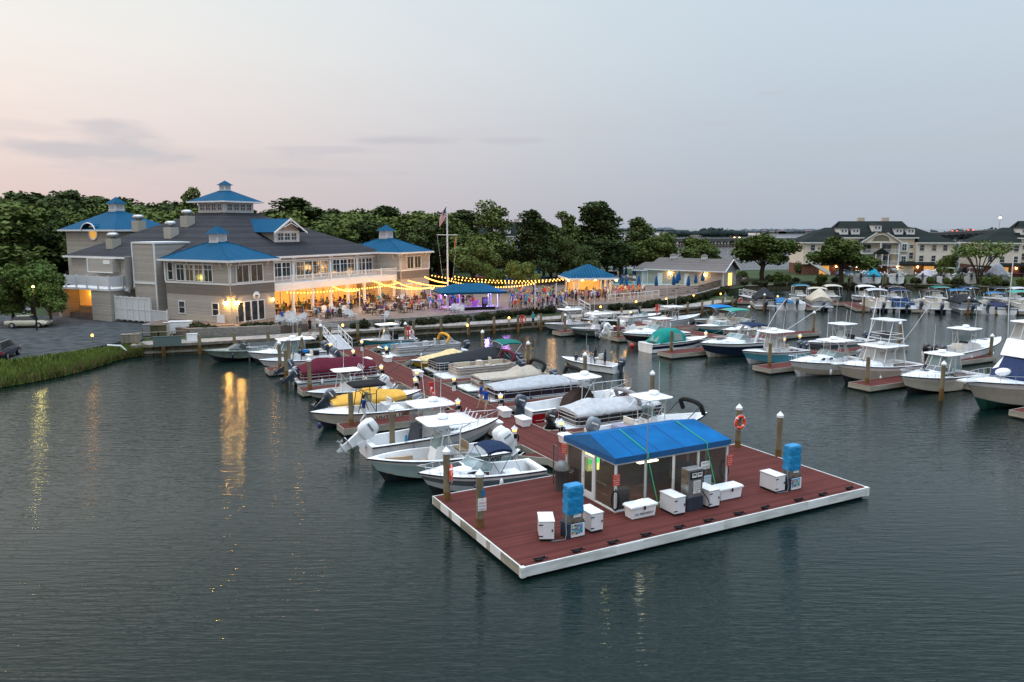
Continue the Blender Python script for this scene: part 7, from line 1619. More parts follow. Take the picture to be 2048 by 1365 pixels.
# closed umbrellas
def umb():
    o=empty('closed_umbrella',(0,0,0),0,'closed blue patio umbrella','umbrella'); m=MB(); rings=[]
    for z,r0 in ((1.0,.16),(1.15,.30),(1.5,.27),(2.1,.2),(2.6,.10),(2.75,.02)):
        rings.append([(r0*(1+.22*math.cos(k*PI))*math.cos(2*PI*k/12),r0*(1+.22*math.cos(k*PI))*math.sin(2*PI*k/12),z) for k in range(12)])
    m.loft(rings); m.build('canopy',pm('umbrella_blue',(.01,.08,.22),.8),o); m=MB(); m.cyl((0,0,0),(0,0,2.85),.03); m.build('pole',ALU,o); m=MB(); m.lathe([(.28,0),(.26,.08),(.05,.1)],n=10); m.build('base',BLKRUB,o); return Proto(o)
UMB=umb()
for px,py in ((1244,556),(1252,560),(1268,558),(1290,556),(1296,559),(1303,557),(1228,551),(1243,582),(1252,586),(1277,584),(1312,584),(1347,582),(1354,578),(1358,572),(1376,584),(1391,578),(1395,566),(1405,573),(1413,571),(1421,569),(1430,567),(1438,565),(1030,556),(1078,557),(1114,556),(1122,556),(1456,556)):
    q=at(px,py,PZ); zone='in the row behind the pool' if py<562 and px<1310 else 'along the pool fence' if px>1380 else 'at the pool edge' if px>1200 else 'behind the crowd'; UMB.place((q.x,q.y,PZ),R.uniform(0,3),'closed blue umbrella '+zone,'closed umbrellas '+zone)
def lounger():
    o=empty('pool_lounger',(0,0,0),0,'white pool lounger','lounger'); m=MB(); m.box(-.3,.3,-1.,.3,.28,.34); m.build('seat',CHAIRW,o); m=MB(); m.loft([[(-.3,.3,.28),(.3,.3,.28),(.3,.3,.34),(-.3,.3,.34)],[(-.3,.9,.72),(.3,.9,.72),(.3,.87,.78),(-.3,.87,.78)]],smooth=False); m.build('backrest',CHAIRW,o)
    for x in (-.27,.27):
        for y in (-.9,.25): m=MB(); m.box(x-.03,x+.03,y-.03,y+.03,0,.28); m.build('leg',CHAIRW,o)
    return Proto(o)
LNG=lounger()
for k in range(16): q=at(1236+11*k,560 if k%2 else 557,PZ); LNG.place((q.x,q.y,PZ),R.uniform(-.4,.4),'white lounger on the far side of the pool','pool loungers')
# pool house
_pr=math.radians(-38); _pc=at(1446,573,PZ); PHP=_pc-Vector((8.2*math.cos(_pr),8.2*math.sin(_pr),0)); PH=empty('pool_house',(PHP.x,PHP.y,PZ),_pr,'low tan pool house with grey gabled roof and lit walls','house')
q=MB(); q.box(-7.5,8.2,0,6,0,2.75); q.build('wall',SHING,PH); q=MB(); q.box(-10.6,-7.5,1.2,5.5,0,2.4); q.build('wall',SHING,PH)
gr_=stripes('grey_roof_shingle',(.145,.13,.125),(.09,.08,.08),5,'Z',.92,.2,.2,.2)
r=MB(); r.quad((-8,-.6,2.75),(8.9,-.6,2.75),(8.9,3,4.9),(-6.5,3,4.9)); r.quad((8.9,6.6,2.75),(-8,6.6,2.75),(-6.5,3,4.9),(8.9,3,4.9)); r.tri((-8,6.6,2.75),(-8,-.6,2.75),(-6.5,3,4.9)); r.build('roof',gr_,PH)
r=MB(); r.quad((-11.3,.6,2.4),(-6.8,.6,2.4),(-6.8,3.3,3.9),(-9.9,3.3,3.9)); r.quad((-6.8,6.1,2.4),(-11.3,6.1,2.4),(-9.9,3.3,3.9),(-6.8,3.3,3.9)); r.tri((-11.3,6.1,2.4),(-11.3,.6,2.4),(-9.9,3.3,3.9)); r.build('roof',gr_,PH)
m=MB(); m.add([(8.22,-.0,2.6),(8.22,6,2.6),(8.22,3,4.6)],[(0,1,2)]); m.build('gable_wall',pm('blue_grey_gable',(.2,.22,.25),.8),PH); m=MB()
for s in (0,1): m.loft([[(8.95,y,z),(8.95,y,z-.22),(8.85,y,z-.22),(8.85,y,z)] for y,z in ((3,4.95),((-.65) if s else 6.65,2.78))],smooth=False)
m.box(-8,8.9,-.68,-.6,2.55,2.77); m.box(-11.3,-6.9,.52,.6,2.2,2.42); m.box(-7.6,-7.4,-.05,.1,0,2.6); m.box(8.1,8.3,-.1,.1,0,2.6); m.build('roof_trim',TRIM,PH)
for x in (-5.2,.4,-9.4): m=MB(); y=0 if x>-8 else 1.2; m.box(x,x+1,y-.06,y-.002,0,2.05); m.build('door',TRIM,PH)
for x in (-2.6,4.6): m=MB(); m.ell((x,-.2,2.0),(.15,.12,.16)); m.build('wall_lamp',GLOBE,PH)
m=MB(); m.box(8.23,8.3,2.2,3.8,0,2.3); m.build('lit_door',emis('warm_door_glow',(1,.5,.12),2.2),PH)
for x in (-3.5,3.0): cupola(PH,(x,3),4.7,.9,.7,.35,.15,rm=gr_)

# ------------------------------------------------------------------ clutter on the left boardwalk
BEN=pm('bench_wood',(.17,.12,.085),.8,noise=(4,.3))
q=at(455,668,1.12); o=empty('bench',q,math.radians(28)+PI,'wooden bench on the boardwalk between the corner shrubs','bench')
m=MB(); [m.box(-.8,.8,-.25+.13*k,-.15+.13*k,.42,.46) for k in range(4)]; m.build('seat',BEN,o); m=MB(); [m.box(-.8,.8,-.33,-.29,.55+.13*k,.64+.13*k) for k in range(3)]; m.build('backrest',BEN,o)
for x in (-.65,.65): m=MB(); m.box(x-.05,x+.05,-.33,.25,0,.42); m.build('leg',BEN,o)
for (px,py,w,d,h,mt,l) in ((318,676,1.5,.7,1.3,TIMBD,'dark timber enclosure beside the white cabinet'),(295,672,.8,.6,1.2,pm('grey_box',(.2,.2,.2),.6),'grey electrical box left of the timber enclosure'),(334,672,.6,.5,1.4,pm('pale_box',(.42,.40,.36),.7),'pale utility box next to the white cabinet'),(262,686,1.7,.8,.85,TIMB,'low weathered planter by the end of the boardwalk'),(385,683,1.0,.5,.75,WHITE,'small white box below the white cabinet'),(335,692,2.6,.12,.9,pm('green_grey_panel',(.11,.15,.14),.7),'grey green panel fixed along the bulkhead edge')):
    q=at(px,py,1.12); o=empty('utility_box',q,math.radians(16),l,'box'); m=MB(); m.box(-w/2,w/2,-d/2,d/2,0,h); m.build('body',mt,o,bev=.02); m=MB(); m.box(-w/2-.03,w/2+.03,-d/2-.03,d/2+.03,h,h+.06); m.build('lid',mt,o)
m=MB(); a=b=at(241,692,1.35); c=at(265,713,.1); m.tube([at(215,691,1.35),b,c],.09,8); tag(m.build('drain_pipe',TRIM),'white drain pipe bending down the bank beside the marsh grass','pipe')
rail([at(268,686,1.12),at(318,684,1.12),at(372,681,1.12)],0,1.0,'weathered timber rail on the left boardwalk',name='timber_rail',m=TIMB)
q=at(515,652,PZ)
for i,(px,py,l) in enumerate(((478,648,'dark folded stool left of the corner doors'),(500,647,'dark folded stool next to the corner doors'))):
    q=at(px,py,PZ); o=empty('bar_stool',q,.3*i,l,'stool'); m=MB(); m.box(-.2,.2,-.2,.2,.75,.8); m.build('seat',BLKRUB,o)
    for x in (-.17,.17):
        for y in (-.17,.17): m=MB(); m.box(x-.02,x+.02,y-.02,y+.02,0,.75); m.build('leg',BLKRUB,o)
# ------------------------------------------------------------------ condos
for _m in ('grey_roof_shingle',): MATS[_m].node_tree.nodes['Principled BSDF'].inputs['Specular IOR Level'].default_value=.1
CONY=stripes('cream_siding',(.76,.66,.50),(.52,.45,.34),5.5,'Z',.85,.12,.08,.2); CONG=pm('pinkish_siding',(.68,.60,.51),.85,noise=(1,.08)); CONR=stripes('dark_green_roof',(.021,.026,.024),(.013,.016,.015),4,'Z',.9,.2,.25,.2); CONR.node_tree.nodes['Principled BSDF'].inputs['Specular IOR Level'].default_value=.05; BRICK=pm('red_brick',(.17,.08,.06),.9,noise=(6,.4))
def cwin(P,x,y,z,w,h,pane=PANE): return win(P,(x,y,z),'b',w,h,1,2,0,pane)
def condo(loc,rz,label,full=True,lights=True):
    o=empty('condo_building',loc,rz,label,'apartment building')
    q=MB(); q.box(-18,18,.6,12,0,2.6); q.build('wall',BRICK,o)
    for x0,x1,y,z1 in ((-18,-9,0,8.0),(-9,9,1.2,9.2),(9,18,0,8.0)): q=MB(); q.box(x0,x1,y,12.5,2.6,z1); q.build('wall',CONG if abs(x0+x1)>1 else CONY,o)
    r=MB(); hip(r,-9.6,9.6,.5,13.1,9.2,-7.6,7.6,6,7,13.2); hip(r,-18.7,-9.3,-.6,13.1,8.0,-11,-9.4,6,7,11.6); hip(r,9.3,18.7,-.6,13.1,8.0,9.4,11,6,7,11.6); r.quad((-9.4,6,11.6),(-9.4,7,11.6),(-7.6,7,13.2),(-7.6,6,13.2)); r.quad((9.4,7,11.6),(9.4,6,11.6),(7.6,6,13.2),(7.6,7,13.2)); ro=r.build('roof',CONR,o)
    eaves('eave_fascia',-9.6,9.6,.5,13.1,9.2,ro,h=.25); eaves('eave_fascia',-18.7,-9.3,-.6,13.1,8.0,ro,h=.25); eaves('eave_fascia',9.3,18.7,-.6,13.1,8.0,ro,h=.25)
    for x in (-2.6,3.4): q=MB(); q.box(x,x+1.5,7.2,8.4,12.4,14.1); q.build('chimney',pm('pale_chimney',(.5,.42,.34),.85),ro)
    for x,z in ((-8.0,10.95),(-5.2,10.95),(0,11.75),(5.2,10.95),(8.0,10.95)):
        q=MB(); q.box(x-1.0,x+1.0,1.5,5.5,z-1.1,z+.5); dd=q.build('dormer',TRIM,o); q=MB(); hip(q,x-1.25,x+1.25,1.2,6,z+.5,x-.1,x+.1,5,5.5,z+.95); q.build('dormer_roof',CONR,dd)
        for k in (-.6,.2): win(dd,(x+k,1.5,z-.4),'b',.42,.5,1,1,0,PANE,fr=.05)
    # central gable with porch
    q=MB(); q.poly([(-4.6,-1.2,8.0),(4.6,-1.2,8.0),(1.2,-1.2,10.4),(-1.2,-1.2,10.4)]); q.build('gable_wall',CONY,o); q=MB()
    for s in (-1,1): q.add([(s*1.2,-1.6,10.5),(s*5.2,-1.6,7.9),(s*5.2,3,7.9),(s*1.2,4,10.5)],[(0,1,2,3) if s<0 else (3,2,1,0)])
    q.quad((-1.2,-1.6,10.5),(1.2,-1.6,10.5),(1.2,4,10.5),(-1.2,4,10.5)); q.build('gable_roof',CONR,o); q=MB()
    for s in (-1,1): q.loft([[(s*x,-1.68,z),(s*x,-1.68,z-.3),(s*x,-1.58,z-.3),(s*x,-1.58,z)] for x,z in ((1.2,10.52),(5.2,7.92))],smooth=False)
    q.box(-4.7,4.7,-1.35,-1.22,7.9,8.15); q.tube([(2.1*math.cos(PI*k/12),-1.3,8.3+1.6*math.sin(PI*k/12)) for k in range(13)],.1,5); q.build('gable_trim',TRIM,o)
    q=MB(); q.poly([(1.95*math.cos(PI*k/12),-1.24,8.32+1.5*math.sin(PI*k/12)) for k in range(13)][::-1]); q.build('fan_window',pm('fan_brown',(.2,.17,.13),.8),o)  # half round panel, browner and darker than the siding
    for x in (-4.4,-.0,4.4): q=MB(); q.box(x-.17,x+.17,-1.3,-1.0,2.6,8.0); q.build('porch_column',TRIM,o)
    for z in (2.55,5.4): q=MB(); q.box(-4.7,4.7,-1.35,1.2,z-.2,z); bb=q.build('porch_floor',TRIM,o); q=MB(); q.box(-4.7,4.7,-1.32,-1.26,z+.95,z+1.02); [q.box(-4.6+.2*k-.02,-4.6+.2*k+.02,-1.31,-1.27,z,z+.95) for k in range(47)]; q.build('balustrade',TRIM,bb)
    for x in (-3.4,1.4): win(o,(x,1.2,5.5),'b',2.0,1.9,2,1,0,PANE,'sliding_door'); win(o,(x,1.2,2.7),'b',2.0,1.9,2,1,0,PANE,'sliding_door')
    q=MB(); q.poly([(-1.9,-2.6,5.2),(1.9,-2.6,5.2),(0,-2.6,6.6)]); q.quad((-1.9,-2.6,5.2),(0,-2.6,6.6),(0,-1,6.6),(-1.9,-1,5.2)); q.quad((0,-2.6,6.6),(1.9,-2.6,5.2),(1.9,-1,5.2),(0,-1,6.6)); q.build('entry_gable',CONR,o)
    for x in (-1.5,0,1.5): q=MB(); q.cyl((x,-2.5,1.9),(x,-2.5,5.2),.15); q.build('entry_column',TRIM,o)
    for x in (-1.7,1.7): q=MB(); q.box(x-.5,x+.5,-3.2,-2.2,0,2.2); q.build('stair_pier',BRICK,o)
    for s in (-1,1):
        q=MB(); q.loft([[(s*x,-2.9,z),(s*x,-2.1,z),(s*x,-2.1,z+.9),(s*x,-2.9,z+.9)] for x,z in ((1.9,1.7),(4.6,0))],smooth=False); q.build('entry_stair',TRIM,o)
    # bay windows, side windows, garages, side stairs
    for s in (-1,1):
        x=s*6.2
        for z in (2.7,5.7): q=MB(); q.loft([[(x-1.5,1.2,z),(x-.8,.2,z),(x+.8,.2,z),(x+1.5,1.2,z)],[(x-1.5,1.2,z+2.3),(x-.8,.2,z+2.3),(x+.8,.2,z+2.3),(x+1.5,1.2,z+2.3)]],smooth=False); by=q.build('bay_window',TRIM,o); win(by,(x-.5,.2,z+.4),'b',1.0,1.5,2,2,0,PANE,fr=.05)
        for z,w,h in ((6.6,.8,.8),(4.0,.9,1.5)): cwin(o,s*8.3-.4,1.2,z,w,h)
        for x2 in (10.3,13.2,15.8):
            for z in (3.4,6.0): cwin(o,s*x2-.5,0,z,1.0,1.4,PANEW if x2==13.2 and z>5 else PANE)
        q=MB(); q.box(s*7-2,s*7+2,.54,.6,.05,2.2); q.build('garage_door',TRIM if s>0 else pm('open_garage',(.02,.02,.022),.8),o)
        q=MB(); q.box(s*12.6-1.2,s*12.6+1.2,.54,.6,.05,2.2); q.build('lit_entry',emis('warm_entry_glow',(1,.5,.14),.45),o)
        q=MB(); hip(q,s*9.2-4.4,s*9.2+4.4,-1.2,.6,2.7,s*9.2-4.2,s*9.2+4.2,.4,.6,3.4); q.box(s*9.2-4.4,s*9.2+4.4,-1.25,-1.2,2.5,2.72); q.build('pent_roof',CONR,o)
        q=MB(); q.loft([[(s*x3,-2.4,z),(s*x3,-1.3,z),(s*x3,-1.3,z+.9),(s*x3,-2.4,z+.9)] for x3,z in ((16.6,2.7),(12.0,0))],smooth=False); q.build('side_stair',TRIM,o)
        for x4 in (4.9,9.8):
            q=MB(); q.ell((s*x4,.3,2.0),(.16,.16,.2)); q.build('wall_lamp',emis('condo_lamp_glow',(1,.58,.18),40),o)
    return o
CP1=at(1765,552,1.02); condo((CP1.x,CP1.y+3,1.02),math.radians(-4),'three storey cream condo with dark green roof and central arched gable')
CP2=at(2135,556,1.02); condo((CP2.x,CP2.y+2,1.02),math.radians(-10),'second cream condo cut by the right edge of the picture')
condo((4,222,1.0),math.radians(6),'pale apartment block mostly hidden behind the middle trees')
# ------------------------------------------------------------------ trees
BARK=pm('bark',(.07,.055,.04),.95,noise=(4,.4))
def leafmat(name,c,c2):
    m=pm(name,c,.95); nt=m.node_tree; N=nt.nodes; Lk=nt.links; b=N['Principled BSDF']; tc=N.new('ShaderNodeTexCoord'); nz=N.new('ShaderNodeTexNoise'); nz.inputs['Scale'].default_value=.55; nz.inputs['Detail'].default_value=4; Lk.new(tc.outputs['Object'],nz.inputs['Vector'])
    oi=N.new('ShaderNodeObjectInfo'); ad=N.new('ShaderNodeMath'); ad.operation='MULTIPLY_ADD'; ad.inputs[1].default_value=.5; Lk.new(oi.outputs['Random'],ad.inputs[0]); Lk.new(nz.outputs['Fac'],ad.inputs[2])
    mr=N.new('ShaderNodeMapRange'); mr.inputs['From Min'].default_value=.42; mr.inputs['From Max'].default_value=1.05; Lk.new(ad.outputs[0],mr.inputs['Value']); mx=N.new('ShaderNodeMix'); mx.data_type='RGBA'; mx.inputs[6].default_value=(*c,1); mx.inputs[7].default_value=(*c2,1); Lk.new(mr.outputs['Result'],mx.inputs['Factor']); Lk.new(mx.outputs[2],b.inputs['Base Color']); b.inputs['Specular IOR Level'].default_value=.03; return m
LEAFD=leafmat('pine_foliage',(.036,.052,.020),(.085,.108,.040)); LEAFM=leafmat('broadleaf_foliage',(.055,.082,.024),(.125,.155,.048)); LEAFL=leafmat('light_foliage',(.065,.105,.03),(.13,.165,.05)); LEAFS=leafmat('shrub_foliage',(.028,.034,.018),(.055,.060,.030))
def leaves(mb,c,r,n,s,rr,m=0,flat=1.):
    for k in range(n):
        z=rr.uniform(-1,1); t=rr.uniform(0,2*PI); q=math.sqrt(1-z*z); rad=rr.uniform(.62,1.04) if rr.random()<.8 else rr.uniform(.2,.7); p=Vector((c[0]+r[0]*q*math.cos(t)*rad,c[1]+r[1]*q*math.sin(t)*rad,c[2]+r[2]*z*rad))
        a=Vector((rr.gauss(0,1),rr.gauss(0,1),rr.gauss(0,.6)*flat)); a.normalize(); b=Vector((rr.gauss(0,1),rr.gauss(0,1),rr.gauss(0,.6))); b=b-a*a.dot(b); b.normalize(); ss=s*rr.uniform(.6,1.35); mb.add([p-a*ss-b*ss*.5,p+a*ss*.2-b*ss*.7,p+a*ss+b*ss*.2,p-a*ss*.3+b*ss*.8],[(0,1,2,3)],m)
def tree_proto(kind,h,seed,label,lm):
    rr=random.Random(seed); o=empty('tree' if kind!='pine' else 'pine_tree',(0,0,0),0,label,'tree'); tr=MB(); cr=MB(); core=MB()
    if kind=='round':
        w=h*.42; tr.tube([(0,0,-.3),(.1,0,h*.15),(-.05,.1,h*.32)],.028*h,7)
        lobes=[]
        for k in range(13):
            t=2*PI*k/13*2.4; rad=w*rr.uniform(.25,.8); z=h*rr.uniform(.38,.82); rad*=1-.5*max(0,(z/h-.6)/.4); p=(rad*math.cos(t),rad*math.sin(t),z); lobes.append((p,w*rr.uniform(.30,.46)))
            tr.tube([(0,0,h*.25),(p[0]*.5,p[1]*.5,h*.25+(p[2]-h*.25)*.6),p],.009*h,5)
        lobes.append(((0,0,h*.66),w*.6))
        for p,r0 in lobes: leaves(cr,p,(r0,r0,r0*.78),480,h*.021,rr); core.ell(p,(r0*.62,r0*.62,r0*.5),7,5,0,.15,rr)
    elif kind=='pine':
        tr.tube([(0,0,-.3),(.1,.05,h*.4),(0,0,h*.93)],.016*h,7)
        for k in range(17):
            z=h*(.28+.68*k/17); t=k*2.4+rr.uniform(-.4,.4); rad=h*.17*(1.1-.75*(k/17))*rr.uniform(.5,1.25); p=(rad*math.cos(t),rad*math.sin(t),z); r0=h*rr.uniform(.07,.12)*(1.1-.4*k/17); tr.tube([(0,0,z-.5),p],.005*h,4); leaves(cr,p,(r0*1.35,r0*1.35,r0*.95),380,h*.0145,rr); core.ell(p,(r0*.7,r0*.7,r0*.42),6,4,0,.2,rr)
        leaves(cr,(0,0,h*.95),(h*.06,h*.06,h*.06),160,h*.016,rr)
    elif kind=='sparse':
        tr.tube([(0,0,-.3),(.2,0,h*.3),(-.1,.2,h*.7),(.2,0,h*.95)],.014*h,6)
        for k in range(20):
            z=h*rr.uniform(.25,.98); t=rr.uniform(0,2*PI); rad=h*.24*(1.15-z/h)*rr.uniform(.4,1.3)+h*.03; p=(rad*math.cos(t),rad*math.sin(t),z); tr.tube([(0,0,z-h*.12),(p[0]*.6,p[1]*.6,z-h*.02),p],.004*h,4); r0=h*rr.uniform(.07,.12); leaves(cr,p,(r0,r0,r0*.8),240,h*.0145,rr)
    elif kind=='vase':
        for k in range(9):
            t=2*PI*k/9; d=h*rr.uniform(.28,.46); p=(d*math.cos(t),d*math.sin(t),h*rr.uniform(.68,.86)); tr.tube([(.1*math.cos(t),.1*math.sin(t),-.2),(d*.2*math.cos(t),d*.2*math.sin(t),h*.3),(d*.6*math.cos(t),d*.6*math.sin(t),h*.55),p],.012*h,5)
            r0=h*rr.uniform(.13,.2); leaves(cr,p,(r0*1.2,r0*1.2,r0*.7),210,h*.022,rr)
        leaves(cr,(0,0,h*.85),(h*.3,h*.3,h*.13),420,h*.022,rr)
    to=tr.build('trunk',BARK,o); 
    n0=len(cr.v); cr2=MB(); cr2.v=cr.v+core.v; cr2.f=cr.f+[[i+n0 for i in f] for f in core.f]; cr2.m=[0]*len(cr2.f); cr2.s=cr.s+core.s; cr2.build('crown',lm,o); return Proto(o)
TR_={}
def T(kind,v,lm):
    k=(kind,v,lm.name)
    if k not in TR_: TR_[k]=tree_proto(kind,10,v*13+len(kind),'tree',lm)
    return TR_[k]
def tree(px,base_y,top_y,kind,v,lm,label,group=None,D=None,wide=1.,z=1.0,halfw=None):
    """base at plan distance D along the pixel column, top at top_y"""
    if D is None: q=at(px,base_y,z)
    else: f_=at(px,560,1.0); q=f_*(D/f_.y); q.z=z
    d=q.y/_cp; h=CH-(top_y-CYH)/CF*q.y-z; h=max(3,h); s=h/10*(1.0 if kind!='round' else 1.04); T(kind,v,lm).place((q.x,q.y,z),R.uniform(0,6),label,group,(s*wide,s*wide,s))
# named trees
for a in ((985,0,408,'sparse',1,LEAFM,'tall open crowned tree right of the flagpole',150,1.25),(1066,0,422,'pine',1,LEAFD,'dark pine between the flagpole tree and the bar roof',150,1.35),(1124,0,428,'sparse',2,LEAFM,'thin topped green tree left of the tallest round pine',156,1.2),(1196,0,405,'pine',2,LEAFD,'tallest dark pine with rounded top above the bar pavilion',160,1.75),(1150,0,470,'round',2,LEAFD,'dark bushy tree under the tall pines',150,1.0),
    (1240,0,480,'round',1,LEAFM,'green rounded tree right of the bar roof',165,1.1),(1276,0,436,'pine',3,LEAFD,'dark pine with ragged top left of the pool house',185,1.5),(1312,0,462,'round',2,LEAFM,'rounded tree behind the pool house, left',175,1.15),(1398,0,472,'round',3,LEAFM,'rounded tree behind the pool house, middle',178,1.3),(1524,0,462,'round',4,LEAFM,'large spreading tree right of the pool house',172,1.55),(1682,0,470,'round',5,LEAFM,'spreading tree in front of the condo',158,1.45),(1957,0,478,'vase',1,LEAFL,'vase shaped crape myrtle between the two condos',160,1.08),(1893,0,506,'round',3,LEAFM,'small dark tree at the condo stair',164,.95),
    (1040,0,515,'round',1,LEAFL,'small rounded tree lit amber behind the string lights',128,1.0),(985,0,525,'round',2,LEAFL,'low light shrubby tree left of the parked cars',130,.8),(945,0,470,'round',4,LEAFM,'dark green tree behind the flagpole',140,1.15),(905,0,440,'pine',3,LEAFD,'dark pine directly behind the flagpole',165,1.4),(1100,0,450,'pine',3,LEAFD,'dark pine right of the rounded one',168,1.3),(60,0,512,'round',1,LEAFL,'light green tree over the left lamp post',92,1.1),(20,0,560,'round',3,LEAFL,'low light green tree at the left edge by the parked cars',92,1.1),(95,0,555,'round',5,LEAFL,'small lit tree beside the street lamp',90.5,.9),(400,0,384,'sparse',2,LEAFM,'bare topped tree poking above the clubhouse roof',150,.9),(600,0,398,'pine',1,LEAFD,'flat topped pine above the dormer',165,2.1)):
    tree(a[0],a[1],a[2],a[3],a[4],a[5],a[6],D=a[7],wide=a[8])
tf=random.Random(23)
def wood(n,x0,x1,d0,d1,topf,label,group,kinds):
    for k in range(n):
        px=x0+(x1-x0)*(k+tf.uniform(.1,.9))/n; D=tf.uniform(d0,d1); top=topf(px)+tf.uniform(-8,16); kd,lm=tf.choice(kinds); tree(px,0,top,kd,tf.choice((1,2,3,4,5)) if kd=='round' else tf.choice((1,2,3)),lm,label,group,D=D,wide=tf.uniform(1.1,1.6) if kd=='round' else tf.uniform(1.5,2.0))
MIX=[('round',LEAFD),('round',LEAFD),('round',LEAFM),('pine',LEAFD)]
wood(30,-140,420,125,160,lambda x:400 if x<250 else 412,'dark tree of the wood on the left behind the clubhouse','trees of the left wood, front',[('round',LEAFD),('round',LEAFD),('round',LEAFM)])
wood(26,-140,440,165,215,lambda x:388 if x<200 else 402,'dark tree in the back rows of the left wood','trees of the left wood, back',[('round',LEAFD),('pine',LEAFD),('round',LEAFD)])
wood(24,480,900,150,190,lambda x:425,'green tree of the wood behind the long clubhouse roof','trees of the middle wood, front',[('round',LEAFM),('round',LEAFD),('round',LEAFM)])
wood(16,500,940,200,245,lambda x:415,'dark tree in the back of the middle wood','trees of the middle wood, back',MIX)
wood(14,900,1290,168,200,lambda x:478,'dark tree behind the car park','trees behind the car park',MIX)
# shrubs
def shrub_proto(seed,r=1.0,h=1.0,lm=LEAFS,name='shrub'):
    rr=random.Random(seed); o=empty(name,(0,0,0),0,'shrub','shrub'); m=MB()
    for k in range(5): p=(rr.uniform(-.5,.5)*r,rr.uniform(-.3,.3)*r,h*rr.uniform(.35,.6)); leaves(m,p,(r*.55,r*.5,h*.45),160,.11,rr); m.ell(p,(r*.38,r*.34,h*.3),6,4,0,.2,rr)
    m.build('foliage',lm,o); t=MB(); t.tube([(0,0,-.1),(0,0,h*.5)],.05,5); t.build('stem',BARK,o); return Proto(o)
SH=[shrub_proto(k) for k in (1,2,3)]; SHL=shrub_proto(9,1.,1.5,LEAFM)
for i,p in enumerate(along(PF[5:],1.35,-1.15,.4)): SH[i%3].place((p.x+R.uniform(-.2,.2),p.y+R.uniform(-.3,.3),1.1),R.uniform(0,6),'brownish shrub in the bed along the patio wall','shrubs along the patio wall',R.uniform(.6,1.05))
for i,p in enumerate(along(PF2,1.25,-1.1,.2)): SH[i%3].place((p.x,p.y+R.uniform(-.3,.3),1.1),R.uniform(0,6),'shrub in the bed below the white rail and pool fence','shrubs below the pool',R.uniform(.7,1.15))
for i,(px,py) in enumerate(((392,668),(402,669),(412,668),(424,670),(436,670),(488,666),(498,665),(510,665),(522,664),(534,664),(545,662),(556,662))):
    q=at(px,py,1.1); SH[i%3].place((q.x,q.y,1.1),R.uniform(0,6),'shrub in the bed below the clubhouse corner '+('left of the bench' if px<450 else 'right of the bench'),'corner bed shrubs '+('left' if px<450 else 'right'),R.uniform(.9,1.25))
for i in range(34):
    q=FARB[0].lerp(FARB[-1],i/33)+Vector((R.uniform(-1,1),2.6+R.uniform(-.6,1),0)); SH[i%3].place((q.x,q.y,1.0),R.uniform(0,6),'low dark bush right behind the far bulkhead','bushes behind the far bulkhead',R.uniform(.7,1.15))
for i in range(26):
    q=FARB[0].lerp(FARB[-1],i/25)+Vector((R.uniform(-1,1),15+R.uniform(-1.5,3),0)); (SHL if i%3 else SH[1]).place((q.x,q.y,1.0),R.uniform(0,6),'hedge shrub along the condo lawn behind the boat lifts','condo hedge shrubs',R.uniform(1.0,1.7))
DKB=shrub_proto(21,1.,2.0,LEAFD)
for px in (1598,1612,1626,1832,1975,1998): q=at(px,549,1.0); DKB.place((q.x,q.y,1.0),R.uniform(0,6),'dark clipped round shrub '+('in the trio left of the condo' if px<1700 else 'beside the condo garage' if px<1900 else 'under the crape myrtle'),'dark clipped shrubs '+('trio' if px<1700 else 'garage' if px<1900 else 'myrtle'),1.65)
# ------------------------------------------------------------------ cars
def car_proto(paint,label,suv=False):
    o=empty('parked_car',(0,0,0),0,label,'car'); m=MB(); h=1.0 if suv else .88; rings=[]
    prof=[(-2.25,.45,.6),(-2.2,.35,h*.92),(-1.2,.28,h),(.9,.28,h*.98),(2.0,.3,h*.8),(2.25,.4,.62)]
    for x,z0,z1 in prof: rings.append([(x,-.85,z0),(x,-.9,(z0+z1)/2),(x,-.82,z1),(x,.82,z1),(x,.9,(z0+z1)/2),(x,.85,z0)])
    m.loft(rings); m.build('body',paint,o,bev=.03); m=MB(); H=1.65 if suv else 1.42; xa=-2.1 if suv else -1.7
    m.loft([[(xa,-.78,h-.02),(1.15,-.78,h-.02),(1.15,.78,h-.02),(xa,.78,h-.02)],[(xa+(.25 if suv else .7),-.62,H-.06),(.35,-.62,H-.06),(.35,.62,H-.06),(xa+(.25 if suv else .7),.62,H-.06)]],smooth=False); m.build('glasshouse',SMOKE,o); m=MB(); m.loft([[(xa+(.25 if suv else .7),-.64,H-.06),(.37,-.64,H-.06),(.37,.64,H-.06),(xa+(.25 if suv else .7),.64,H-.06)],[(xa+(.35 if suv else .8),-.55,H),(.25,-.55,H),(.25,.55,H),(xa+(.35 if suv else .8),.55,H)]],smooth=False); m.build('roof',paint,o)
    for x in (-1.4,1.4):
        for s in (1,-1): m=MB(); m.cyl((x,s*.72,.33),(x,s*.93,.33),.33,n=14); wo=m.build('wheel',BLKRUB,o); m=MB(); m.cyl((x,s*.93,.33),(x,s*.945,.33),.19,n=10); m.build('rim',ALU,wo)
    for s in (1,-1): m=MB(); m.box(2.2,2.27,s*.65-.18,s*.65+.18,.6,.74); m.build('headlight',WPIPE,o); m=MB(); m.box(-2.28,-2.2,s*.68-.14,s*.68+.14,.62,.82); m.build('taillight',pm('taillight',(.3,.01,.01),.3),o)
    return o
def car(px,py,rz,c,label,z=PKZ+.01,suv=False):
    q=at(px,py,z); o=car_proto(gel('car_'+c[0],c[1]),label,suv); o.location=(q.x,q.y,z); o.rotation_euler.z=rz
SILV=('silver',(.36,.37,.38)); DARK=('dark_blue',(.012,.016,.03)); WHT=('white',(.62,.63,.64)); REDC=('red',(.40,.015,.015)); BLUC=('blue',(.03,.07,.18)); GRYC=('grey',(.12,.12,.13))
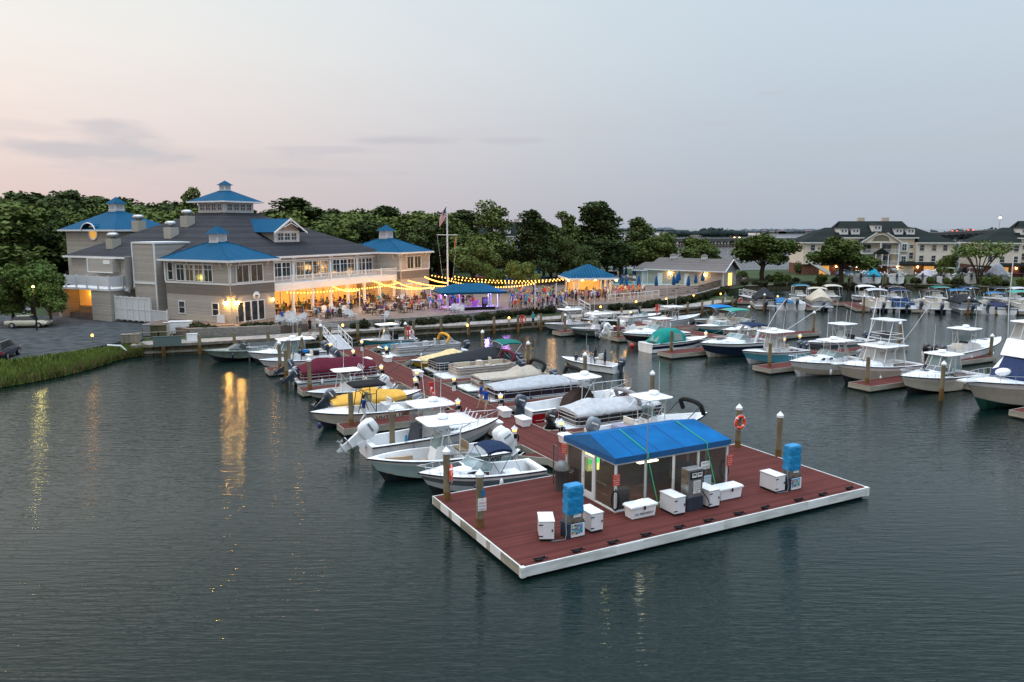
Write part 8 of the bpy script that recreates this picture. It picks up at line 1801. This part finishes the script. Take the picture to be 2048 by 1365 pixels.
car(4,716,math.radians(105),DARK,'dark blue suv cut by the left edge on the parking lot',PKZ+.01,True)
car(58,655,math.radians(8),('champagne',(.40,.38,.30)),'pale sedan parked under the lit tree at the left')
car(8,612,math.radians(5),SILV,'silver car at the far left beyond the trees'); car(30,628,math.radians(12),GRYC,'grey car parked behind the pale sedan'); car(112,600,math.radians(70),WHT,'white car half hidden beside the garage')
car(972,562,.2,REDC,'bright red suv parked behind the string lights',1.03,True); car(1012,565,.3,WHT,'white car parked behind the stage crowd',1.03); car(1027,567,.1,BLUC,'blue grey car beside the white one',1.03); car(1075,565,.3,SILV,'silver car left of the umbrellas in the car park',1.03); car(1093,566,.2,BLUC,'blue car in the car park row',1.03); car(1125,560,.1,GRYC,'grey car behind the bar umbrellas',1.03); car(1218,556,2.9,REDC,'dark red car behind the bar roof',1.03,True)
car(1690,553,.2,BLUC,'blue suv by the condo garage, left',1.06,True); car(1935,549,.1,DARK,'dark car under the crape myrtle, left',1.06,True); car(1958,551,.1,SILV,'silver car under the crape myrtle, right',1.06); car(2032,553,3.0,('maroon',(.12,.01,.02)),'maroon suv at the right edge by the lifts',1.06,True); car(1718,553,.0,DARK,'dark car in front of the condo stair',1.06)
# street lamps
def lamp(px,py,h,label,z=1.0,D=None,col_=(1,.62,.2),st=55,r=.2):
    q=at(px,py,z); o=empty('street_lamp',(q.x,q.y,z),0,label,'street lamp'); m=MB(); m.lathe([(.09,0),(.06,h)],n=8); m.build('post',BLKRUB,o); m=MB(); m.ell((0,0,h+.1),(r,r,r*.8)); ho=m.build('lamp_head',emis('street_glow_%d_%d'%(int(st),int(col_[2]*100)),col_,st),o); m=MB(); m.lathe([(r*1.2,h+r*.8),(.03,h+r*1.5)],n=10); m.build('lamp_hood',BLKRUB,ho); return Vector((q.x,q.y,z+h+.1))
SL=[lamp(74,661,4.8,'street lamp glowing green gold inside the lit tree',PKZ,col_=(1,.85,.25),st=5,r=.15)]
for px,py,h,l in ((963,562,3.2,'amber street lamp left of the red suv'),(1027,560,3.0,'amber street lamp behind the rounded lit tree'),(1190,556,4.2,'amber street lamp above the bar roof'),(1008,556,5.0,'pale street lamp between the trees'),(2,560,3.5,'street lamp at the left edge, upper'),(40,565,3.0,'street lamp in the left car park, further right')): SL.append(lamp(px,py,h,l))
# bollard lamps along the boardwalk
BPL=[]
for px,py in ((186,690),(686,668),(935,668),(1018,652),(1272,617),(1332,611),(1387,604),(1441,600),(1201,628)):
    q=at(px,py,1.1); m=MB(); m.cyl((0,0,0),(0,0,.85),.07,n=8); o=tag(m.build('bollard_lamp',TIMB,loc=(q.x,q.y,1.1)),'amber bollard lamp on the boardwalk '+('by the marsh grass' if px<200 else 'at the gangway rail' if px<700 else 'below the stage' if px<1100 else 'by the outer gangway' if px<1210 else 'below the white rail' if px<1350 else 'at the far bend'),'lamp','boardwalk bollard lamps '+('marsh' if px<200 else 'gangway' if px<700 else 'stage' if px<1100 else 'outer' if px<1210 else 'rail' if px<1350 else 'bend')); m=MB(); m.ell((0,0,.95),(.13,.13,.14),8,6); m.build('lamp_head',emis('bollard_glow',(1,.45,.06),9),o); BPL.append(Vector((q.x,q.y,2.05)))
# ------------------------------------------------------------------ far water side: bridge, shores
def farpt(px,D): return Vector(((px-1024)/CF*D/_cp*1.0,D,0))
BR=empty('bay_bridge',(0,0,0),0,'long low concrete bridge crossing the bay on many thin piles','bridge'); m=MB(); b2=MB(); b3=MB(); prev=None; PN=0
def brz(px): return 4.0+max(0,(px-1650))/450*8.5
pts=[]
for k in range(0,74):
    px=1330+12.5*k; D=540+(px-1330)*.11; p=farpt(px,D); p.z=brz(px); pts.append(p)
m.loft([[(p.x,p.y-5,p.z-1.3),(p.x,p.y+5,p.z-1.3),(p.x,p.y+5,p.z+.9),(p.x,p.y-5,p.z+.9)] for p in pts],smooth=False); m.build('deck',pm('bridge_concrete',(.10,.095,.09),.9),BR)
for p in pts:
    for d in (-4,4): b2.box(p.x-.45,p.x+.45,p.y+d-.4,p.y+d+.4,-1,p.z-1.3)
    b3.box(p.x-.7,p.x+.7,p.y-5,p.y+5,p.z-2.0,p.z-1.3)
b2.build('pile_row',pm('bridge_pile',(.05,.048,.045),.9),BR); b3.build('cap_row',pm('bridge_cap',(.08,.075,.07),.9),BR)
b=MB(); b.loft([[(p.x,p.y-14,.2),(p.x,p.y-12,.2),(p.x,p.y-12,1.3),(p.x,p.y-14,1.3)] for p in pts[:30]],smooth=False); tag(b.build('fender_wall',pm('old_fender',(.12,.085,.06),.9)),'low brown timber wall along the bridge foot','sea wall')
for px,c,l in ((1463,(1,.6,.2),'amber lit vehicle on the bridge, left'),(1602,(1,.7,.35),'lit vehicle on the bridge beside the condo'),(1887,(1,.08,.04),'red tail lights crossing the bridge, left'),(1918,(1,.08,.04),'red tail lights crossing the bridge, right')):
    k=(px-1330)/12.5; i=int(k); p=pts[i].lerp(pts[i+1],k-i); o=empty('distant_car',p+Vector((0,-2,.95)),0,l,'car'); m=MB(); m.box(-2.4,2.4,-.9,.9,.3,1.0); m.box(-1.4,1.3,-.8,.8,1.0,1.6); m.build('body',gel('car_grey',(.12,.12,.13)),o); m=MB()
    for x in (-1.8,1.8): m.box(x-.5,x+.5,-.98,-.9,.5,.85)
    m.build('car_light',emis('far_light_%d'%px,c,9),o)
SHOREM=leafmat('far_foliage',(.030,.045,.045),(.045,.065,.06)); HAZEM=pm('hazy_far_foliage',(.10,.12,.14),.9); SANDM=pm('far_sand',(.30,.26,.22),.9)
def shoreband(x0,x1,D,hf,name,label,mat,seed,step=10,sand=0):
    rr=random.Random(seed); m=MB(); px=x0
    while px<x1:
        p=farpt(px,D*rr.uniform(.97,1.05)); h=hf(px)*rr.uniform(.7,1.15); r=D/CF*step*rr.uniform(.8,1.5); leaves(m,(p.x,p.y,h*.55),(r,r*.6,h*.5),26,max(1.2,h*.14),rr); m.ell((p.x,p.y,h*.4),(r*1.1,r*.6,h*.55),7,5,0,.18,rr); px+=step*rr.uniform(.5,.9)
    o=m.build(name,mat); tag(o,label,'wood',kind='stuff')
    a=farpt(x0-30,D*.985); b_=farpt(x1+30,D*.985); s=MB(); s.prism([(a.x,a.y),(b_.x,b_.y),(b_.x*1.4,b_.y*1.4),(a.x*1.4,a.y*1.4)],-2,.7+sand); tag(s.build('far_shore',SANDM if sand else SHOREM),kind='structure')
shoreband(1335,1480,1150,lambda x:11 if 1380<x<1460 else 8,'far_trees','blue green far tree line across the bay behind the pool house',SHOREM,3,9,.6)
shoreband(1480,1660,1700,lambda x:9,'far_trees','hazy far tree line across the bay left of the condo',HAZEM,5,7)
shoreband(1850,2200,900,lambda x:9+ (x-1850)*.02,'far_trees','dark green far shore behind the bridge on the right',SHOREM,8,11)
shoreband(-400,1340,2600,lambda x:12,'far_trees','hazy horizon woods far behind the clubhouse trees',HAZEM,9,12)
rr=random.Random(4)
for k in range(14):
    px=1590+rr.uniform(-60,60) if k<8 else rr.uniform(1480,1560); p=farpt(px,1640); o=empty('distant_house',p,0,'tiny pale house on the hazy far shore','house','houses on the far shore'); m=MB(); w,h=rr.uniform(3,6),rr.uniform(3,5); m.box(-w,w,-4,4,0,h); m.build('wall',pm('pale_house',(.20,.19,.19),.9),o); m=MB(); m.loft([[(-w-1,-5,h),(w+1,-5,h),(w+1,5,h),(-w-1,5,h)],[(-w*.8,-.2,h+2),(w*.8,-.2,h+2),(w*.8,.2,h+2),(-w*.8,.2,h+2)]],smooth=False); m.build('roof',pm('far_roof',(.16,.12,.12),.9),o)
m=MB(); p=farpt(1978,860); m.cyl((0,0,0),(0,0,26),.25); o=tag(m.build('light_mast',ALU,loc=p),'tall mast with a white light on the far right shore','mast'); m=MB(); m.ell((0,0,23),(1.1,1.1,.8)); m.build('lamp_head',emis('mast_glow',(1,.9,.9),20),o)
# ------------------------------------------------------------------ lamps that the photograph shows lit
def plight(p, c, e, r=.15, name='lamp_light'):
    l=bpy.data.lights.new(name,'POINT'); l.color=c; l.energy=e; l.shadow_soft_size=r; o=bpy.data.objects.new(name,l); col.objects.link(o); o.location=p; return o
WARMC=(1,.52,.16)
for a in (10,15,20,25,30): plight(bd(a,4.0,4.6),WARMC,360,.4)
for a in (12,19,26,33): plight(bd(a,-2.5,4.4),WARMC,330,.5)
for a in (16,24,32): plight(bd(a,-7,4.6),WARMC,200,.5)
for i_,p in enumerate(LAMPS): plight(p+Vector((.25*math.cos(BA-PI/2-.6),.25*math.sin(BA-PI/2-.6),0)),(1,.55,.15),150 if i_<2 else 22,.12)
plight(bd(.7,26.4,4.2),(1,.45,.08),80,.4)
plight(Vector((bp.x,bp.y+1.2,PZ+2.4)),WARMC,420,.4); plight(Vector((bp.x-1,bp.y-1.7,PZ+2.6)),WARMC,180,.3)
plight(ST.matrix_basis@Vector((2.3,-.5,2.0)),(.35,.25,1),800,.3); plight(ST.matrix_basis@Vector((-2.4,.6,2.0)),(.65,.2,1),550,.4)
q=at(1012,617,PZ); plight((q.x,q.y,PZ+3.2),(.6,.25,1),350,.5)
for (px,py) in ((900,598),(980,600),(1060,598),(1105,600),(1250,592)): q=at(px,py,PZ); plight((q.x,q.y,PZ+3.6),WARMC,320,.6)
plight(fd(8.4,4.0,2.0),(1,.88,.62),60,.2); plight(fd(7.0,5.0,1.9),(.9,.9,.4),55,.2)
plight(SL[0]+Vector((0,-.3,-.3)),(1,.85,.22),150,.3)
for p in SL[1:4]: plight(p+Vector((0,-.4,-.3)),WARMC,120,.2)
for x in (-2.6,4.6): plight(PH.matrix_basis@Vector((x,-.5,2.0)),(1,.7,.35),45,.15)
for x in (-9.8,-4.9,4.9,9.8): plight(Vector((CP1.x+x,CP1.y+2.6,3.0)),(1,.6,.2),45,.2)
# ------------------------------------------------------------------ dusk sky and the last glow of the sun
world=bpy.data.worlds.new('World'); scene.world=world; world.use_nodes=True; nt=world.node_tree; N=nt.nodes; Lk=nt.links; N.clear()
out=N.new('ShaderNodeOutputWorld'); bg=N.new('ShaderNodeBackground'); tc=N.new('ShaderNodeTexCoord'); sx=N.new('ShaderNodeSeparateXYZ'); Lk.new(tc.outputs['Generated'],sx.inputs[0])
def ramp(stops,inp):
    r=N.new('ShaderNodeValToRGB'); e=r.color_ramp.elements
    while len(e)<len(stops): e.new(.5)
    for k,(p,c) in enumerate(stops): e[k].position=p; e[k].color=(*c,1)
    Lk.new(inp,r.inputs[0]); return r.outputs[0]
mz=N.new('ShaderNodeMapRange'); mz.inputs['From Min'].default_value=0; mz.inputs['From Max'].default_value=1; Lk.new(sx.outputs['Z'],mz.inputs['Value'])
S_=srgb
left=ramp([(0,S_(206,188,190)),(.05,S_(219,201,201)),(.1,S_(233,216,212)),(.15,S_(240,227,221)),(.2,S_(241,234,228)),(.28,S_(236,237,234)),(.55,S_(228,226,224)),(1,S_(205,220,236))],mz.outputs[0])
right=ramp([(0,S_(170,180,194)),(.05,S_(175,186,200)),(.12,S_(184,196,209)),(.2,S_(193,207,219)),(.28,S_(198,213,225)),(.55,S_(182,202,220)),(1,S_(205,220,238))],mz.outputs[0])
at2=N.new('ShaderNodeMath'); at2.operation='ARCTAN2'; Lk.new(sx.outputs['X'],at2.inputs[0]); Lk.new(sx.outputs['Y'],at2.inputs[1])
ma=N.new('ShaderNodeMapRange'); ma.interpolation_type='SMOOTHSTEP'; ma.inputs['From Min'].default_value=-.75; ma.inputs['From Max'].default_value=.42; Lk.new(at2.outputs[0],ma.inputs['Value'])
mx=N.new('ShaderNodeMix'); mx.data_type='RGBA'; Lk.new(ma.outputs[0],mx.inputs['Factor']); Lk.new(left,mx.inputs[6]); Lk.new(right,mx.inputs[7])
# thin cloud streaks
mp=N.new('ShaderNodeMapping'); mp.inputs['Scale'].default_value=(2.0,2.0,21); mp.inputs['Location'].default_value=(.35,.1,.2); Lk.new(tc.outputs['Generated'],mp.inputs[0]); nz=N.new('ShaderNodeTexNoise'); nz.inputs['Scale'].default_value=1.6; nz.inputs['Detail'].default_value=6; nz.inputs['Roughness'].default_value=.55; Lk.new(mp.outputs[0],nz.inputs['Vector'])
cr=N.new('ShaderNodeMapRange'); cr.interpolation_type='SMOOTHSTEP'; cr.inputs['From Min'].default_value=.47; cr.inputs['From Max'].default_value=.60; cr.inputs['To Max'].default_value=.3; Lk.new(nz.outputs['Fac'],cr.inputs['Value'])
band=ramp([(0,(0.1,)*3),(.03,(.5,)*3),(.07,(1,)*3),(.115,(.9,)*3),(.15,(.15,)*3),(.2,(0,)*3)],mz.outputs[0])
lm=N.new('ShaderNodeMapRange'); lm.inputs['From Min'].default_value=-.75; lm.inputs['From Max'].default_value=.35; lm.inputs['To Min'].default_value=1; lm.inputs['To Max'].default_value=.25; Lk.new(at2.outputs[0],lm.inputs['Value'])
m1=N.new('ShaderNodeMath'); m1.operation='MULTIPLY'; Lk.new(cr.outputs[0],m1.inputs[0]); Lk.new(band,m1.inputs[1]); m2=N.new('ShaderNodeMath'); m2.operation='MULTIPLY'; Lk.new(m1.outputs[0],m2.inputs[0]); Lk.new(lm.outputs[0],m2.inputs[1])
cm=N.new('ShaderNodeMix'); cm.data_type='RGBA'; cm.inputs[7].default_value=(*S_(194,187,193),1); Lk.new(m2.outputs[0],cm.inputs['Factor']); Lk.new(mx.outputs[2],cm.inputs[6])
cv=N.new('ShaderNodeCombineXYZ'); Lk.new(at2.outputs[0],cv.inputs[0]); Lk.new(sx.outputs['Z'],cv.inputs[1])
wp=N.new('ShaderNodeTexNoise'); wp.inputs['Scale'].default_value=9; wp.inputs['Detail'].default_value=5; ms=N.new('ShaderNodeMapping'); ms.inputs['Scale'].default_value=(1,1,4); Lk.new(tc.outputs['Generated'],ms.inputs[0]); Lk.new(ms.outputs[0],wp.inputs['Vector'])
last=cm.outputs[2]
for (cx,cy,wx,wy,st_) in ((215,308,300,26,.75),(205,252,85,26,.6),(800,281,150,13,.6),(1045,281,110,10,.45),(640,300,170,9,.4),(1535,187,60,13,.45),(1440,246,75,10,.35),(620,346,230,11,.4)):
    u_=-(cy-682.5)/CF; d_=Vector(((cx-1024)/CF,_cp+u_*_sp,-_sp+u_*_cp)).normalized(); sb=N.new('ShaderNodeVectorMath'); sb.operation='SUBTRACT'; sb.inputs[1].default_value=(math.atan2(d_.x,d_.y),d_.z,0); Lk.new(cv.outputs[0],sb.inputs[0])
    ml=N.new('ShaderNodeVectorMath'); ml.operation='MULTIPLY'; ml.inputs[1].default_value=(CF/wx,CF/wy,0); Lk.new(sb.outputs[0],ml.inputs[0]); ln=N.new('ShaderNodeVectorMath'); ln.operation='LENGTH'; Lk.new(ml.outputs[0],ln.inputs[0])
    ns=N.new('ShaderNodeMath'); ns.operation='MULTIPLY_ADD'; ns.inputs[1].default_value=2.6; Lk.new(wp.outputs['Fac'],ns.inputs[0]); Lk.new(ln.outputs['Value'],ns.inputs[2])
    mp_=N.new('ShaderNodeMapRange'); mp_.interpolation_type='SMOOTHSTEP'; mp_.inputs['From Min'].default_value=1.45; mp_.inputs['From Max'].default_value=2.25; mp_.inputs['To Min'].default_value=st_; mp_.inputs['To Max'].default_value=0; Lk.new(ns.outputs[0],mp_.inputs['Value'])
    mq=N.new('ShaderNodeMix'); mq.data_type='RGBA'; mq.inputs[7].default_value=(*S_(186,186,196),1); Lk.new(mp_.outputs[0],mq.inputs['Factor']); Lk.new(last,mq.inputs[6]); last=mq.outputs[2]
sky=N.new('ShaderNodeTexSky'); sky.sky_type='NISHITA'; sky.sun_disc=False; sky.sun_elevation=math.radians(3); sky.sun_rotation=math.radians(-62)
sc_=N.new('ShaderNodeMix'); sc_.data_type='RGBA'; sc_.blend_type='ADD'; sc_.inputs['Factor'].default_value=.012; Lk.new(last,sc_.inputs[6]); Lk.new(sky.outputs[0],sc_.inputs[7])
zb=N.new('ShaderNodeMapRange'); zb.interpolation_type='SMOOTHSTEP'; zb.inputs['From Min'].default_value=.6; zb.inputs['From Max'].default_value=.9; zb.inputs['To Min'].default_value=1.03; zb.inputs['To Max'].default_value=5.0; Lk.new(sx.outputs['Z'],zb.inputs['Value']); Lk.new(zb.outputs[0],bg.inputs['Strength'])  # zenith above the view brightened to lift the ambient light
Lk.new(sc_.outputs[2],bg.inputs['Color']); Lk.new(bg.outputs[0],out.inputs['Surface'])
sl=bpy.data.lights.new('sun','SUN'); sl.energy=.45; sl.angle=math.radians(25); sl.color=(1,.80,.68); so=bpy.data.objects.new('sun',sl); col.objects.link(so)
dv=Vector((math.sin(math.radians(-62)),math.cos(math.radians(-62)),math.tan(math.radians(22)))); so.rotation_euler=dv.to_track_quat('Z','Y').to_euler()
# ------------------------------------------------------------------ camera
cam=bpy.data.cameras.new('camera'); co_=bpy.data.objects.new('camera',cam); col.objects.link(co_); co_.location=(0,0,CH); co_.rotation_euler=(PI/2-CP,0,0)
cam.sensor_fit='HORIZONTAL'; cam.sensor_width=36; cam.lens=CF/2048*36; cam.clip_start=.5; cam.clip_end=12000; scene.camera=co_
scene.render.engine='CYCLES'; scene.view_settings.view_transform='Standard'; scene.view_settings.look='None'; scene.view_settings.exposure=0; scene.view_settings.gamma=1
scene.cycles.use_denoising=True; scene.cycles.max_bounces=6; scene.cycles.diffuse_bounces=2; scene.cycles.glossy_bounces=3; scene.cycles.transparent_max_bounces=8; scene.cycles.sample_clamp_indirect=6; scene.cycles.caustics_reflective=False; scene.cycles.caustics_refractive=False
for o in list(bpy.data.objects):
    if o.type=='EMPTY' and o.parent is None and not o.children: bpy.data.objects.remove(o)
